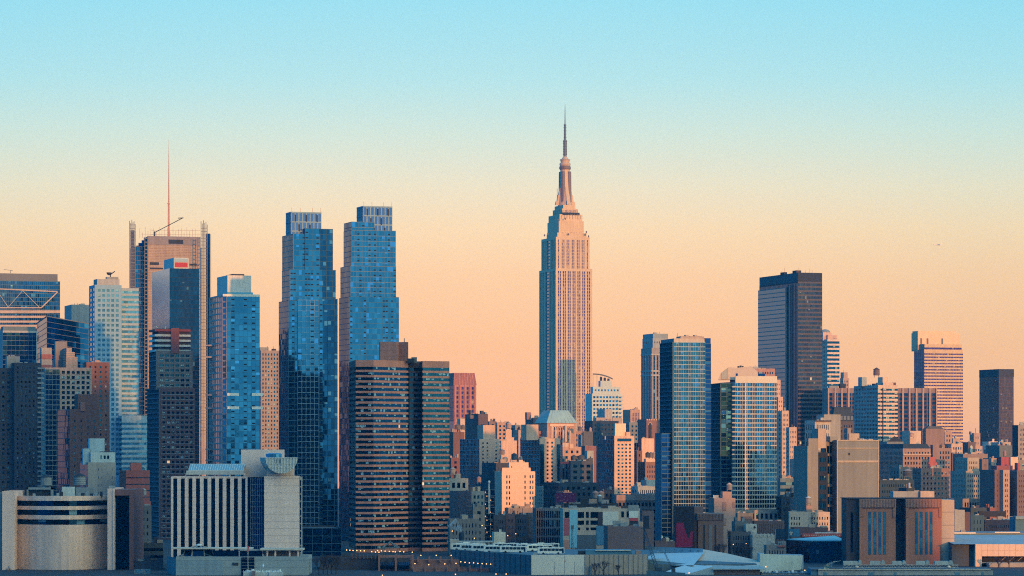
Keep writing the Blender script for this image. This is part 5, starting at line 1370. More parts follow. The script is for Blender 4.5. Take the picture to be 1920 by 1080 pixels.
    for (y0, y1) in ((960, 971), (976, 984), (989, 994)):
        for (x0, x1) in ((1083.5, 1095), (1099, 1104), (1107.5, 1122)):
            pan('window', WIND, x0, x1 - (7 if y0 > 985 and x0 < 1090 else 0), y0, y1, .12, i); i += 1
    pan('dark_recess', wallm(.05, .04, .05), 1121, 1130, 960, 986, .25)
    pan('white_billboard', wallm(.62, .58, .52, .04, .05), 1130, 1159.5, 959.5, 985, .5)
    pan('window', WIND, 1165, 1170, 959, 970, .12, i + 1); pan('window', WIND, 1175, 1179, 959, 970, .12, i + 2)
    pan('white_billboard', wallm(.66, .66, .60, .04, .05), 1179, 1197, 958, 971, .5, 1); pan('red_billboard_strip', wallm(.5, .08, .09, .05, 0), 1181, 1196, 971, 977, .5); pan('dark_billboard_foot', DARKM, 1181, 1196, 977, 986, .4)
    pan('grey_upper_panel', GREY1, 1178, 1197.5, 947, 958, .45)
    pan('lower_shade_panel', wallm(.10, .12, .14), 1079, 1118, 1003, 1030, .2); pan('blue_lower_wall', wallm(.08, .22, .34), 1118, 1139, 986, 1022, .25)  # dark grey lower panel: the wall's shade is put into its colour
    pan('salmon_patch', wallm(.52, .24, .17, .15, .1), 1056, 1067.5, 1012, 1030, .2)
    b.clutter(t, 10, 2.2)
    b.build()
    b = T('purple_billboard', 'dark purple rooftop billboard sprinkled with tiny pale dots', 'billboard')
    Yb = 1690; bm = wallm(.085, .015, .07, .05, 0)
    b.box(b.part('panel', bm), PX(1042.5, Yb), PX(1080.5, Yb), Yb, Yb + .5, PZ(942, Yb), PZ(924, Yb))
    rr = random.Random(9)
    dp = b.part('dots', wallm(.75, .5, .35, 0, 0), kind='stuff')
    for k in range(26):
        X_ = PX(1045 + rr.random() * 33, Yb); Z_ = PZ(926 + rr.random() * 14.5, Yb); b.box(dp, X_ - .07, X_ + .07, Yb - .06, Yb, Z_ - .07, Z_ + .07)
    for k in range(4): b.bar(b.part('support_post', STEEL, k), (PX(1045 + k * 11, Yb), Yb + 1, PZ(956, Yb)), (PX(1045 + k * 11, Yb), Yb + 1, PZ(930, Yb)), .2)
    b.build()
    for k, (x_, y0, y1, w_, Yt) in enumerate(((1116.5, 920, 938, 12.5, 1700), (1127, 920, 938, 12, 1702), (1124.5, 927, 944, 10, 1690))):
        tank(x_, y0, y1, Yt, w_, ('left rust capped tank of the trio above the cream warehouse', 'right rust capped tank of the trio above the cream warehouse', 'front grey tank with white cone in the trio above the cream warehouse')[k],
             mat=(wallm(.2, .17, .16), wallm(.2, .17, .16), wallm(.17, .18, .18))[k], roofc=(wallm(.36, .2, .16), wallm(.36, .2, .16), wallm(.5, .52, .5))[k])
    b, t = low('black_roofed_block', 'black roofed block with ducts, behind the cream warehouse roof', (1055, 1058, 1160), 944, 1695, F=None, wall=wallm(.03, .035, .045), cl=14, yv=960, rot=3, d=14); b.build()
    b, t = low('brown_brick_shed', 'plain brown brick wall building below the cream warehouse, no windows', (1137, 1139.5, 1211), 987, 1570, F=None, wall=wallm(.175, .115, .115, .12, .12), cl=3, rot=3, d=25)
    b.tier((1203, 1204, 1226), 958, Y=1600, part='tall_wing', wall=wallm(.13, .09, .095), rot=3, d=12, F=None); b.build()
    b, t = low('small_cream_box', 'small cream service box on the bus garage roof edge', (921, 926.5, 948), 998, 1600, wall=wallm(.58, .52, .44), cat='service building', cl=2, rot=8, d=8)
    b.build()
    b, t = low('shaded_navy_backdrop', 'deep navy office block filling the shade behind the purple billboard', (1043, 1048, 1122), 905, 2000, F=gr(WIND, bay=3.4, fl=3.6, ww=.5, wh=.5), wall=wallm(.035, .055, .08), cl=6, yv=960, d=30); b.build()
middle()

# ================================================================== RIGHT
def right():
    def low(name, label, x, y, Y, F=None, L=0, wall=GREY1, cat='building', cl=3, rot=None, d=None, yv=1085, **k):
        b = T(name, label, cat)
        if L == 0: L = dict(F) if F and F['k'] == 'grid' else None
        if L: L.pop('skip', None); L.pop('nb', None); L['bay'] = max(3.2, min(5, L.get('bay', 4)))
        t = b.tier(x, y, Y=Y, F=F, L=L, wall=wall, rot=rot, d=d, yv=yv, **k)
        if cl: b.clutter(t, cl)
        return b, t
    # grey stone striped tower
    b = T('grey_stone_striped_tower', 'grey stone topped tower with dark vertical window stripes, left of the balconied glass tower', 'skyscraper')
    GS = wallm(.30, .27, .26); Y = 3453
    t = b.tier((1202, 1222, 1256), 652, Y=Y, F=strip(WIND, nb=5, fl=3.8, ww=.5, wh=.8, sw=wallm(.08, .08, .1), top=6), L=strip(WIND, nb=4, fl=3.8, ww=.6, wh=.9, sw=wallm(.08, .08, .1), top=6), wall=GS, yv=800)
    t2 = b.tier((1204.5, 1224, 1253), 634, on=t, s_=1, F=gr(WIND, nb=6, fl=5, ww=.35, wh=.4), L=gr(WIND, nb=4, fl=5, ww=.35, wh=.4), wall=wallm(.32, .34, .34))
    t3 = b.tier((1205.5, 1224.5, 1252.5), 625.5, on=t2, s_=.6, part='cap', F=None, wall=wallm(.26, .30, .31))
    for i, yy in enumerate((663, 694, 702)):
        (cx, cy), u, v, w, d = t['c'], t['u'], t['v'], t['w'], t['d']; z = PZ(yy, Y)
        q = lambda a, c: (cx + u[0] * a + v[0] * c, cy + u[1] * a + v[1] * c)
        pts = [q(-.5, d), q(-.5, -.5), q(w + .3, -.5), q(w + .3, d)]
        b.hexa(b.part('stone_course', wallm(.40, .36, .34), i), [p + (z - 1.7,) for p in pts], [p + (z,) for p in pts])
    b.clutter(t3, 4, 2)
    b.build()
    # balconied glass tower pair
    GT = glassm((.008, .05, .12), (.020, .10, .20), metal=.95, rough=.08, pc=.18, curtain=(.035, .12, .30), tilt=.015)
    GTD = glassm((.002, .025, .11), (.008, .05, .20), metal=.9, rough=.08, pc=.12, curtain=(.02, .08, .2), tilt=.015)
    b = T('balconied_glass_tower', 'taller blue glass tower with pale floor lines and plant boxes on its roof', 'apartment tower')
    Y = 1850; FL = wallm(.32, .41, .43); FLD = wallm(.07, .15, .21)
    t = b.tier((1239, 1263, 1322), 641, Y=Y, F=cur(FL, GT, 1.3, 2.52, fh=.40, mw=.07, po=.45, me=1), L=cur(FLD, GTD, 2.2, 2.52, fh=.35, mw=.08, po=.9), wall=FLD, yv=1010, rot=12)
    r = b.tier((1318, 1320, 1333), 644, Y=Y + 17, F=cur(FLD, GTD, 1.7, 2.52, fh=.30, mw=.07, po=.3), wall=FLD, yv=1010, rot=12, d=16, part='right_bay')
    b.tier((1239.3, 1263.5, 1321), 634.5, on=t, s_=.2, part='white_crown', wall=wallm(.46, .40, .35), F=None, L=dict(k='blank', w=wallm(.12, .2, .25)))
    b.tier((1320, 1322, 1332.5), 634, on=r, s_=.2, part='glazed_corner', wall=GTD, d=10)
    m = b.tier((1268, 1276, 1320), 630.5, on=t, s_=4, part='roof_plant_house', wall=wallm(.42, .34, .30))
    for k in range(5): b.on_roof(m, .05 + k * .19, .17 + k * .19, .1, .5, 1.2 + (k % 2) * .6, 'roof_fan', wallm(.44, .36, .30), k)
    b.tier((1233, 1240, 1262), 812, Y=Y + 2, F=cur(FLD, GTD, 2.2, 2.52, fh=.35, mw=.1, po=.8), part='lower_bay', wall=FLD, yv=1010, rot=12, d=14)
    b.bar(b.part('roof_antenna', STEEL), (PX(1270, Y + 10), Y + 10, m['z1']), (PX(1270, Y + 10), Y + 10, m['z1'] + 2), .15)
    b.build()
    b = T('gridded_glass_tower', 'shorter blue glass tower with white grid front and sloped white crown', 'apartment tower')
    Y = 1900; FW = wallm(.42, .42, .40)
    GW = glassm((.008, .05, .13), (.024, .10, .22), metal=.95, rough=.08, pc=.24, curtain=(.04, .12, .31), tilt=.015)
    t = b.tier((1370, 1378, 1456), 716, Y=Y, F=cur(FW, GW, 1.35, 2.6, fh=.62, mw=.11, po=.5, me=1), wall=FW, yv=985, rot=16, d=26)
    l = b.tier((1345.5, 1352, 1380), 718, Y=Y + 4, F=cur(FLD, GTD, 2.6, 2.6, fh=.35, mw=.08, po=.7), L=cur(FLD, GTD, 2.2, 2.6, fh=.35, mw=.1, po=.7), wall=FLD, yv=985, rot=8, part='left_bay', d=30)
    (cx, cy), u, w = t['c'], t['u'], t['w']; n = (u[1], -u[0])
    for k in range(32):
        z = t['z1'] - 3.2 - 2.6 * k
        q = [(cx + u[0] * a + n[0] * o, cy + u[1] * a + n[1] * o) for a, o in ((-2.0, -.5), (-2.0, 1.0), (.2, 1.0), (.2, -.5))]
        b.hexa(b.part('balcony', wallm(.40, .40, .38), k), [p + (z,) for p in q], [p + (z + .7,) for p in q])
    b.on_roof(t, 0, 1.0, -.035, .0, 4.0, 'top_band', wallm(.56, .52, .47, .04, .04), z=t['z1'] - .6)
    q_ = [(cx + u[0] * a + n[0] * .62, cy + u[1] * a + n[1] * .62) for a in (6.2, 6.7)]
    b.hexa(b.part('white_pilaster', WHITE), [(q_[0][0], q_[0][1], 0), (q_[1][0], q_[1][1], 0), (q_[1][0], q_[1][1] + .6, 0), (q_[0][0], q_[0][1] + .6, 0)], [(q_[0][0], q_[0][1], t['z1']), (q_[1][0], q_[1][1], t['z1']), (q_[1][0], q_[1][1] + .6, t['z1']), (q_[0][0], q_[0][1] + .6, t['z1'])])
    CW = wallm(.52, .46, .42, .03, .05); cp = b.part('sloped_crown', CW)
    yy = Y + 6
    P = lambda px, py, o=0: (PX(px, yy + o), yy + o, PZ(py, yy))
    o_ = [(1346.5, 712), (1352, 699), (1366, 688.5), (1384, 689.5), (1408, 686.5), (1421, 697), (1421, 712)]
    b.poly(cp, [P(*p) for p in o_][::-1]); b.poly(cp, [P(p[0], p[1], 12) for p in o_])
    for a, c in zip(o_, o_[1:]): b.q(cp, P(*a), P(*c), P(c[0], c[1], 12), P(a[0], a[1], 12))
    b.poly(b.part('crown_fold', wallm(.34, .37, .38)), [P(1352.5, 711, -.3), P(1365, 711, -.3), P(1365, 689.5, -.3), P(1352.5, 699.5, -.3)])
    b.on_roof(t, .10, .80, .2, .6, 6, 'crown_base', GTD)
    for k in range(3): b.box(b.part('roof_plant', DARKM, k), PX(1384 + 4 * k, yy), PX(1387 + 4 * k, yy), yy + 3, yy + 6, PZ(690, yy), PZ(686 - (k == 1), yy))
    b.tier((1375, 1378, 1462), 956, Y=Y - 12, F=gr(WINB, nb=9, fl=4.1, ww=.55, wh=.75, sill=.1, m=1, rc=.4), wall=wallm(.36, .32, .29), rot=8, d=12, part='podium', yv=990)
    b.build()
    # beige lit blocks behind
    b, t = low('beige_lit_slab', 'tall lit beige slab edge right of the gridded glass tower', (1440, 1455, 1463.5), 712, 2400, wall=wallm(.55, .36, .29), cl=2, yv=900, F=gr(WIN, nb=2, fl=3.4, ww=.3, wh=.4))
    b.tier((1455, 1459, 1468), 744, Y=2396, part='step', wall=wallm(.55, .36, .29), F=gr(WIN, nb=2, fl=3.4, ww=.3, wh=.4), d=16); b.build()
    b, t = low('ornate_red_topped_building', 'ornate red brick building top with arches and roof sheds, behind the gridded glass tower', (1400, 1408, 1453), 691, 2700, F=gr(WIN, nb=9, fl=4, ww=.5, wh=.5), wall=wallm(.40, .22, .18), cl=10, yv=760); b.build()
    b, t = low('beige_stepped_block', 'beige stepped block with regular small windows, left of the dark slab foot', (1458, 1466, 1479), 770, 2300, F=gr(WIN, nb=4, fl=3.3, ww=.4, wh=.5, m=.5), L=gr(WIND, nb=3, fl=3.3), wall=wallm(.50, .36, .30), cl=2, yv=910); b.build()
    b, t = low('beige_narrow_block', 'narrow pinkish block with small windows and a step at its right', (1474, 1480, 1494), 801, 2200, F=gr(WIN, nb=4, fl=3.3, ww=.35, wh=.45, m=.5), L=gr(WIND, nb=3, fl=3.3), wall=wallm(.48, .34, .29), cl=2, yv=910)
    b.tier((1488, 1494, 1502), 860, Y=2190, F=gr(WIN, nb=2, fl=3.3, ww=.35, wh=.45, m=.3), part='step', wall=wallm(.48, .34, .29), d=12, yv=910); b.build()
    b, t = low('thin_brick_pier_building', 'narrow dark brick building in the gap between the two glass towers', (1333, 1338, 1350), 818, 2300, F=gr(WINB, nb=3, fl=3.3, ww=.4, wh=.5, m=.4), wall=wallm(.12, .10, .11), cl=3, yv=960)
    b.tier((1337, 1338.5, 1350), 757, Y=2900, part='rear_slab', wall=wallm(.27, .23, .22), d=10, F=gr(WIN, nb=2, fl=3.6, ww=.3)); b.build()
    # the tall dark slab
    b = T('dark_slab_tower', 'tallest dark slab at right, grey ribbed broad side and black banded narrow side', 'skyscraper')
    Y = 3000
    LS = cur(wallm(.20, .21, .21), glassm((.12, .17, .19), (.14, .19, .21), metal=.85, rough=.15, pc=0., curtain=(.1, .1, .1), tilt=.003, blind=False), 60, 3.9, fh=.8, mw=.0, po=.12)
    FS = cur(wallm(.10, .085, .09), glassm((.012, .02, .05), (.045, .05, .07), metal=.7, rough=.12, pc=.05, curtain=(.16, .12, .12), tilt=.008, lit=.0015), 1.6, 3.9, fh=1.5, mw=.06, po=.15)
    t = b.tier((1424, 1496, 1541.5), 528, Y=Y, F=FS, L=dict(k='curtain', g=BLACKG, w=DARKM, bay=3, fl=3.9, fh=.2, mw=.12), wall=DARKM, yv=960)
    t2 = b.tier((1424, 1496, 1541.5), 511, on=t, s_=.0, F=fins(DARKM, STEEL, 1.8), L=cur(wallm(.06, .075, .10), BLUEGD, 30, 40, fh=0), part='crown', wall=DARKM)
    # broad ribbed panel proud of the long side
    (cx, cy), u, v, w, d = t['c'], t['u'], t['v'], t['w'], t['d']
    a0, a1 = d * .285, d * .995; o = 1.6
    p0 = (cx + v[0] * a1 - u[0] * o, cy + v[1] * a1 - u[1] * o); p1 = (cx + v[0] * a0 - u[0] * o, cy + v[1] * a0 - u[1] * o)
    q0 = (p0[0] + u[0] * o, p0[1] + u[1] * o); q1 = (p1[0] + u[0] * o, p1[1] + u[1] * o)
    s2 = t['z1'] - 4
    b.block([p0, p1, q1, q0], 0, s2, [LS], wallm(.30, .29, .28), zvis=PZ(960, Y), part='ribbed_side', rpart='side_cap')
    for k in range(5):
        aa = d * (.06 + .045 * k)
        b.bar(b.part('corner_rib', wallm(.12, .16, .19), k), (cx + v[0] * aa - u[0] * .2, cy + v[1] * aa - u[1] * .2, 0), (cx + v[0] * aa - u[0] * .2, cy + v[1] * aa - u[1] * .2, t['z1'] - 2), .28)
    b.on_roof(t2, .1, .3, .1, .2, 3.5, 'roof_plant', DARKM); b.on_roof(t2, .0, .12, .35, .45, 3.0, 'roof_plant', DARKM, 1); b.on_roof(t2, .4, .5, .5, .8, 2., 'roof_plant', STEEL, 2)
    for k in range(8):
        a_, c_ = (.05, .2, .35, .55, .75, .1, .3, .62)[k], (.05, .1, .02, .05, .1, .4, .6, .3)[k]
        x_, y_ = cx + u[0] * a_ * w + v[0] * c_ * d, cy + u[1] * a_ * w + v[1] * c_ * d
        b.bar(b.part('roof_antenna', wallm(.4, .22, .16), k), (x_, y_, t2['top']), (x_, y_, t2['z1'] + (3, 5, 2, 4, 3, 6, 4, 3)[k]), .16)
    b.build()
    # pink towers right of it
    b, t = low('pink_balconied_tower', 'slim pink lit tower with white balcony bands and rounded top beside the dark slab', (1541, 1551, 1574), 636, 3400,
               F=band(WIN, 2.5, 4.4, wh=.55, sw=wallm(.66, .50, .42), po=.6, m=0), L=gr(WIN, nb=3, fl=4.4, ww=.4), wall=wallm(.58, .38, .30), cat='skyscraper', cl=2, yv=760)
    b.tier((1540, 1543, 1559), 623, on=t, s_=8, part='upper_block', wall=wallm(.60, .40, .32)); b.tier((1543, 1552, 1570), 628, on=t, s_=4, part='upper_block', wall=wallm(.60, .40, .32))
    X = PX(1548, 3420); b.lathe(b.part('rounded_top', wallm(.22, .26, .27)), X, 3425, [(5.5, PZ(624, 3420)), (5.0, PZ(620.5, 3420)), (3.2, PZ(618, 3420)), (.5, PZ(617, 3420))], 14)
    b.build()
    b, t = low('tapered_top_tower', 'small peach tower with a tapering top and spike, beside the balconied pink tower', (1575, 1581, 1592), 709, 3600, F=gr(WIN, nb=3, fl=4), L=gr(WIND, nb=2, fl=4), wall=wallm(.44, .30, .24), cat='high-rise', cl=0, yv=740)
    t2 = b.tier((1576, 1582, 1589.5), 698, on=t, s_=.4); b.bar(b.part('spike', STEEL), (PX(1582, 3604), 3604, t2['top']), (PX(1582, 3604), 3604, t2['z1'] + 3), .2); b.build()
    # pierced slab of grey piers
    b = T('piered_slab_building', 'wide dark slab with pale vertical piers, running behind the white banded block', 'office building')
    Y = 2950
    PS = wallm(.42, .30, .25)
    t = b.tier((1545, 1552, 1757), 727.5, Y=Y, F=strip(BLACKG, nb=23, fl=3.9, ww=.86, wh=.62, sw=wallm(.09, .06, .07), fin=PS, nfin=16, fw=.7, fo=1.2, m=.5, top=4.5), wall=wallm(.27, .20, .19), yv=860, rot=4, d=30)
    b.on_roof(t, .12, .17, .1, .4, 5, 'roof_bulkhead', DARKM, 80); b.on_roof(t, .60, .63, .1, .4, 6, 'roof_bulkhead', BRICKB, 81); b.on_roof(t, .02, .1, .1, .4, 3, 'roof_bulkhead', GREY1, 82)
    b.build()
    # white banded residential
    b = T('banded_white_block', 'white and brown banded apartment block with lit right face, round tank on its roof', 'apartment tower')
    Y = 2500
    WB_ = wallm(.58, .44, .36)
    t = b.tier((1601, 1646, 1683), 722, Y=Y, F=band(WINB, 2.2, 3.05, wh=.5, sill=.1, sw=WB_, po=.2, m=0, mull=wallm(.34, .27, .24)), L=gr(WIND, nb=15, fl=3.05, ww=.62, wh=.5, m=.8, rc=.2, sill=.3), wall=wallm(.34, .33, .32), yv=860)
    b.tier((1642, 1656, 1675), 717, on=t, s_=1.5, part='roof_box', wall=wallm(.6, .44, .36)); b.tier((1609, 1616, 1625), 707, on=t, s_=24, part='roof_box', wall=wallm(.30, .36, .38), yb=724)
    b.tier((1646, 1655, 1664), 707, on=t, s_=10, part='roof_box', wall=wallm(.62, .46, .34), yb=720); b.clutter(t, 8, 2)
    b.on_roof(t, .22, .27, -.01, .0, t['z1'] - 20, 'dark_reveal', DARKM, z=18)
    b.build()
    tank(1643.5, 689, 708, 2535, 12, 'big dark brown drum tank on the white banded block', mat=wallm(.16, .11, .11), roofc=BRICKD)
    # orange-topped tower
    b = T('peach_banded_tower', 'peach banded tower with bright blank crown and dark slots, right', 'skyscraper')
    Y = 3050; PB2 = wallm(.60, .43, .28)
    t = b.tier((1714, 1733, 1805.5), 655, Y=Y, F=band(WINR, 1.6, 2.92, wh=.45, sill=.15, sw=PB2, po=.15, rc=.35, top=2.5, m=0, mull=wallm(.40, .28, .24)), L=dict(k='curtain', g=BLUEGD, w=wallm(.10, .13, .16), bay=4, fl=3, fh=.3, mw=.1), wall=wallm(.44, .30, .24), yv=850)
    b.tier((1716, 1733.5, 1803), 645, on=t, s_=2, F=band(WINR, 1.6, 4, wh=.5, sill=.1, sw=PB2, m=0), part='setback', wall=wallm(.5, .34, .27))
    c = b.tier((1719.5, 1721, 1800), 624, on=t, s_=t['d'] * .62, part='crown', wall=wallm(.74, .52, .35, .05, .08), d=14)
    c2 = b.tier((1719.5, 1721, 1791), 620.5, on=c, s_=.5, part='crown', wall=wallm(.74, .52, .35, .05, .08), d=12)
    for k, x_ in enumerate((.06, .21, .56)): b.on_roof(c, x_, x_ + .035, -.03, .0, 11.5, 'crown_slot', STEEL, k, z=c['z0'] + .5)
    b.build()
    # dark right tower
    b = T('dark_glass_block_tower', 'dark reddish glass box tower standing alone near the right edge', 'skyscraper')
    t = b.tier((1836.5, 1873, 1900.5), 692.5, Y=3300, F=cur(wallm(.11, .07, .075), glassm((.05, .03, .045), (.10, .06, .07), metal=.6, rough=.15, pc=.06, curtain=(.2, .12, .1), tilt=.008, lit=.001), 1.6, 3.4, fh=.6, mw=.12, po=.15),
               L=cur(wallm(.06, .08, .10), glassm((.01, .035, .07), (.02, .06, .11), metal=.8, rough=.12, pc=.02, tilt=.005), 1.6, 3.4, fh=.4, mw=.1), wall=DARKM, yv=840)
    (cx, cy), u, v, w, d = t['c'], t['u'], t['v'], t['w'], t['d']
    q = lambda a, c_: (cx + u[0] * a + v[0] * c_, cy + u[1] * a + v[1] * c_)
    pts = [q(-.3, d), q(-.3, -.3), q(w + .3, -.3), q(w + .3, d)]
    b.hexa(b.part('dark_top_band', wallm(.05, .05, .06)), [p + (t['z1'] - 7.5,) for p in pts], [p + (t['z1'] + .3,) for p in pts])
    b.build()

    # mansard and colonnade in front of the slab
    b, t = low('mansard_roofed_hotel', 'shaded navy building with tall dark mansard roof and dormers, right of the dark slab', (1553, 1560, 1601.5), 790, 2420, F=gr(WIND, nb=8, fl=3.8, ww=.35, wh=.5), wall=wallm(.10, .085, .095), cl=0, yv=870)
    lo = [p + (t['z1'],) for p in t['pts']]; cx = sum(p[0] for p in lo) / 4; cy = sum(p[1] for p in lo) / 4
    hi = [(cx + (p[0] - cx) * .72, cy + (p[1] - cy) * .6, PZ(763, 2420)) for p in lo]
    b.hexa(b.part('mansard_roof', wallm(.04, .055, .075)), lo, hi)
    for k in range(6):
        f = .1 + k * .16; A_ = [lo[1][i] * (1 - f) + lo[2][i] * f for i in range(3)]
        b.box(b.part('dormer', wallm(.16, .2, .24), k), A_[0] - .9, A_[0] + .9, A_[1] - .3, A_[1] + 4, A_[2] + 1, A_[2] + 4)
    b.build()
    b, t = low('pale_colonnaded_building', 'pale building with a row of tall upper windows and dark cornice, below the dark slab', (1525, 1528, 1557), 788, 2300, F=gr(WIND, nb=7, fl=6, ww=.45, wh=.6, top=2), wall=wallm(.44, .40, .36), cl=3, yv=870, d=18)
    b.on_roof(t, -.03, 1.03, -.06, .0, .9, 'cornice', BRICKD, z=t['z1'] - .9)
    b.tier((1543, 1545, 1576), 777, Y=2380, part='rear_block', wall=wallm(.30, .29, .27), d=14); b.build()
    # beige blank pair
    b = T('blank_beige_warehouse_tower', 'big windowless beige block with paler edge lines, beside a stepped beige wing', 'industrial building')
    Y = 1800; BW = wallm(.20, .215, .215, .11, .16); BE = wallm(.40, .34, .28)
    t = b.tier((1549, 1569, 1648), 825, Y=Y, wall=BW, yv=1000, rot=12, L=dict(k='blank', w=wallm(.20, .20, .19)))
    (cx, cy), u, w = t['c'], t['u'], t['w']; n = (u[1], -u[0])
    def ln(a0, a1, z0, z1, i):
        q = [(cx + u[0] * a + n[0] * o, cy + u[1] * a + n[1] * o) for a, o in ((a0, 0), (a0, .25), (a1, .25), (a1, 0))]
        b.hexa(b.part('pale_edging', BE, i), [p + (z0,) for p in q], [p + (z1,) for p in q])
    ln(0, .5, 2, t['z1'], 0); ln(w - .5, w, 2, t['z1'], 1); ln(.5, w - .5, PZ(841, Y), PZ(839.6, Y), 2); ln(.5, w - .5, PZ(867, Y), PZ(863.5, Y), 3); ln(.5, w - .5, t['z1'] - .5, t['z1'] + .02, 4)
    b.box(b.part('window', DARKM, 0), cx + u[0] * 6.7, cx + u[0] * 6.7 + .8, cy + u[1] * 6.7 - .1 - .3, cy + u[1] * 6.7 + .2, PZ(853, Y), PZ(849, Y))
    b.on_roof(t, .36, .60, .25, .7, 4.6, 'roof_box', wallm(.40, .33, .28)); b.on_roof(t, .33, .42, .3, .6, 7.5, 'roof_box', wallm(.25, .22, .22), 1); b.on_roof(t, -.08, .1, .3, .7, 3, 'roof_box', GREY1, 2); b.clutter(t, 8, 2)
    g = b.tier((1547, 1549, 1568), 828, Y=Y + 8, part='glazed_link', F=gr(WIND, nb=3, fl=5.6, ww=.8, wh=.75, sill=.1, rc=.3, m=.2), wall=wallm(.22, .23, .23), yv=1000, rot=12, d=10)
    w1 = b.tier((1511.5, 1514, 1534), 836, Y=Y - 6, part='left_wing', wall=wallm(.24, .23, .21), rot=12, d=26)
    b.tier((1513, 1516, 1534), 822, on=w1, s_=.5, part='left_wing'); w3 = b.tier((1518, 1534, 1549), 803.5, on=w1, s_=2, part='stair_tower', wall=wallm(.40, .32, .27), L=dict(k='blank', w=wallm(.27, .28, .27)), d=12)
    b.build()
    b, t = low('dark_recess_building', 'near black narrow building in the slot between the two beige blocks', (1531, 1533, 1552), 848, 1798, F=gr(WIND, nb=3, fl=5, ww=.7, wh=.5), wall=wallm(.02, .025, .035), cl=0, rot=12, d=8, yv=1000); b.build()
    # brick lofts right
    b = T('mansard_brick_loft', 'long brick loft building with dark sloping roof, left half in blue shade', 'loft building')
    Y = 2250; BL_ = wallm(.30, .20, .175)
    t = b.tier((1648, 1693, 1745), 841, Y=Y, F=gr(WIND, nb=9, fl=3.4, ww=.45, wh=.55, m=.8, ind=1), L=gr(WIND, nb=18, fl=3.4, ww=.45, wh=.55, m=.8), wall=BL_, yv=930)
    lo = [p + (t['z1'],) for p in t['pts']]; cx = sum(p[0] for p in lo) / 4; cy = sum(p[1] for p in lo) / 4
    b.hexa(b.part('dark_sloping_roof', wallm(.03, .045, .065)), lo, [(cx + (p[0] - cx) * .86, cy + (p[1] - cy) * .9, t['z1'] + 3.2) for p in lo])
    b.on_roof(t, .0, 1, -.02, 0, 1, 'cornice', wallm(.42, .32, .27), z=t['z1'] - 4.6)
    b.build()
    b, t = low('brick_loft_annexe', 'brick loft with a projecting pier and dark roof, right end of the mansard loft', (1746, 1749, 1783), 840, 2260, F=gr(WIND, nb=6, fl=3.4, ww=.45, wh=.55, m=.6, skip=(1,)), wall=wallm(.27, .18, .165), cl=3, yv=930, d=20)
    b.tier((1747, 1749, 1761), 834, on=t, s_=-1, part='projecting_pier', wall=wallm(.26, .18, .17), d=4, yb=900)
    b.build()
    b, t = low('plain_brown_block', 'plain brown block with a shallow dark roof below the peach banded tower', (1730, 1736, 1770), 804, 2500, wall=wallm(.25, .17, .16), cl=0, yv=880)
    lo = [p + (t['z1'],) for p in t['pts']]; cx = sum(p[0] for p in lo) / 4; cy = sum(p[1] for p in lo) / 4
    b.hexa(b.part('hipped_roof', wallm(.09, .09, .10)), lo, [(cx + (p[0] - cx) * .6, cy + (p[1] - cy) * .6, t['z1'] + 2) for p in lo]); b.build()
    b, t = low('peach_side_block', 'small peach block at the right shoulder of the plain brown block', (1768, 1771, 1785), 809, 2550, F=gr(WIN, nb=2, fl=3.6), wall=wallm(.38, .25, .21), cl=2, yv=880, d=12); b.build()
    b, t = low('dark_gabled_shed', 'dark gabled roof shed with pale windows behind the mansard loft', (1660, 1663, 1694), 828, 2330, F=gr(WINB, nb=8, fl=4, ww=.5, wh=.5), wall=wallm(.16, .19, .22), cl=1, yv=860, d=14)
    z = t['z1']; (cx, cy), u, w = t['c'], t['u'], t['w']
    b.poly(b.part('gable', wallm(.03, .04, .06)), [(cx, cy - .2, z), (cx + u[0] * w, cy - .2 + u[1] * w, z), (cx + u[0] * w * .45, cy - .2 + u[1] * w * .45, z + 4)]); b.build()
    b, t = low('peach_tank_building', 'lit peach rooftop block with a round peach tank, above the mansard loft', (1700, 1706, 1727), 808, 2450, F=None, wall=wallm(.56, .42, .35), cl=2, yv=860, d=14)
    b.tier((1704, 1706, 1718), 822, Y=2430, part='lower_box', F=gr(WINR, nb=4, fl=5, ww=.5, wh=.3, sill=.1, top=2.5), wall=wallm(.55, .40, .33), d=8); b.build()
    tank(1709, 810, 822, 2428, 9, 'lit peach tank on the peach rooftop block', mat=wallm(.58, .36, .28))
    b, t = low('cream_narrow_building', 'cream building with paired windows left of the arched dark tower', (1781, 1784, 1806), 832, 2500, F=gr(WIN, nb=4, fl=3.8, ww=.45, wh=.5), wall=wallm(.50, .36, .30), cl=3, yv=880, d=14); b.build()
    b, t = low('arched_dark_tower', 'dark brown tower block with a tall white arched window, low right', (1805, 1815, 1829), 829, 2400, F=None, wall=wallm(.13, .10, .11), cl=2, yv=880)
    (cx, cy), u, w = t['c'], t['u'], t['w']; n = (u[1], -u[0]); o = lambda a, z: (cx + u[0] * a + n[0] * .3, cy + u[1] * a + n[1] * .3, z)
    b.poly(b.part('arched_window', wallm(.42, .45, .45)), [o(1.6, PZ(848, 2400)), o(3.6, PZ(848, 2400))] + [o(2.6 + cos(pi * k / 6), PZ(838, 2400) + 1.1 * sin(pi * k / 6)) for k in range(7)]); b.build()
    b, t = low('turreted_peach_building', 'peach building with a corner turret at the skyline, left of the lone dark tower', (1818, 1826, 1838), 812, 2750, F=gr(WIN, nb=2, fl=4.5, ww=.3, wh=.45), wall=wallm(.42, .28, .23), cl=1, yv=860)
    b.tier((1818, 1820, 1822), 809, on=t, s_=-.3, part='turret', d=3, wall=wallm(.36, .24, .2)); b.tier((1824, 1826, 1848), 836, Y=2700, part='lower_wing', F=gr(WIN, nb=4, fl=3.8), wall=wallm(.44, .3, .25), d=12); b.build()
    b, t = low('bright_peach_shed', 'bright lit peach roof shed at the foot of the lone dark tower', (1842, 1854, 1871), 828, 2650, wall=wallm(.78, .54, .42), cl=3, yv=850); b.build()
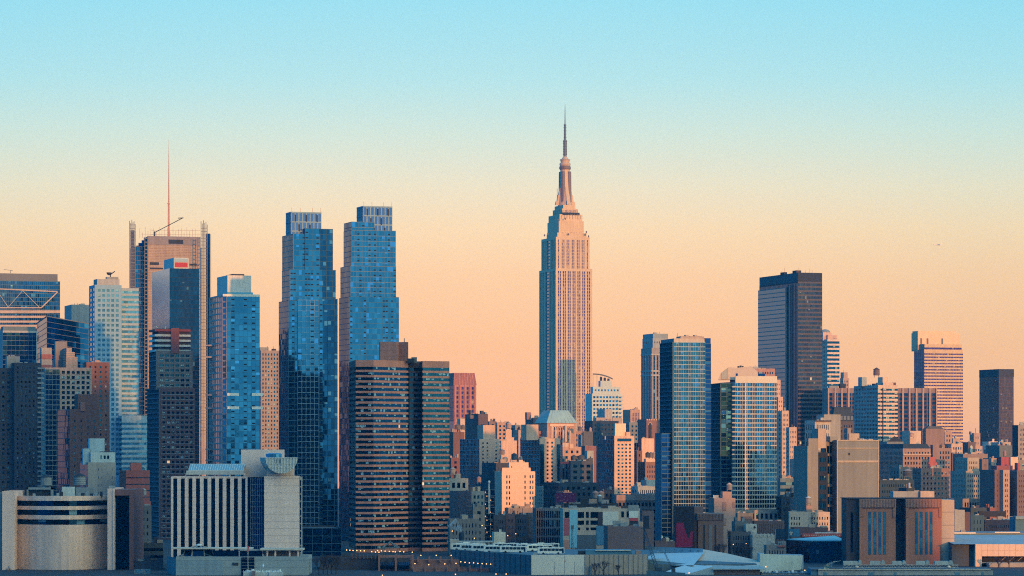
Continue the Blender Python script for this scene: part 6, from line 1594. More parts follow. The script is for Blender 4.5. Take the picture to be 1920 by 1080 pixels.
    b, t = low('white_roofline_building', 'low building with lit parapet and round turret under the lone dark tower', (1869, 1873, 1895), 829, 2620, wall=wallm(.45, .36, .32), cl=5, yv=850, d=14); b.build()
    b, t = low('navy_mid_block', 'navy shaded block between the lit shed and right edge dark tower', (1848, 1874, 1898), 835, 2350, F=None, wall=wallm(.13, .15, .17), cl=4, yv=880); b.build()
    b, t = low('shaded_clutter_block', 'shaded roof cluster block with pale bulkheads, below the bright peach shed', (1845, 1851, 1876), 843, 2420, F=gr(WIND, nb=6, fl=3.6), wall=wallm(.22, .21, .21), cl=9, yv=890); b.build()
    b, t = low('navy_edge_tower', 'dark navy sided tower at the right edge with grey windowed front', (1898, 1909, 1935), 797, 2300, F=gr(WINB, nb=7, fl=3.4, ww=.4, wh=.5), L=dict(k='blank', w=wallm(.03, .05, .075)), wall=wallm(.30, .26, .25), cl=5, yv=930)
    b.build()
    # apartments lower right
    b = T('reddish_apartment_block', 'reddish brown apartment block with pale floor lines, left of the beige setback apartments', 'apartment building')
    RDB = wallm(.26, .15, .135)
    t = b.tier((1711, 1727, 1779), 878, Y=2080, F=gr(WINB, nb=7, fl=3.2, ww=.45, wh=.45, m=.8, ind=1, sills=wallm(.30, .24, .22)), L=gr(WIND, nb=5, fl=3.2, sills=wallm(.2, .22, .24)), wall=RDB, yv=960)
    b.tier((1739, 1741, 1757), 867, on=t, s_=3, part='penthouse', wall=wallm(.36, .11, .11)); b.tier((1741, 1742.5, 1754), 857, on=t, s_=5, part='penthouse', wall=wallm(.40, .12, .12)); b.clutter(t, 5); b.build()
    b = T('beige_setback_apartments', 'bluish beige apartment block stepping back toward its top, regular dark windows', 'apartment building')
    BS = wallm(.34, .30, .27); Y = 2020
    t = b.tier((1782, 1811, 1839), 883, Y=Y, F=gr(WIND, nb=6, fl=3.1, ww=.45, wh=.55, m=.8, ind=1), L=gr(WIND, nb=9, fl=3.1, ww=.35, wh=.5), wall=BS, yv=980)
    b.tier((1791, 1814, 1836), 858, on=t, s_=1.2, F=gr(WIND, nb=5, fl=3.1, ww=.4, wh=.5), L=gr(WIND, nb=7, fl=3.1, ww=.35, wh=.5), wall=wallm(.38, .33, .29))
    b.tier((1790, 1805, 1839), 935, Y=Y - 12, F=gr(WIND, nb=6, fl=4.6, ww=.55, wh=.6), wall=BS, part='lower_block', yv=985, d=20)
    w2 = b.tier((1836, 1838, 1867), 886, Y=Y + 14, F=gr(WIND, nb=7, fl=3.1, ww=.45, wh=.55, m=.5), part='right_wing', wall=wallm(.27, .27, .26), yv=985, d=20)
    b.clutter(w2, 3); b.build()
    b, t = low('brown_rear_apartments', 'brown block with long parapet behind the beige setback apartments', (1802, 1806, 1852), 851, 2200, F=gr(WINB, nb=10, fl=3.4, ww=.35, wh=.5, top=2), wall=wallm(.26, .19, .18), cl=4, yv=900, d=16)
    b.tier((1839, 1841, 1853), 861, Y=2120, part='side_block', F=gr(WINB, nb=2, fl=4, ww=.25, wh=.4), wall=wallm(.2, .14, .14), d=12); b.build()
    b, t = low('lit_penthouse_block', 'peach topped small block right of the brown rear apartments', (1857, 1859, 1873), 859, 2150, F=gr(WIN, nb=2, fl=4, ww=.5, wh=.4), wall=wallm(.42, .28, .23), cl=1, yv=890, d=12); b.build()
    b = T('red_topped_apartments', 'brick apartments with a red plant room and lit stripe of windows, at the right edge', 'apartment building')
    Y = 1980
    t = b.tier((1862, 1865, 1880), 881, Y=Y, F=gr(WIND, nb=2, fl=3.1, ww=.16, wh=.4), wall=wallm(.17, .12, .125), yv=985, d=20, part='brick_wall')
    t1 = b.tier((1878, 1881, 1893), 881, Y=Y - 3, F=gr(WINB, nb=2, fl=3.1, ww=.5, wh=.5, ind=1), wall=wallm(.42, .28, .235), yv=985, d=20, part='lit_bay')
    t2 = b.tier((1890, 1893, 1906), 882, Y=Y + 6, F=gr(WIND, nb=3, fl=3.1, ww=.4, wh=.5), wall=wallm(.13, .13, .14), yv=985, d=20, part='recessed_bay')
    t3 = b.tier((1905, 1907, 1935), 882, Y=Y - 3, F=gr(WINB, nb=6, fl=3.1, ww=.2, wh=.4), wall=wallm(.17, .125, .13), yv=985, d=20, part='brick_wall')
    b.tier((1866, 1869, 1899), 873, Y=Y + 14, part='roof_wall', wall=wallm(.26, .10, .11), d=8, yb=884); b.tier((1875, 1877, 1892), 857, Y=Y + 22, part='plant_room', wall=wallm(.32, .08, .10), d=6, yb=880)
    b.tier((1893, 1895, 1909), 857, Y=Y + 60, part='cream_sheds', wall=wallm(.66, .48, .38), d=6, yb=880); b.tier((1906, 1908, 1912), 868, Y=Y + 8, part='red_stack', wall=wallm(.34, .09, .11), d=4, yb=884)
    b.build()
    tank(1884, 844, 858, 2010, 6, 'brown pinkish tank above the red plant room at right', mat=wallm(.36, .22, .2))
    b, t = low('shaded_navy_blocks', 'deep blue shaded row behind the brown power station roof', (1646, 1650, 1714), 900, 2000, F=gr(WIND, nb=14, fl=3.6, ww=.4, wh=.45), wall=wallm(.035, .06, .085), cl=8, yv=960, d=16)
    b.build()
    b, t = low('grey_brown_low_loft', 'grey brown low loft with a peach cornice before the mansard loft', (1683, 1686, 1712), 876, 2120, F=gr(WIND, nb=6, fl=3.6, ww=.4, wh=.5), wall=wallm(.20, .17, .16), cl=4, yv=930, d=14); b.build()
    tank(1701.5, 879, 897, 2060, 17, 'large dark tank with pale cone left of the reddish apartment block', mat=wallm(.05, .065, .085), roofc=wallm(.34, .26, .23))
    b, t = low('grey_roof_box_block', 'low grey and beige box building peeping over the brown power station', (1673, 1675, 1752), 921.5, 1640, wall=wallm(.27, .30, .31), cl=2, rot=2, yv=960, d=12)
    b.tier((1725, 1726, 1751), 921, Y=1638, part='beige_end', wall=wallm(.46, .37, .31), rot=2, d=10); b.build()
    b, t = low('small_navy_building', 'small blue black building right of the beige blank block', (1698, 1700, 1716), 915, 1700, wall=wallm(.04, .055, .07), cl=3, yv=940, d=10); b.build()

    # power station like brown building
    b = T('brown_brick_power_building', 'two broad brown brick towers with slit windows joined by a dark recess, beige end wall', 'power station')
    Y = 1560; BK = wallm(.42, .165, .11, .12, .16); BKD = wallm(.085, .06, .065); CAP = wallm(.38, .16, .11)
    z1 = PZ(935.5, Y)
    X = lambda p: PX(p, Y)
    b.box(b.part('core', BKD), X(1588), X(1763), Y + 2, Y + 26, 0, z1)
    b.base = (X(1690), Y + 10, 0)
    b.box(b.part('left_flank', BKD), X(1587), X(1609), Y, Y + 3, 0, z1); b.box(b.part('roof_edge', DARKM), X(1586.5), X(1764), Y - .9, Y + 27, z1, z1 + .35)
    b.box(b.part('flank_window', BLUEGD), X(1595), X(1599.5), Y - .1, Y, 6, PZ(961, Y))
    SL = glassm((.02, .12, .22), (.08, .26, .40), metal=.1, rough=.08, pc=.25, curtain=(.03, .12, .28), tilt=.02)
    for j, (x0, x1) in enumerate(((1610, 1678), (1697, 1764))):
        b.box(b.part('brick_tower', BK, j), X(x0), X(x1), Y - 3, Y + 24, 0, z1 - 4)
        b.box(b.part('cap_wall', CAP, j), X(x0) - .1, X(x1) + .1, Y - 3.6, Y + 24, z1 - 4, z1)
        for k in range(24):
            x_ = X(x0) + (X(x1) - X(x0)) * (k + .5) / 24
            b.box(b.part('cap_ribs', wallm(.34, .20, .17), j), x_ - .16, x_ + .16, Y - 3.8, Y - 3.6, z1 - 4, z1 - .1)
        for xa, xb in ((x0, x0 + 6), (x1 - 5, x1)):
            b.box(b.part('cap_leg', CAP, (j, xa)), X(xa), X(xb), Y - 3.5, Y - 3, PZ(970, Y), z1 - 4)
        b.box(b.part('painted_shade_line', DARKM, j), X(x0 + 6), X(x1 - 5), Y - 3.15, Y - 3, z1 - 4.4, z1 - 3.98)  # dark strip put in for the shade beneath the cap
        b.box(b.part('pier', wallm(.44, .18, .12), j), X(x0 + .3), X(x0 + 5.5), Y - 3.4, Y - 3, 0, PZ(970.5, Y))
        for k in range(4):
            xs_ = ((1627, 1637, 1646, 1655), (1714.5, 1723.5, 1733, 1742))[j][k]
            g = b.part('slit_window', SL, (j, k)); xa, xb = X(xs_), X(xs_ + 4.6)
            b.box(b.part('slit_surround', wallm(.13, .08, .075), (j, k)), xa - .12, xb + .12, Y - 3.03, Y - 3, 5, PZ(960, Y) + .2)
            b.q(g, (xa, Y - 3.06, 5.2), (xb, Y - 3.06, 5.2), (xb, Y - 3.06, PZ(960, Y)), (xa, Y - 3.06, PZ(960, Y)), [(0, k), (1, k), (1, k + 7), (0, k + 7)])
    b.box(b.part('recess_panel', wallm(.02, .03, .05)), X(1678), X(1697), Y + 1.5, Y + 2, 0, z1 - .1); b.box(b.part('recess_window', BLUEG), X(1678.5), X(1687), Y + 1.2, Y + 1.5, PZ(980, Y), PZ(965, Y))
    b.box(b.part('beige_end_wall', wallm(.43, .355, .30, .05, .08, lines=6.2)), X(1763.3), X(1788), Y - 2.5, Y + 26, 0, PZ(937, Y))
    b.build()
    # right edge waterfront shed
    b = T('peach_deck_garage', 'long peach panelled parking deck with a dark opening, lower right edge', 'garage')
    Y = 1540; PP = wallm(.62, .47, .39, .05, .08)
    X = lambda p: PX(p, Y)
    b.base = (X(1880), Y + 20, 0)
    zt = PZ(1020.5, Y); zr = PZ(1012, Y)
    b.box(b.part('left_block', wallm(.07, .10, .13)), X(1788), X(1829), Y + 6, Y + 60, 0, zt)
    b.box(b.part('front_column', PP), X(1829), X(1841), Y, Y + 8, 0, zt)
    b.box(b.part('panelled_wall', PP), X(1841), X(2000), Y, Y + 4, PZ(1043, Y), zt)
    for k in range(12): b.box(b.part('panel_joint', wallm(.40, .30, .25), k), X(1841 + 10.5 * k) - .06, X(1841 + 10.5 * k) + .06, Y - .03, Y, PZ(1043, Y), zt)
    b.box(b.part('panel_joint', wallm(.40, .30, .25), 20), X(1841), X(2000), Y - .04, Y, PZ(1032, Y), PZ(1031.6, Y))
    b.box(b.part('dark_interior', wallm(.02, .03, .04)), X(1841), X(2000), Y + 10, Y + 11, 0, zt)
    b.box(b.part('deck_floor', GREY1), X(1841), X(2000), Y + 1, Y + 10, PZ(1056, Y), PZ(1054.5, Y))
    for k in range(6): b.bar(b.part('brace', GREY2, k), (X(1880 + 16 * k), Y + 6, PZ(1053, Y)), (X(1890 + 16 * k), Y + 6, PZ(1044, Y)), .15)
    b.hexa(b.part('sloping_roof', wallm(.26, .36, .42)), [(X(1788), Y + 1, zt), (X(2000), Y - .2, zt), (X(2000), Y + 70, zt + 2), (X(1788), Y + 70, zt + 2)], [(X(1788), Y + 1, zt + .05), (X(2000), Y - .2, zt + .05), (X(2000), Y + 70, zt + 2.6), (X(1788), Y + 70, zt + 2.6)])
    b.box(b.part('lower_wall', wallm(.33, .31, .30)), X(1850), X(2000), Y - 8, Y + 1, 0, PZ(1056, Y - 8))
    b.build()
    b = T('long_blue_roof_shed', 'long low shed with pale roof edges and cream vent boxes behind the peach deck', 'shed')
    Y = 1640; X = lambda p: PX(p, Y)
    b.box(b.part('wall', wallm(.13, .24, .30)), X(1790), X(2010), Y, Y + 30, 0, PZ(1001, Y)); b.box(b.part('roof', wallm(.18, .22, .25)), X(1789), X(2012), Y - .6, Y + 31, PZ(1001, Y), PZ(999, Y))
    b.box(b.part('white_roof_edge', WHITE, 0), X(1789), X(1829), Y - .9, Y - .6, PZ(1000.5, Y), PZ(998, Y)); b.box(b.part('white_roof_edge', WHITE, 1), X(1865), X(1912), Y - .9, Y - .6, PZ(999, Y), PZ(997.2, Y))
    for k, x_ in enumerate((1842, 1862, 1882)): b.box(b.part('cream_vent_box', wallm(.62, .48, .38), k), X(x_), X(x_ + 8), Y - 2.5, Y - .9, PZ(1010, Y), PZ(1003, Y))
    b.box(b.part('red_banner', wallm(.50, .09, .09, .08, 0)), X(1791), X(1883), Y - 6.2, Y - 6, PZ(1013, Y), PZ(1008, Y)); b.box(b.part('roof_unit', GREY1), X(1803), X(1812), Y + 3, Y + 6, PZ(999, Y), PZ(994, Y))
    b.base = (X(1890), Y + 10, 0); b.build()
    b, t = low('grey_box_behind_deck', 'plain grey box building right of the beige end wall', (1788, 1790, 1809), 956, 1700, wall=wallm(.34, .36, .36), cl=0, rot=4, d=16)
    b.tier((1808, 1809, 1819), 960, Y=1704, part='brown_side', wall=wallm(.12, .08, .09), d=12, rot=4); b.build()
    b, t = low('teal_shaded_row', 'teal shaded low building left of the small red brick row, lower right', (1818, 1820, 1845), 966, 1750, F=gr(WIND, nb=3, fl=4, ww=.2, wh=.5), wall=wallm(.05, .11, .16), cl=1, rot=4, d=12); b.build()
    b, t = low('dark_brick_row', 'row of low dark red brick houses under a black roof, lower right', (1844, 1847, 1900), 975, 1760, F=gr(WINB, nb=12, fl=3.4, ww=.35, wh=.45), wall=wallm(.16, .08, .08), cl=8, rot=4, d=12)
    b.on_roof(t, -.05, .9, .9, 1.2, 3.0, 'black_canopy', DARKM, z=t['z1'] + 1.5); b.build()
    b, t = low('blue_metal_shed', 'blue metal shed with sloping roof cut by the right edge', (1898, 1904, 1940), 970, 1730, wall=wallm(.08, .17, .23), cl=0, rot=4, d=14)
    b.on_roof(t, .0, 1, -.05, .5, 1.5, 'pale_roof_slope', wallm(.2, .3, .36)); b.build()

    # waterfront pier shed at the bottom right
    b = T('waterfront_pier_shed', 'long grey waterfront pier shed with pale roof edge and vents, bottom right', 'pier shed')
    Y = 1435; X = lambda p: PX(p, Y)
    b.base = (X(1690), Y + 10, 0)
    b.box(b.part('wall', wallm(.33, .33, .32, lines=1.0)), X(1534), X(1862), Y, Y + 20, 0, PZ(1068, Y))
    b.box(b.part('left_end', wallm(.08, .18, .25)), X(1521), X(1534.3), Y + .5, Y + 20, 0, PZ(1068, Y))
    b.box(b.part('roof', wallm(.10, .12, .15)), X(1521), X(1863), Y - .4, Y + 21, PZ(1068, Y), PZ(1067.2, Y)); b.box(b.part('roof_edge', wallm(.62, .52, .42)), X(1534), X(1858), Y - .7, Y - .4, PZ(1068.2, Y), PZ(1066.6, Y))
    for k, x_ in enumerate((1544, 1628, 1676, 1790, 1840)): b.box(b.part('wall_panel', wallm(.10, .22, .30), k), X(x_), X(x_ + (7, 10, 5, 10, 5)[k]), Y - .1, Y, 0, PZ(1073, Y))
    arch = b.part('barrel_skylight', glassm((.06, .30, .44), (.14, .46, .60), metal=.6, rough=.2, pc=0., tilt=.01)); ab = b.part('skylight_bars', WHITE)
    for k in range(8):
        q0, q1 = pi / 2 * k / 8, pi / 2 * (k + 1) / 8
        p = lambda q, xx, yo: (X(xx - 22 * cos(q)), Y + 3 + yo, PZ(1067, Y) + 3.2 * sin(q))
        b.q(arch, p(q0, 1568, 0), p(q0, 1586, 10), p(q1, 1586, 10), p(q1, 1568, 0)); b.bar(ab, p(q0, 1568, -.05), p(q0, 1586, 10), .07)
    for k in range(5):
        x0 = (1584, 1634, 1676, 1721, 1756)[k]; x1 = (1611, 1654, 1694, 1738, 1782)[k]
        b.box(b.part('roof_vent_unit', wallm(.40, .40, .38), k), X(x0), X(x1), Y + 6, Y + 9, PZ(1059.5, Y), PZ(1053, Y))
        b.hexa(b.part('vent_hood', wallm(.34, .35, .34), k), [(X(x1), Y + 6, PZ(1059, Y)), (X(x1 + 9), Y + 6, PZ(1059, Y)), (X(x1 + 9), Y + 9, PZ(1059, Y)), (X(x1), Y + 9, PZ(1059, Y))], [(X(x1 + 3), Y + 6, PZ(1051.5, Y)), (X(x1 + 7), Y + 6, PZ(1052, Y)), (X(x1 + 7), Y + 9, PZ(1052, Y)), (X(x1 + 3), Y + 9, PZ(1051.5, Y))])
    tr = b.part('roof_truss', wallm(.48, .46, .42))
    b.bar(tr, (X(1583), Y + 5, PZ(1060, Y)), (X(1800), Y + 5, PZ(1060, Y)), .16); b.bar(tr, (X(1583), Y + 5, PZ(1065, Y)), (X(1800), Y + 5, PZ(1065, Y)), .1)
    for k in range(31):
        x_ = 1583 + 7 * k; b.bar(tr, (X(x_), Y + 5, PZ(1065, Y)), (X(x_ + 3.5), Y + 5, PZ(1060, Y)), .07); b.bar(tr, (X(x_ + 3.5), Y + 5, PZ(1060, Y)), (X(x_ + 7), Y + 5, PZ(1065, Y)), .07)
    for k, x_ in enumerate((1608, 1781)):
        b.lathe(b.part('round_lamp', wallm(.8, .55, .4), k), X(x_), Y + 3.5, [(.2, PZ(1066, Y)), (.8, PZ(1064.5, Y)), (.8, PZ(1062.5, Y)), (.2, PZ(1061, Y))], 10)
    b.build()

    # dark blue hall with pale roof
    b = T('blue_glass_hall', 'dark blue glazed hall with a pale teal roof strip, lower right', 'hall')
    Y = 1590; X = lambda p: PX(p, Y)
    b.base = (X(1535), Y + 20, 0)
    b.q(b.part('front_glass', glassm((.006, .045, .12), (.012, .09, .20), metal=.6, rough=.2, pc=.03, curtain=(.1, .2, .3), tilt=.01)), (X(1519), Y, 0), (X(1588), Y, 0), (X(1588), Y, PZ(1015, Y)), (X(1519), Y, PZ(1015, Y)), [(0, 0), (12, 0), (12, 5), (0, 5)])
    b.q(b.part('side_glass', BLUEGD), (X(1482), Y + 26, 0), (X(1519), Y, 0), (X(1519), Y, PZ(1015, Y)), (X(1482), Y + 26, PZ(1015, Y)), [(0, 0), (5, 0), (5, 3), (0, 3)])
    b.box(b.part('front_rails', STEEL), X(1565), X(1588), Y - .4, Y - .3, PZ(1050, Y), PZ(1049.5, Y))
    for k in range(6): b.box(b.part('front_rails', STEEL), X(1562), X(1588), Y - .4, Y - .3, PZ(1022 + k * 6, Y), PZ(1021.5 + k * 6, Y))
    zt = PZ(1015, Y)
    b.hexa(b.part('teal_roof', wallm(.24, .46, .52)), [(X(1482), Y + 26, zt), (X(1519), Y - .4, zt), (X(1588), Y - .4, zt), (X(1588), Y + 60, zt + .4)], [(X(1482), Y + 26, zt + .4), (X(1519), Y - .4, zt + .4), (X(1588), Y - .4, zt + .4), (X(1588), Y + 60, zt + 1.2)])
    b.build()
    b = T('red_shop_sign_building', 'long low building with a red signboard strip and white roof, behind the blue hall', 'shop')
    Y = 1660; X = lambda p: PX(p, Y)
    b.box(b.part('wall', BRICKB), X(1484), X(1590), Y, Y + 14, 0, PZ(1002, Y)); b.box(b.part('red_sign', wallm(.50, .10, .09, .15, .1)), X(1504), X(1583), Y - 1, Y, PZ(1007, Y), PZ(1000, Y))
    b.box(b.part('white_roof', WHITE), X(1528), X(1573), Y - .5, Y + 1, PZ(1000, Y), PZ(998.3, Y)); b.box(b.part('roof_shed', wallm(.4, .2, .17)), X(1553), X(1564), Y + 4, Y + 8, PZ(999, Y), PZ(995.5, Y))
    rr = random.Random(5); dts = b.part('sign_marks', wallm(.72, .45, .32, 0, 0))
    for k in range(16):
        x_ = 1507 + k * 4.4; b.box(dts, X(x_), X(x_ + rr.uniform(1, 2.6)), Y - 1.06, Y - 1, PZ(1004.5, Y), PZ(1002.6, Y))
    b.base = (X(1535), Y + 7, 0); b.build()
    b, t = low('cream_corner_building', 'cream corner building with square black windows and a black fire escape, lower right', (1478, 1480, 1556), 960, 1770, F=gr(WIND, nb=15, fl=3.0, ww=.42, wh=.5, m=.6, skip=(4, 5, 6, 7), ind=1, top=1.8), wall=wallm(.50, .40, .33), cl=4, rot=3, d=16)
    (cx, cy), u, w = t['c'], t['u'], t['w']; n = (u[1], -u[0])
    fe = b.part('fire_escape', DARKM)
    for k in range(5):
        z = t['z1'] - .5 - k * 2.4; A_ = (cx + u[0] * w * .54 + n[0], cy + u[1] * w * .54 + n[1], z); B_ = (cx + u[0] * w * .63 + n[0], cy + u[1] * w * .63 + n[1], z)
        b.bar(fe, A_, B_, .18); b.bar(fe, (A_[0], A_[1], z - 2.4), B_, .14); b.bar(fe, (A_[0], A_[1], z), (A_[0], A_[1], z - 2.4), .1); b.bar(fe, B_, (B_[0], B_[1], z - 2.4), .1)
    b.tier((1510, 1512, 1523), 948, on=t, s_=2, part='tank_base', wall=wallm(.36, .24, .2), d=4); b.build()
    tank(1515.5, 930, 948, 1776, 11, 'grey water tank with pale cone on the cream corner building', mat=wallm(.26, .26, .25), roofc=wallm(.45, .45, .42))
    b, t = low('dark_brick_low_strip', 'dark brick low building between the cream corner building and the red signboard', (1486, 1489, 1553), 989, 1700, F=None, wall=wallm(.15, .085, .085), cl=5, rot=3, d=14); b.build()
    b, t = low('red_brown_small_block', 'small reddish block with a brown cone tank left of the cream corner building', (1487, 1490, 1508), 934, 1850, F=None, wall=wallm(.38, .22, .19), cl=3, rot=6, d=14); b.build()
    tank(1485.5, 911, 928, 1880, 8, 'slim pinkish cone tank above the small reddish block', mat=wallm(.34, .24, .22), roofc=wallm(.45, .27, .22))
    b, t = low('navy_billboard_block', 'navy block with billboard back and white roof pipes, beside the gridded tower podium', (1462, 1465, 1490), 931, 1880, F=gr(WIND, nb=5, fl=4), wall=wallm(.04, .055, .075), cl=8, rot=6, d=16); b.build()
    b, t = low('shaded_terraced_block', 'blue shaded terraced block at the foot of the beige stepped block', (1459, 1463, 1496), 897, 2050, F=band(WIND, 3, 4, wh=.5, sw=wallm(.13, .19, .23)), wall=wallm(.13, .18, .22), cl=6, yv=950); b.build()
    b, t = low('dim_brown_loft', 'dim brown grey loft with small windows behind the stepped beige wing', (1492, 1497, 1514), 880, 2050, F=gr(WIND, nb=4, fl=3.6, ww=.4, wh=.5), wall=wallm(.16, .14, .14), cl=2, yv=970); b.build()
    # pink stepped building with tank and brown slits
    b = T('pink_stepped_building', 'pink blank stepped building carrying a cone tank, between the glass towers at street level', 'building')
    PKK = wallm(.44, .285, .235, .10, .12); Y = 1700
    t = b.tier((1325, 1339, 1379), 934, Y=Y, wall=PKK, rot=5, L=dict(k='blank', w=wallm(.2, .17, .17)), d=20)
    b.tier((1353, 1355, 1372), 922, on=t, s_=2, part='upper_box', wall=PKK, d=8)
    for k, (x0, x1, y0, y1) in enumerate(((1355, 1362, 941, 957), (1374, 1379, 941, 952), (1355, 1362, 971, 985), (1364, 1370, 993, 1010))):
        b.box(b.part('darker_patch', wallm(.34, .21, .18), k), PX(x0, Y), PX(x1, Y), Y + (x0 - 1339) * .024 - .2, Y + (x0 - 1339) * .024 + 1, PZ(y1, Y), PZ(y0, Y))
    for k in range(6): b.bar(b.part('white_vents', WHITE), (PX(1338 + k * 1.7, Y + 4), Y + 4, t['top']), (PX(1338 + k * 1.7, Y + 4), Y + 4, t['z1'] + 1.5), .2)
    b.build()
    tank(1367.5, 905, 922, 1706, 11, 'grey tank with peach cone on the pink stepped building', mat=wallm(.22, .20, .20), roofc=wallm(.55, .36, .28))
    b = T('brown_slit_building', 'brown brick block with ribbed cap and slit recesses beside the red mural wall', 'industrial building')
    Y = 1640; X = lambda p: PX(p, Y); BR2 = wallm(.21, .125, .11)
    b.base = (X(1330), Y + 10, 0)
    b.box(b.part('wall', BR2), X(1309), X(1356.5), Y, Y + 22, 0, PZ(964, Y)); b.box(b.part('cap_wall', wallm(.24, .15, .13)), X(1307.5), X(1357), Y - .5, Y + 22.3, PZ(975, Y), PZ(963, Y))
    for k in range(18): b.box(b.part('cap_ribs', wallm(.15, .09, .08)), X(1309 + k * 2.7), X(1309.8 + k * 2.7), Y - .7, Y - .5, PZ(974, Y), PZ(964, Y))
    for k, x_ in enumerate((1319, 1329, 1340)): b.box(b.part('slit', (DARKM, wallm(.2, .2, .22), DARKM)[k], k), X(x_), X(x_ + (3, 6, 3)[k]), Y - .1, Y, 4, PZ(984, Y))
    b.box(b.part('left_block', wallm(.10, .06, .06)), X(1300), X(1309.5), Y + 1, Y + 20, 0, PZ(975, Y)); b.box(b.part('ribbed_upper_block', wallm(.20, .12, .11)), X(1301), X(1321), Y + 10, Y + 24, 20, PZ(951, Y))
    b.build()
    b = T('black_wall_with_red_mural', 'black walled building with a torn looking magenta red mural', 'building')
    Y = 1625; X = lambda p: PX(p, Y)
    b.base = (X(1285), Y + 10, 0)
    b.box(b.part('wall', wallm(.022, .022, .03)), X(1266), X(1302), Y, Y + 20, 0, PZ(950, Y))
    mr = b.part('red_mural', wallm(.26, .018, .065, .2, .1)); mk = [(1268, 1026), (1298, 1026), (1299.5, 996), (1295, 997), (1291, 1010), (1287, 1000), (1283, 989), (1282, 980), (1268, 980)]
    b.poly(mr, [(X(x_), Y - .1, PZ(y_, Y)) for x_, y_ in mk]); b.poly(mr, [(X(x_), Y - .02, PZ(y_, Y)) for x_, y_ in mk][::-1])
    b.build()
    b, t = low('low_roof_with_white_shed', 'dark low roof with a white gabled shed left of the red mural wall', (1226, 1228, 1266), 1015, 1600, wall=wallm(.13, .085, .085), cl=2, rot=2, d=14)
    X = lambda p: PX(p, 1603)
    b.hexa(b.part('white_shed', wallm(.6, .52, .44)), [(X(1247), 1603, t['top']), (X(1262), 1603, t['top']), (X(1262), 1608, t['top']), (X(1247), 1608, t['top'])], [(X(1248), 1603, PZ(1008, 1603)), (X(1253), 1603, PZ(1008, 1603)), (X(1253), 1608, PZ(1008, 1603)), (X(1248), 1608, PZ(1008, 1603))])
    b.lathe(b.part('white_stack', WHITE), X(1241), 1603, [(.5, t['top']), (.5, PZ(1008, 1603)), (.2, PZ(1004, 1603))], 8); b.build()
    # castle-like white building etc
    b, t = low('crenellated_white_building', 'pale building with a crenellated parapet, low in front of the gridded tower', (1408, 1411, 1453), 1003, 1640, wall=wallm(.52, .48, .43), cl=0, rot=3, d=14)
    for k in range(6): b.on_roof(t, k / 6., k / 6. + .08, -.02, .06, 2.4 if k == 0 else 1.6, 'merlon', wallm(.52, .48, .43), k)
    b.build()
    b, t = low('white_graffiti_box', 'small white box building with a black emblem, above the crenellated building', (1396, 1399, 1419), 983, 1660, wall=wallm(.56, .52, .47), cl=1, rot=3, d=8)
    b.lathe(b.part('emblem', DARKM), PX(1415, 1658), 1658.6, [(.2, PZ(991, 1658)), (.7, PZ(989.5, 1658)), (.4, PZ(987, 1658)), (.1, PZ(986, 1658))], 7)
    b.build()
    b, t = low('grey_green_tenement', 'grey shaded tenement with narrow windows left of the white box building', (1374, 1378, 1401), 978, 1670, F=gr(WIND, nb=4, fl=3.4, ww=.35, wh=.6), wall=wallm(.15, .16, .165), cl=2, rot=3, d=14)
    b.tier((1367, 1370, 1409), 997, Y=1650, part='lower_front', F=gr(WIND, nb=7, fl=3.4, ww=.35, wh=.6), wall=wallm(.10, .105, .12), rot=3, d=12); b.build()
    b, t = low('brown_ribbed_warehouse', 'long brown ribbed warehouse under the gridded tower podium', (1411, 1414, 1471), 977, 1730, F=strip(BRICKD, nb=12, fl=9, ww=.12, wh=1.), wall=wallm(.13, .09, .09), cl=2, rot=3, d=14)
    b.tier((1391, 1393, 1411), 969, Y=1725, part='brown_box', wall=wallm(.17, .13, .13), rot=3, d=10); b.build()
    for k, (x0, x1, y0, y1, lb, mt) in enumerate(((1452.5, 1471, 992, 1011, 'dark blank billboard with a pale left edge strip, above the low shops', wallm(.02, .05, .085)), (1478, 1499, 992, 1006, 'blue billboard with a round pale figure shape', wallm(.05, .17, .27)))):
        b = T('billboard', lb, 'billboard'); Y = 1625 + k; X = lambda p: PX(p, Y)
        b.box(b.part('panel', mt), X(x0), X(x1), Y, Y + .5, PZ(y1, Y), PZ(y0, Y))
        if k == 0: b.box(b.part('pale_strip', wallm(.2, .35, .42)), X(x0 + .6), X(x0 + 2.4), Y - .05, Y, PZ(y1 - 1, Y), PZ(y0 + .6, Y))
        else:
            for (cx_, cz_, r_, m_) in ((1483, 1000, 3.9, wallm(.5, .44, .38)), (1480.5, 1001, 1.3, DARKM), (1486, 1001, 1.3, DARKM)):
                pr = b.part('printed_shape' if r_ > 2 else 'printed_spot', m_, cx_); pts = [(X(cx_ + r_ * cos(2 * pi * q / 14)), Y - (.04 if r_ > 2 else .07), PZ(cz_ - r_ * .9 * sin(2 * pi * q / 14), Y)) for q in range(14)]; b.poly(pr, pts)
        for q in range(3): b.bar(b.part('support_post', STEEL, q), (X(x0 + 3 + q * 6), Y + .8, 0), (X(x0 + 3 + q * 6), Y + .8, PZ(y1, Y)), .2)
        b.build()
    b, t = low('grey_stone_shops', 'low mottled grey shops with a red awning below the blank billboard', (1434, 1437, 1474), 1022, 1600, F=gr(WIND, nb=6, fl=4, ww=.4, wh=.5), wall=wallm(.28, .24, .22, .3), cl=5, rot=3, d=10)
    b.on_roof(t, .55, .95, -.1, -.01, .8, 'red_awning', wallm(.4, .12, .1)); b.build()
    b = T('dark_chimney_stack', 'tall black square stack between the two billboards', 'chimney')
    b.box(b.part('stack', wallm(.02, .03, .04)), PX(1471.5, 1615), PX(1478, 1615), 1615, 1617, 0, PZ(950, 1615)); b.box(b.part('stack_cap', DARKM), PX(1471, 1615), PX(1478.5, 1615), 1614.6, 1617.4, PZ(951, 1615), PZ(949.5, 1615)); b.build()
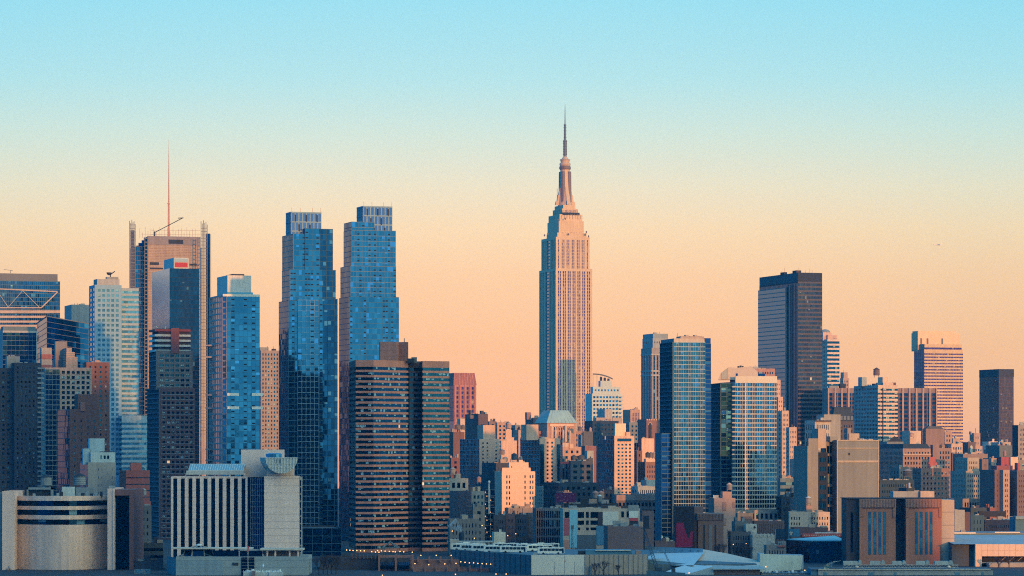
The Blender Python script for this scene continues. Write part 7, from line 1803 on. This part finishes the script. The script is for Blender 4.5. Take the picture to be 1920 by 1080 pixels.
    b = T('floodlight_mast', 'dark mast with a louvred head above the brown brick shed', 'mast')
    b.box(b.part('mast', wallm(.02, .03, .045)), PX(1206.5, 1560), PX(1210, 1560), 1560, 1561, 0, PZ(990, 1560)); b.box(b.part('head', wallm(.02, .03, .045)), PX(1206, 1560), PX(1217, 1560), 1559, 1561, PZ(990, 1560), PZ(967, 1560)); b.box(b.part('platform', DARKM), PX(1202, 1560), PX(1219, 1560), 1558.5, 1561.5, PZ(991.5, 1560), PZ(990, 1560)); b.build()

    # small infill buildings between the towers
    infill = [
        ('small_brick_tenement', 'brown tenement with pale windows left of the long flat roofed grey building', (1128, 1131, 1152), 918, 1930, BRICKB, WINB, 'tenement'),
        ('low_grey_building', 'low grey building under the tan block right of the white lit building', (1052, 1056, 1072), 922, 1960, wallm(.16, .16, .17), WIND, 'building'),
        ('small_tan_building', 'small tan roof block left of the dark chimney building skyline', (968, 972, 988), 806, 2640, wallm(.46, .32, .26), WIN, 'building'),
        ('narrow_brown_building', 'narrow brown building squeezed left of the peach blank wall', (1190, 1194, 1204), 845, 2320, BRICKB, WIND, 'building'),
        ('dim_red_building', 'dim red building low between brown slab and white topped grey building', (843, 846, 862), 858, 2300, wallm(.2, .10, .09), WIND, 'building'),
        ('grey_slab_building', 'thin grey building behind the narrow pinkish block at the dark slab foot', (1499, 1502, 1516), 862, 2200, wallm(.22, .2, .19), WIND, 'building'),
        ('small_beige_building', 'beige building between the plain brown block and cream narrow building', (1783, 1787, 1800), 822, 2620, wallm(.42, .30, .25), WIN, 'building'),
        ('brown_corner_building', 'brown corner building below the cream narrow building, right of the mansard annexe', (1781, 1785, 1806), 850, 2300, BRICKB, WINB, 'building'),
        ('grey_edge_building', 'grey building at the foot of the navy edge tower', (1890, 1894, 1925), 862, 2120, wallm(.24, .21, .2), WINB, 'building'),
        ('low_white_building', 'low white building below the reddish apartment block roofs', (1757, 1760, 1784), 946, 1900, wallm(.36, .34, .32), WIND, 'building'),
        ('dark_low_building', 'dark low building right of the grey box behind the deck', (1817, 1820, 1850), 952, 1850, wallm(.05, .07, .09), WIND, 'building'),
        ('rear_red_building', 'red rear building above the dark brick row at lower right', (1852, 1856, 1866), 952, 1860, wallm(.26, .11, .1), WIND, 'building'),
        ('small_yellow_brick_building', 'small tan brick building left of the low grey tenement and hoist tower', (884, 887, 909), 950, 1760, wallm(.22, .19, .17), WIND, 'building'),
        ('blue_grey_roof_building', 'blue grey roofed building below the gridded tower podium left side', (1380, 1383, 1412), 962, 1780, wallm(.14, .15, .16), WIND, 'building'),
    ]
    for nm, lb, x, y, Y, wl, g_, ct in infill:
        b, t = low(nm, lb, x, y, Y, F=gr(g_, bay=3.2, fl=3.5, ww=.42, wh=.5), wall=wl, cat=ct, cl=4, d=14); b.build()
right()

# ================================================================== WATERFRONT CENTRE
def waterfront():
    # bus garage: dark panelled side, white corner, ribbed tan side, buses parked on its roof deck
    b = T('bus_garage', 'long bus garage with dark panelled left wall, blank white middle and ribbed tan right wall', 'garage')
    Z = PZ(1040, 1440)
    C = (PX(995.5, 1438), 1438); A = (PX(845, 1520), 1520); W2 = (PX(1096.5, 1441), 1441); R2 = (PX(1215, 1445), 1445)
    zl = PZ(1033, 1520) - 0.0
    zt = PZ(1040.5, 1438)
    DKP = wallm(.10, .14, .17); WHT = wallm(.62, .57, .51, .03, .04); RT = wallm(.33, .275, .24)
    def wall(p, a, c, z0, z1): b.q(p, a + (z0,), c + (z0,), c + (z1,), a + (z1,))
    wall(b.part('dark_side_wall', DKP), A, C, 0, zt); wall(b.part('white_wall', WHT), C, W2, 0, zt); wall(b.part('ribbed_wall', RT), W2, R2, 0, zt)
    for k in range(17):
        f = k / 16.; x_, y_ = A[0] + (C[0] - A[0]) * f, A[1] + (C[1] - A[1]) * f
        b.bar(b.part('panel_seam', wallm(.03, .05, .08), k), (x_, y_ - .15, 0), (x_, y_ - .15, zt), .22)
    for k in range(14):
        f = k / 13.; x_, y_ = W2[0] + (R2[0] - W2[0]) * f, W2[1] + (R2[1] - W2[1]) * f
        b.bar(b.part('rib', wallm(.20, .17, .16), k), (x_, y_ - .1, 0), (x_, y_ - .1, zt), .12)
    deck = [C, W2, R2, (R2[0] + 10, 1540), (A[0], 1560), A]
    b.poly(b.part('roof_deck', wallm(.10, .15, .19)), [p + (zt - .9,) for p in deck])
    pp = b.part('parapet', GREY1)
    for a, c in ((A, C), (C, W2), (W2, R2)):
        b.bar(pp, (a[0], a[1] + .3, zt - .1), (c[0], c[1] + .3, zt - .1), .2)
    b.box(b.part('blue_roof_box', wallm(.08, .20, .28)), PX(1098, 1460), PX(1185, 1460), 1460, 1475, zt - .9, PZ(1031.5, 1460)); b.box(b.part('roof_box_edge', wallm(.55, .47, .38)), PX(1116, 1459), PX(1183, 1459), 1459, 1460, PZ(1032.6, 1460), PZ(1031, 1460))
    b.box(b.part('roof_box_end', wallm(.32, .20, .16)), PX(1192, 1458), PX(1202, 1458), 1458, 1464, zt - .9, PZ(1032.5, 1460)); b.box(b.part('dark_roof_plant', DARKM), PX(1084, 1462), PX(1097, 1462), 1462, 1470, zt - .9, PZ(1033, 1462))
    b.box(b.part('gate_box', GREY2), PX(1000, 1442), PX(1007, 1442), 1442, 1443, zt - .9, PZ(1036, 1442))
    b.box(b.part('drain_pipe', wallm(.14, .2, .24)), PX(1106, 1438), PX(1109, 1438), 1440.5, 1441, 0, PZ(1061, 1440))
    fl_ = b.part('dark_foot_strip', DARKM); b.box(fl_, PX(1029, 1437), PX(1089, 1437), 1436.4, 1437, 0, PZ(1078, 1437))  # low dark strip along the foot of the white wall
    b.base = (PX(1030, 1470), 1470, 0); b.build()
    DK = zt - .9
    # masts in front of the white wall
    for k, (x_, y0) in enumerate(((1040, 1054), (1058.6, 1041), (1077, 1054))):
        m = T('flagpole', ('left', 'tallest middle', 'right')[k] + ' slim pole of three in front of the white garage wall', 'pole', 'three poles before the white garage wall')
        X = PX(x_, 1432); m.bar(m.part('pole', STEEL), (X, 1432, 0), (X, 1432, PZ(y0, 1432)), .09, 6)
        if k == 1: m.box(m.part('flag', wallm(.35, .12, .1)), X, X + .35, 1431.9, 1432, PZ(1054, 1432), PZ(1050, 1432))
        m.build()
    # buses
    BW_ = wallm(.74, .70, .62, .03, .02, .5); BGL = wallm(.01, .03, .055, .05, 0, .2); TY = wallm(.02, .02, .025, .05, 0)
    def bus(name, label):
        b = T(name, label, 'bus', 'white buses parked on the garage roof')
        b.base = (0, 0, 0)
        b.box(b.part('body', BW_), 0, 12, 0, 2.6, .45, 3.1)
        b.box(b.part('roof_unit', BW_), 2, 5, .5, 2.1, 3.1, 3.4); b.box(b.part('roof_unit', GREY2, 1), 8, 10, .5, 2.1, 3.1, 3.35)
        for k in range(6): b.box(b.part('side_window', BGL, k), .9 + 1.75 * k, 2.45 + 1.75 * k, -.03, 0, 1.55, 2.65)
        b.box(b.part('windscreen', BGL), -.03, 0, .25, 2.35, 1.3, 2.8); b.box(b.part('door', BGL), 10.95, 11.75, -.03, 0, .6, 2.7)
        for k, x_ in enumerate((2.6, 9.3)):
            lo = [(x_ + .5 * cos(2 * pi * q / 12), -.06, .5 + .5 * sin(2 * pi * q / 12)) for q in range(12)]; hi = [(p[0], .3, p[2]) for p in lo]
            b.hexa(b.part('wheel', TY, k), hi, lo)
            lo = [(x_ + .5 * cos(2 * pi * q / 12), 2.35, .5 + .5 * sin(2 * pi * q / 12)) for q in range(12)]; hi = [(p[0], 2.66, p[2]) for p in lo]
            b.hexa(b.part('wheel', TY, k + 2), hi, lo)
        return b.build()
    proto = bus('parked_bus', 'white bus parked on the garage roof deck, right of the others, wheels in view')
    spots = [(1008, 1472, 3, None), (846, 1532, -8, 'white bus at the far left of the parked line, cut by the brown slab'), (862, 1520, -16, 'second white bus from the left in the line on the roof deck'),
             (884, 1512, -14, 'third white bus in the line, its dark windows overlapping the next'), (907, 1500, -10, 'fourth white bus in the line, before the small cream box'), (937, 1494, -6, 'right end white bus of the touching line on the roof deck'),
             (968, 1530, -6, 'rear white bus seen edge on behind the gap in the line'), (988, 1512, 12, 'dark fronted white bus between the line and the separate bus'), (860, 1546, -4, 'white bus in the back row at left, only roof showing'),
             (925, 1542, -4, 'white bus in the back row at middle, only roof showing'), (1000, 1538, -4, 'white bus in the back row at right, only roof showing')]
    for x_, y_, a, lb in spots:
        if lb is None: o = proto
        else:
            o = proto.copy(); COL.objects.link(o); o["label"] = lb
            for ch in proto.children:
                c = ch.copy(); COL.objects.link(c); c.parent = o
        o.location = (PX(x_, y_), y_, DK + .01); o.rotation_euler = (0, 0, radians(a)); o.scale = (1.0, 1.0, 1.0)
    # wide light roofs right of the garage
    b = T('wide_pale_roof_shed', 'wide shed with broad pale cream and blue roof planes, bottom centre right', 'shed')
    P = lambda px, py, Y: (PX(px, Y), Y, PZ(py, Y))
    b.base = (PX(1350, 1480), 1480, 0)
    RB_ = wallm(.48, .56, .60, .03, .02); RC = wallm(.66, .50, .40, .03, .02); FC = wallm(.20, .32, .40)
    b.poly(b.part('pale_blue_roof', RB_), [P(1216, 1060, 1500), P(1300, 1060, 1470), P(1320, 1036, 1560), P(1200, 1024, 1640)])
    b.poly(b.part('cream_roof', RC), [P(1250, 1074, 1462), P(1300, 1055, 1520), P(1319, 1030, 1580), P(1365, 1038, 1560), P(1425, 1052, 1512), P(1425, 1063, 1472), P(1335, 1061, 1476)])
    b.poly(b.part('front_blue_roof', RB_), [P(1225, 1082, 1436), P(1330, 1082, 1438), P(1340, 1062, 1470), P(1290, 1058, 1480), P(1262, 1066, 1462)])
    b.q(b.part('fascia', FC), P(1135, 1030, 1600), P(1318, 1038, 1562), P(1318, 1029, 1562), P(1135, 1022, 1600))
    b.hexa(b.part('fascia', FC), [P(1135, 1023, 1601), P(1318, 1030, 1563), P(1318, 1030, 1568), P(1135, 1023, 1606)], [P(1135, 1021.5, 1601), P(1318, 1028.5, 1563), P(1318, 1028.5, 1568), P(1135, 1021.5, 1606)])
    for k in range(12):
        f = k / 11.; x_ = 1150 + 158 * f; yy = 1598 - 34 * f
        b.bar(b.part('roof_bracket', wallm(.06, .13, .19), k), P(x_, 1024.6 + 7 * f, yy - .4), P(x_ + 5, 1029 + 7 * f, yy - .4), .3)
    b.q(b.part('end_wall', wallm(.34, .42, .44)), P(1425, 1080, 1466), P(1500, 1080, 1500), P(1505, 1042, 1500), P(1425, 1038, 1466))
    b.q(b.part('gable_wall', wallm(.34, .41, .43)), P(1290, 1090, 1440), P(1338, 1090, 1440), P(1338, 1062, 1440), P(1290, 1076, 1440))
    b.q(b.part('brown_wall', wallm(.20, .15, .15, lines=.9)), P(1338, 1090, 1441), P(1425, 1090, 1441), P(1425, 1066, 1441), P(1338, 1066, 1441))
    b.hexa(b.part('eave', wallm(.33, .36, .36)), [P(1336, 1068, 1438), P(1434, 1068, 1438), P(1430, 1063, 1462), P(1338, 1062, 1462)], [P(1336, 1066.5, 1438), P(1434, 1066.5, 1438), P(1430, 1061.5, 1462), P(1338, 1060.5, 1462)])
    b.box(b.part('body', wallm(.10, .15, .19)), PX(1217, 1465), PX(1425, 1465), 1485, 1560, 0, 3.2)
    b.q(b.part('lower_dark_front', wallm(.05, .12, .18)), P(1212, 1090, 1437), P(1285, 1090, 1437), P(1285, 1074, 1437), P(1212, 1070, 1437))
    b.hexa(b.part('side_gallery', wallm(.10, .22, .30)), [P(1216, 1062, 1500), P(1254, 1062, 1500), P(1254, 1062, 1503), P(1216, 1062, 1503)], [P(1216, 1053, 1500), P(1254, 1053, 1500), P(1254, 1053, 1503), P(1216, 1053, 1503)])
    b.build()
    b = T('white_green_wall_shed', 'pale grey green shed with two roof tanks, right of the wide cream roof', 'shed')
    Y = 1505; X = lambda p: PX(p, Y)
    b.base = (X(1465), Y + 10, 0)
    b.box(b.part('left_wall', wallm(.40, .43, .46)), X(1424), X(1432), Y - 2, Y + 14, 0, PZ(1038, Y)); b.box(b.part('wall', wallm(.27, .33, .38)), X(1432), X(1506), Y - 1, Y + 14, 0, PZ(1041, Y))
    for k, x_ in enumerate((1431, 1439)):
        b.lathe(b.part('silo', GREY2, k), X(x_ + 3), Y - 2.4, [(.75, 0), (.75, PZ(1045, Y)), (.3, PZ(1043.5, Y))], 10)
    b.bar(b.part('roof_rail', STEEL), (X(1425), Y - 2, PZ(1036, Y)), (X(1480), Y - 2, PZ(1037.5, Y)), .06)
    b.build()
    b = T('flat_garage_annexe', 'low flat annexe of pipes and boxes below the green grey shed, bottom right of centre', 'shed')
    Y = 1442; X = lambda p: PX(p, Y)
    b.base = (X(1470), Y + 6, 0)
    b.box(b.part('wall', wallm(.30, .32, .32)), X(1427), X(1519), Y, Y + 10, 0, PZ(1075, Y)); b.box(b.part('roof', wallm(.08, .16, .22)), X(1426), X(1520), Y - .3, Y + 11, PZ(1075, Y), PZ(1073.8, Y))
    rr = random.Random(12)
    for k in range(14):
        x_ = 1430 + k * 6.2; b.box(b.part('roof_unit', rr.choice([GREY2, WHITE, DARKM]), k), X(x_), X(x_ + rr.uniform(2, 4.5)), Y + 1 + rr.random() * 4, Y + 6, PZ(1074, Y), PZ(1074 - rr.uniform(1.5, 4), Y))
    for k in range(5): b.box(b.part('window', DARKM, k), X(1440 + 15 * k), X(1447 + 15 * k), Y - .1, Y, PZ(1080, Y), PZ(1077, Y))
    b.build()
    # low infill behind garage
    b = T('arched_roof_station', 'low pale station with a row of arches between garage buses and steam', 'building')
    Y = 1580; X = lambda p: PX(p, Y)
    b.base = (X(890), Y + 4, 0)
    b.box(b.part('wall', wallm(.24, .26, .27)), X(842), X(924), Y, Y + 12, 0, PZ(1015, Y)); b.box(b.part('roof_edge', wallm(.46, .46, .43)), X(842), X(925), Y - .3, Y, PZ(1016.5, Y), PZ(1015, Y))
    for k in range(9):
        x_ = 862 + 7 * k; pts = [(X(x_), Y - .06, PZ(1023, Y)), (X(x_ + 4), Y - .06, PZ(1023, Y))] + [(X(x_ + 2 + 2 * cos(pi * q / 5)), Y - .06, PZ(1019.5 - 1.6 * sin(pi * q / 5), Y)) for q in range(6)]
        b.poly(b.part('arch_window', DARKM, k), pts)
    b.box(b.part('cream_end', wallm(.42, .38, .34)), X(844), X(860), Y - 1, Y + 4, 0, PZ(1011, Y))
    b.build()
    b = T('dark_parking_structure', 'dark low parking structure in shade between the pale depot and the finned building', 'garage')
    t = b.tier((252, 255, 306), 1018, Y=1560, F=band(WIND, 4, 3.4, wh=.4, sw=wallm(.07, .085, .10)), wall=wallm(.07, .085, .10), rot=4, d=14); b.clutter(t, 5)
    t = b.tier((250, 252, 304), 1052, Y=1500, F=gr(WIND, bay=4, fl=4), wall=wallm(.05, .06, .08), rot=4, d=14, part='front_block'); b.clutter(t, 4)
    b.build()
    b = T('small_blue_greenhouse', 'small pale blue gridded glasshouse at the bottom edge left of the finned building podium', 'greenhouse')
    X0, X1, zt_ = PX(252, 1450), PX(280, 1450), PZ(1068, 1450)
    b.box(b.part('glass', glassm((.05, .22, .36), (.12, .36, .5), metal=.3, pc=.1)), X0, X1, 1450, 1456, 0, zt_)
    for k in range(10): b.bar(b.part('bars', GREY2, kind='stuff'), (X0 + (X1 - X0) * k / 9, 1449.9, 0), (X0 + (X1 - X0) * k / 9, 1449.9, zt_), .06)
    for k in range(4): b.bar(b.part('bars', GREY2, kind='stuff'), (X0, 1449.9, zt_ - k * .8), (X1, 1449.9, zt_ - k * .8), .05)
    b.build()
    # lattice crane
    def lattice(b, nm, a, c, w, n, r):
        a = mathutils.Vector(a); c = mathutils.Vector(c); p = b.part(nm, wallm(.03, .05, .08)); s = mathutils.Vector((w / 2, 0, 0)); d = mathutils.Vector((0, w / 2, 0))
        for k in range(n):
            f, g_ = k / n, (k + 1) / n; P0 = a.lerp(c, f); P1 = a.lerp(c, g_)
            k0 = 1 - .5 * f; k1 = 1 - .5 * g_
            for o in (s, -s): b.bar(p, P0 + o * k0, P1 + o * k1, r)
            b.bar(p, P0 + s * k0, P1 - s * k1, r * .6); b.bar(p, P0 - s * k0, P1 + s * k1, r * .6)
    b = T('lattice_boom_crane', 'long dark lattice boom leaning left from the waterfront, beside the wide pale roofs', 'crane')
    lattice(b, 'boom', (PX(1233, 1446), 1446, 1.5), (PX(1207, 1470), 1470, PZ(990, 1470)), 1.6, 18, .13)
    b.box(b.part('cab', wallm(.03, .05, .07)), PX(1229, 1446), PX(1240, 1446), 1444, 1448, .8, 3.0); b.box(b.part('tracks', DARKM), PX(1227, 1446), PX(1242, 1446), 1443.5, 1448.5, 0, .9)
    b.build()
    b = T('short_lattice_crane', 'second thinner lattice boom right of the long one, over the cream roof', 'crane')
    lattice(b, 'boom', (PX(1262, 1446), 1446, 1.5), (PX(1246, 1458), 1458, PZ(1036, 1458)), .9, 12, .07)
    b.box(b.part('cab', wallm(.03, .05, .07)), PX(1259, 1446), PX(1266, 1446), 1444, 1447, .8, 2.6); b.box(b.part('tracks', DARKM), PX(1258, 1446), PX(1267, 1446), 1443.5, 1447.5, 0, .9)
    b.build()
    b = T('white_tower_crane', 'small white crane jib on the roof beside the tan and glass tower', 'crane')
    lattice(b, 'jib', (PX(1196, 1896), 1896, PZ(923, 1896)), (PX(1190, 1896), 1896, PZ(908, 1896)), 1.0, 6, .15)
    for q_ in b.parts.values(): q_.mat = WHITE
    b.bar(b.part('jib_head', WHITE), (PX(1190, 1896), 1896, PZ(908, 1896)), (PX(1186, 1896), 1896, PZ(913, 1896)), .2); b.box(b.part('base', GREY2), PX(1193, 1896), PX(1198, 1896), 1895, 1897, PZ(927, 1896), PZ(923, 1896)); b.build()
    b = T('steel_mast_tower', 'thin lattice mast before the light blue painted strip', 'mast')
    lattice(b, 'mast', (PX(1073, 1600), 1600, 3), (PX(1073, 1600), 1600, PZ(985, 1600)), 1.0, 9, .12); b.box(b.part('head', wallm(.12, .12, .12)), PX(1070.5, 1600), PX(1076, 1600), 1599, 1600, PZ(992, 1600), PZ(985, 1600)); b.build()
    # lamps
    lampm = emit((1.0, .42, .14), 3.0)
    def lamp(x_, y_, Y, zb, lb, proto_=[None]):
        if proto_[0] is None:
            b = T('street_lamp', lb, 'street lamp', 'lit amber street lamps along the waterfront'); b.base = (0, 0, 0)
            b.bar(b.part('pole', STEEL), (0, 0, -1), (0, 0, 0), .07); b.lathe(b.part('lamp_head', lampm), 0, 0, [(.10, 0), (.25, .14), (.25, .3), (.08, .45)], 8)
            o = b.build(); proto_[0] = o
        else:
            p = proto_[0]; o = p.copy(); COL.objects.link(o); o["label"] = lb
            for ch in p.children: c = ch.copy(); COL.objects.link(c); c.parent = o
        o.location = (PX(x_, Y), Y, PZ(y_, Y) - .3)
        for ch in o.children:
            if ch.name.startswith('pole'): ch.scale = (1, 1, (PZ(y_, Y) - .3 - zb)); 
    rowA = [650, 656, 662, 669, 676, 683, 697, 704, 708, 710.5, 715, 722, 730, 737, 741, 750, 757, 773]
    for k, x_ in enumerate(rowA):
        lamp(x_, 1031 + [0, .3, .8, .8, 1.3, 1.5, 3, 3.8, 1, 4, 1.5, 2, 2.6, 3, 3.5, 2.5, 3.4, 4][k], 1497, 11, 'lit lamp in the close row above the dark warehouse roof under the brown slab')
    for k, (x_, y_) in enumerate(((789, 1041), (818, 1041), (846, 1041), (778, 1056.5), (804, 1058.5), (834, 1057), (855, 1056), (864, 1053), (872, 1054), (880, 1055), (888, 1055), (896, 1056), (904, 1056.5), (912, 1057), (920, 1057.5), (926, 1058))):
        lamp(x_, y_, 1476 if y_ > 1050 else 1489, 3.5 if y_ > 1050 else 7, 'lit lamp over the railings of the pillared red brick building')
    for k, (x_, y_, lb) in enumerate(((717, 1078.5, 'bright amber lamp below the left pane of the pillared brick building'), (854, 1076.5, 'amber lamp low in front of the annexe, right of the brown slab'), (930, 1076, 'left amber lamp of two before the dark panelled wall'), (949, 1076, 'right amber lamp of two before the dark panelled wall'),
                       (888, 1019, 'amber lamp over the parked buses'), (889.5, 1009, 'upper amber lamp behind the parked buses'), (904, 985, 'bright white amber lamp before the grey tenement'), (848, 995.5, 'amber lamp at the right foot of the brown slab'), (952, 1004, 'amber glow lamp beside the small cream box'), (967, 1000.5, 'tiny amber lamp above the bare trees'),
                       (354, 1078.5, 'left amber lamp in front of the podium of the finned building'), (374.5, 1077, 'middle amber lamp in front of the podium of the finned building'), (398, 1079, 'right amber lamp in front of the podium of the finned building'),
                       (1292, 1074, 'amber lamp before the gable of the wide pale shed'), (1436, 1062.5, 'amber lamp beside the silos of the green grey shed'), (1509, 1069, 'amber lamp left of the waterfront pier shed'), (1375, 1020.5, 'left amber street lamp over the dark trees'), (1399, 1019, 'right amber street lamp over the dark trees'))):
        Y = 1432 if y_ > 1060 else 1610
        lamp(x_, y_, Y, 0, lb)
    # bare winter trees
    BARK = wallm(.035, .03, .035, .2, .0)
    def tree(lb, px, Y, h, seed, grp='bare trees by the waterfront streets'):
        r = random.Random(seed); b = T('bare_tree', lb, 'tree', grp)
        X = PX(px, Y); b.base = (X, Y, 0); tk = b.part('trunk', BARK); br = b.part('branches', BARK); tw = b.part('twigs', wallm(.05, .045, .055, .2, .0))
        b.bar(tk, (X, Y, 0), (X, Y, h * .35), .22, 6)
        def grow(p, d, L, r_, lv):
            e = (p[0] + d[0] * L, p[1] + d[1] * L, p[2] + d[2] * L); b.bar(br if lv < 2 else tw, p, e, r_, 3)
            if lv >= 4: return
            for _ in range(3 if lv else 4):
                n = mathutils.Vector((d[0] + r.uniform(-.75, .75), d[1] + r.uniform(-.75, .75), d[2] + r.uniform(-.1, .7))).normalized()
                grow(e, tuple(n), L * r.uniform(.62, .8), r_ * .6, lv + 1)
        for _ in range(4):
            n = mathutils.Vector((r.uniform(-.6, .6), r.uniform(-.6, .6), 1)).normalized(); grow((X, Y, h * r.uniform(.15, .33)), tuple(n), h * .24, .12, 0)
        b.build()
    k = 0
    spec = [(px, 1600 + (i % 3) * 8, 8 + (i % 4) * .8, 'bare tree in the dark clump between the pink stepped and crenellated buildings') for i, px in enumerate((1378, 1385, 1392, 1399, 1406, 1345, 1352))]
    spec += [(px, 1645 + (i % 3) * 10, 9 + (i % 3), 'bare tree in the dark clump left of the gridded industrial building') for i, px in enumerate((955, 963, 971, 979, 987, 995, 1002))]
    spec += [(px, 1440 + (i % 2) * 6, 9, 'bare dark tree in shade left of the dark brick warehouse') for i, px in enumerate((598, 606, 614, 622, 630))]
    spec += [(1116, 1436, 6, 'bare tree at the left before the ribbed tan wall'), (1131, 1436, 6.5, 'bare tree at the middle before the ribbed tan wall'), (1160, 1436, 5, 'small bare tree at the right before the ribbed tan wall'),
             (1872, 1524, 5.5, 'bare tree at the left before the peach deck'), (1892, 1524, 5.5, 'bare tree at the right before the peach deck'), (722, 1470, 6, 'bare tree before the pillared red brick building')]
    for s_ in spec:
        tree(s_[3], s_[0], s_[1], s_[2], k); k += 1
    # steam
    b = T('steam_plume', 'pale steam drifting from a dark stack right of the brown slab', 'steam')
    sm = bpy.data.materials.new("steam"); sm.use_nodes = True; nt_ = sm.node_tree; nt_.nodes.remove(nt_.nodes["Principled BSDF"])
    v = nt_.nodes.new("ShaderNodeVolumePrincipled"); v.inputs["Color"].default_value = (.8, .88, .92, 1); no = nt_.nodes.new("ShaderNodeTexNoise"); no.inputs["Scale"].default_value = .35; no.inputs["Detail"].default_value = 4
    co = nt_.nodes.new("ShaderNodeTexCoord"); nt_.links.new(co.outputs["Object"], no.inputs["Vector"])
    nt_.links.new(math_('MULTIPLY', math_('MAXIMUM', math_('SUBTRACT', no.outputs[0], .42, tree=nt_), 0., tree=nt_), 2.2, tree=nt_), v.inputs["Density"]); nt_.links.new(v.outputs[0], nt_.nodes["Material Output"].inputs["Volume"])
    pts = [(865, 996, 1.2), (861, 992, 1.8), (856, 988, 2.3), (851, 984, 2.8), (847, 979, 3.2)]
    prof = b.part('plume', sm); rings = []
    for (px_, py_, r) in pts:
        rings.append([(PX(px_, 1640) + r * .7 * cos(2 * pi * q / 10), 1640 + r * sin(2 * pi * q / 10), PZ(py_, 1640) + r * .7 * cos(2 * pi * q / 10)) for q in range(10)])
    for a, c in zip(rings, rings[1:]):
        for i in range(10): j = (i + 1) % 10; b.q(prof, a[i], a[j], c[j], c[i])
    b.poly(prof, rings[0][::-1]); b.poly(prof, rings[-1])
    b.build()
    b = T('dark_steam_stack', 'short dark round stack at the source of the steam', 'chimney')
    b.lathe(b.part('stack', wallm(.02, .035, .055)), PX(865.5, 1640), 1640, [(1.3, 0), (1.3, PZ(998.5, 1640)), (.9, PZ(998, 1640))], 12); b.build()
    # aeroplane
    b = T('distant_aeroplane', 'tiny aeroplane low in the peach sky at right', 'aeroplane')
    Y = 4500; X, Z_ = XZ(1758, 459, Y); m = wallm(.85, .75, .65, 0, 0)
    b.base = (X, Y, Z_)
    fu = b.part('fuselage', m)
    ring = lambda x_, r: [(X + x_, Y + r * cos(2 * pi * q / 8), Z_ + r * sin(2 * pi * q / 8) - x_ * .04) for q in range(8)]
    prs = [(-6, .3), (-5, .7), (3, .8), (6, .3)]
    for (x0, r0), (x1, r1) in zip(prs, prs[1:]):
        a, c = ring(x0, r0), ring(x1, r1)
        for i in range(8): j = (i + 1) % 8; b.q(fu, a[i], a[j], c[j], c[i])
    for s_ in (-1, 1): b.hexa(b.part('wing', m, s_), [(X - 1.5, Y, Z_ - .2), (X + 2, Y, Z_ - .2), (X + 3, Y + s_ * 7, Z_ + .3), (X + 2, Y + s_ * 7, Z_ + .3)], [(X - 1.5, Y, Z_ + .2), (X + 2, Y, Z_ + .2), (X + 3, Y + s_ * 7, Z_ + .5), (X + 2, Y + s_ * 7, Z_ + .5)])
    b.hexa(b.part('tail_fin', m), [(X + 4.2, Y - .15, Z_), (X + 6, Y - .15, Z_), (X + 6, Y + .15, Z_), (X + 4.2, Y + .15, Z_)], [(X + 5.6, Y - .1, Z_ + 2), (X + 6.4, Y - .1, Z_ + 2), (X + 6.4, Y + .1, Z_ + 2), (X + 5.6, Y + .1, Z_ + 2)])
    b.build()
waterfront()

# ------------------------------------------------------------------ haze
hm = bpy.data.materials.new("haze"); hm.use_nodes = True
_t = hm.node_tree; _t.nodes.remove(_t.nodes["Principled BSDF"])
_v = _t.nodes.new("ShaderNodeVolumePrincipled"); _v.inputs["Color"].default_value = (.04, .46, .95, 1); _v.inputs["Density"].default_value = HAZE; _v.inputs["Anisotropy"].default_value = 0.0
_t.links.new(_v.outputs[0], _t.nodes["Material Output"].inputs["Volume"])
if HAZE > 0:
    x0, x1, y0, y1, z0, z1 = -3000, 3000, -1200, 4700, -3.2, 640
    single("haze", hm, [(x, y, z) for x in (x0, x1) for y in (y0, y1) for z in (z0, z1)], [(0, 1, 3, 2), (4, 6, 7, 5), (0, 4, 5, 1), (2, 3, 7, 6), (0, 2, 6, 4), (1, 5, 7, 3)], kind='stuff')
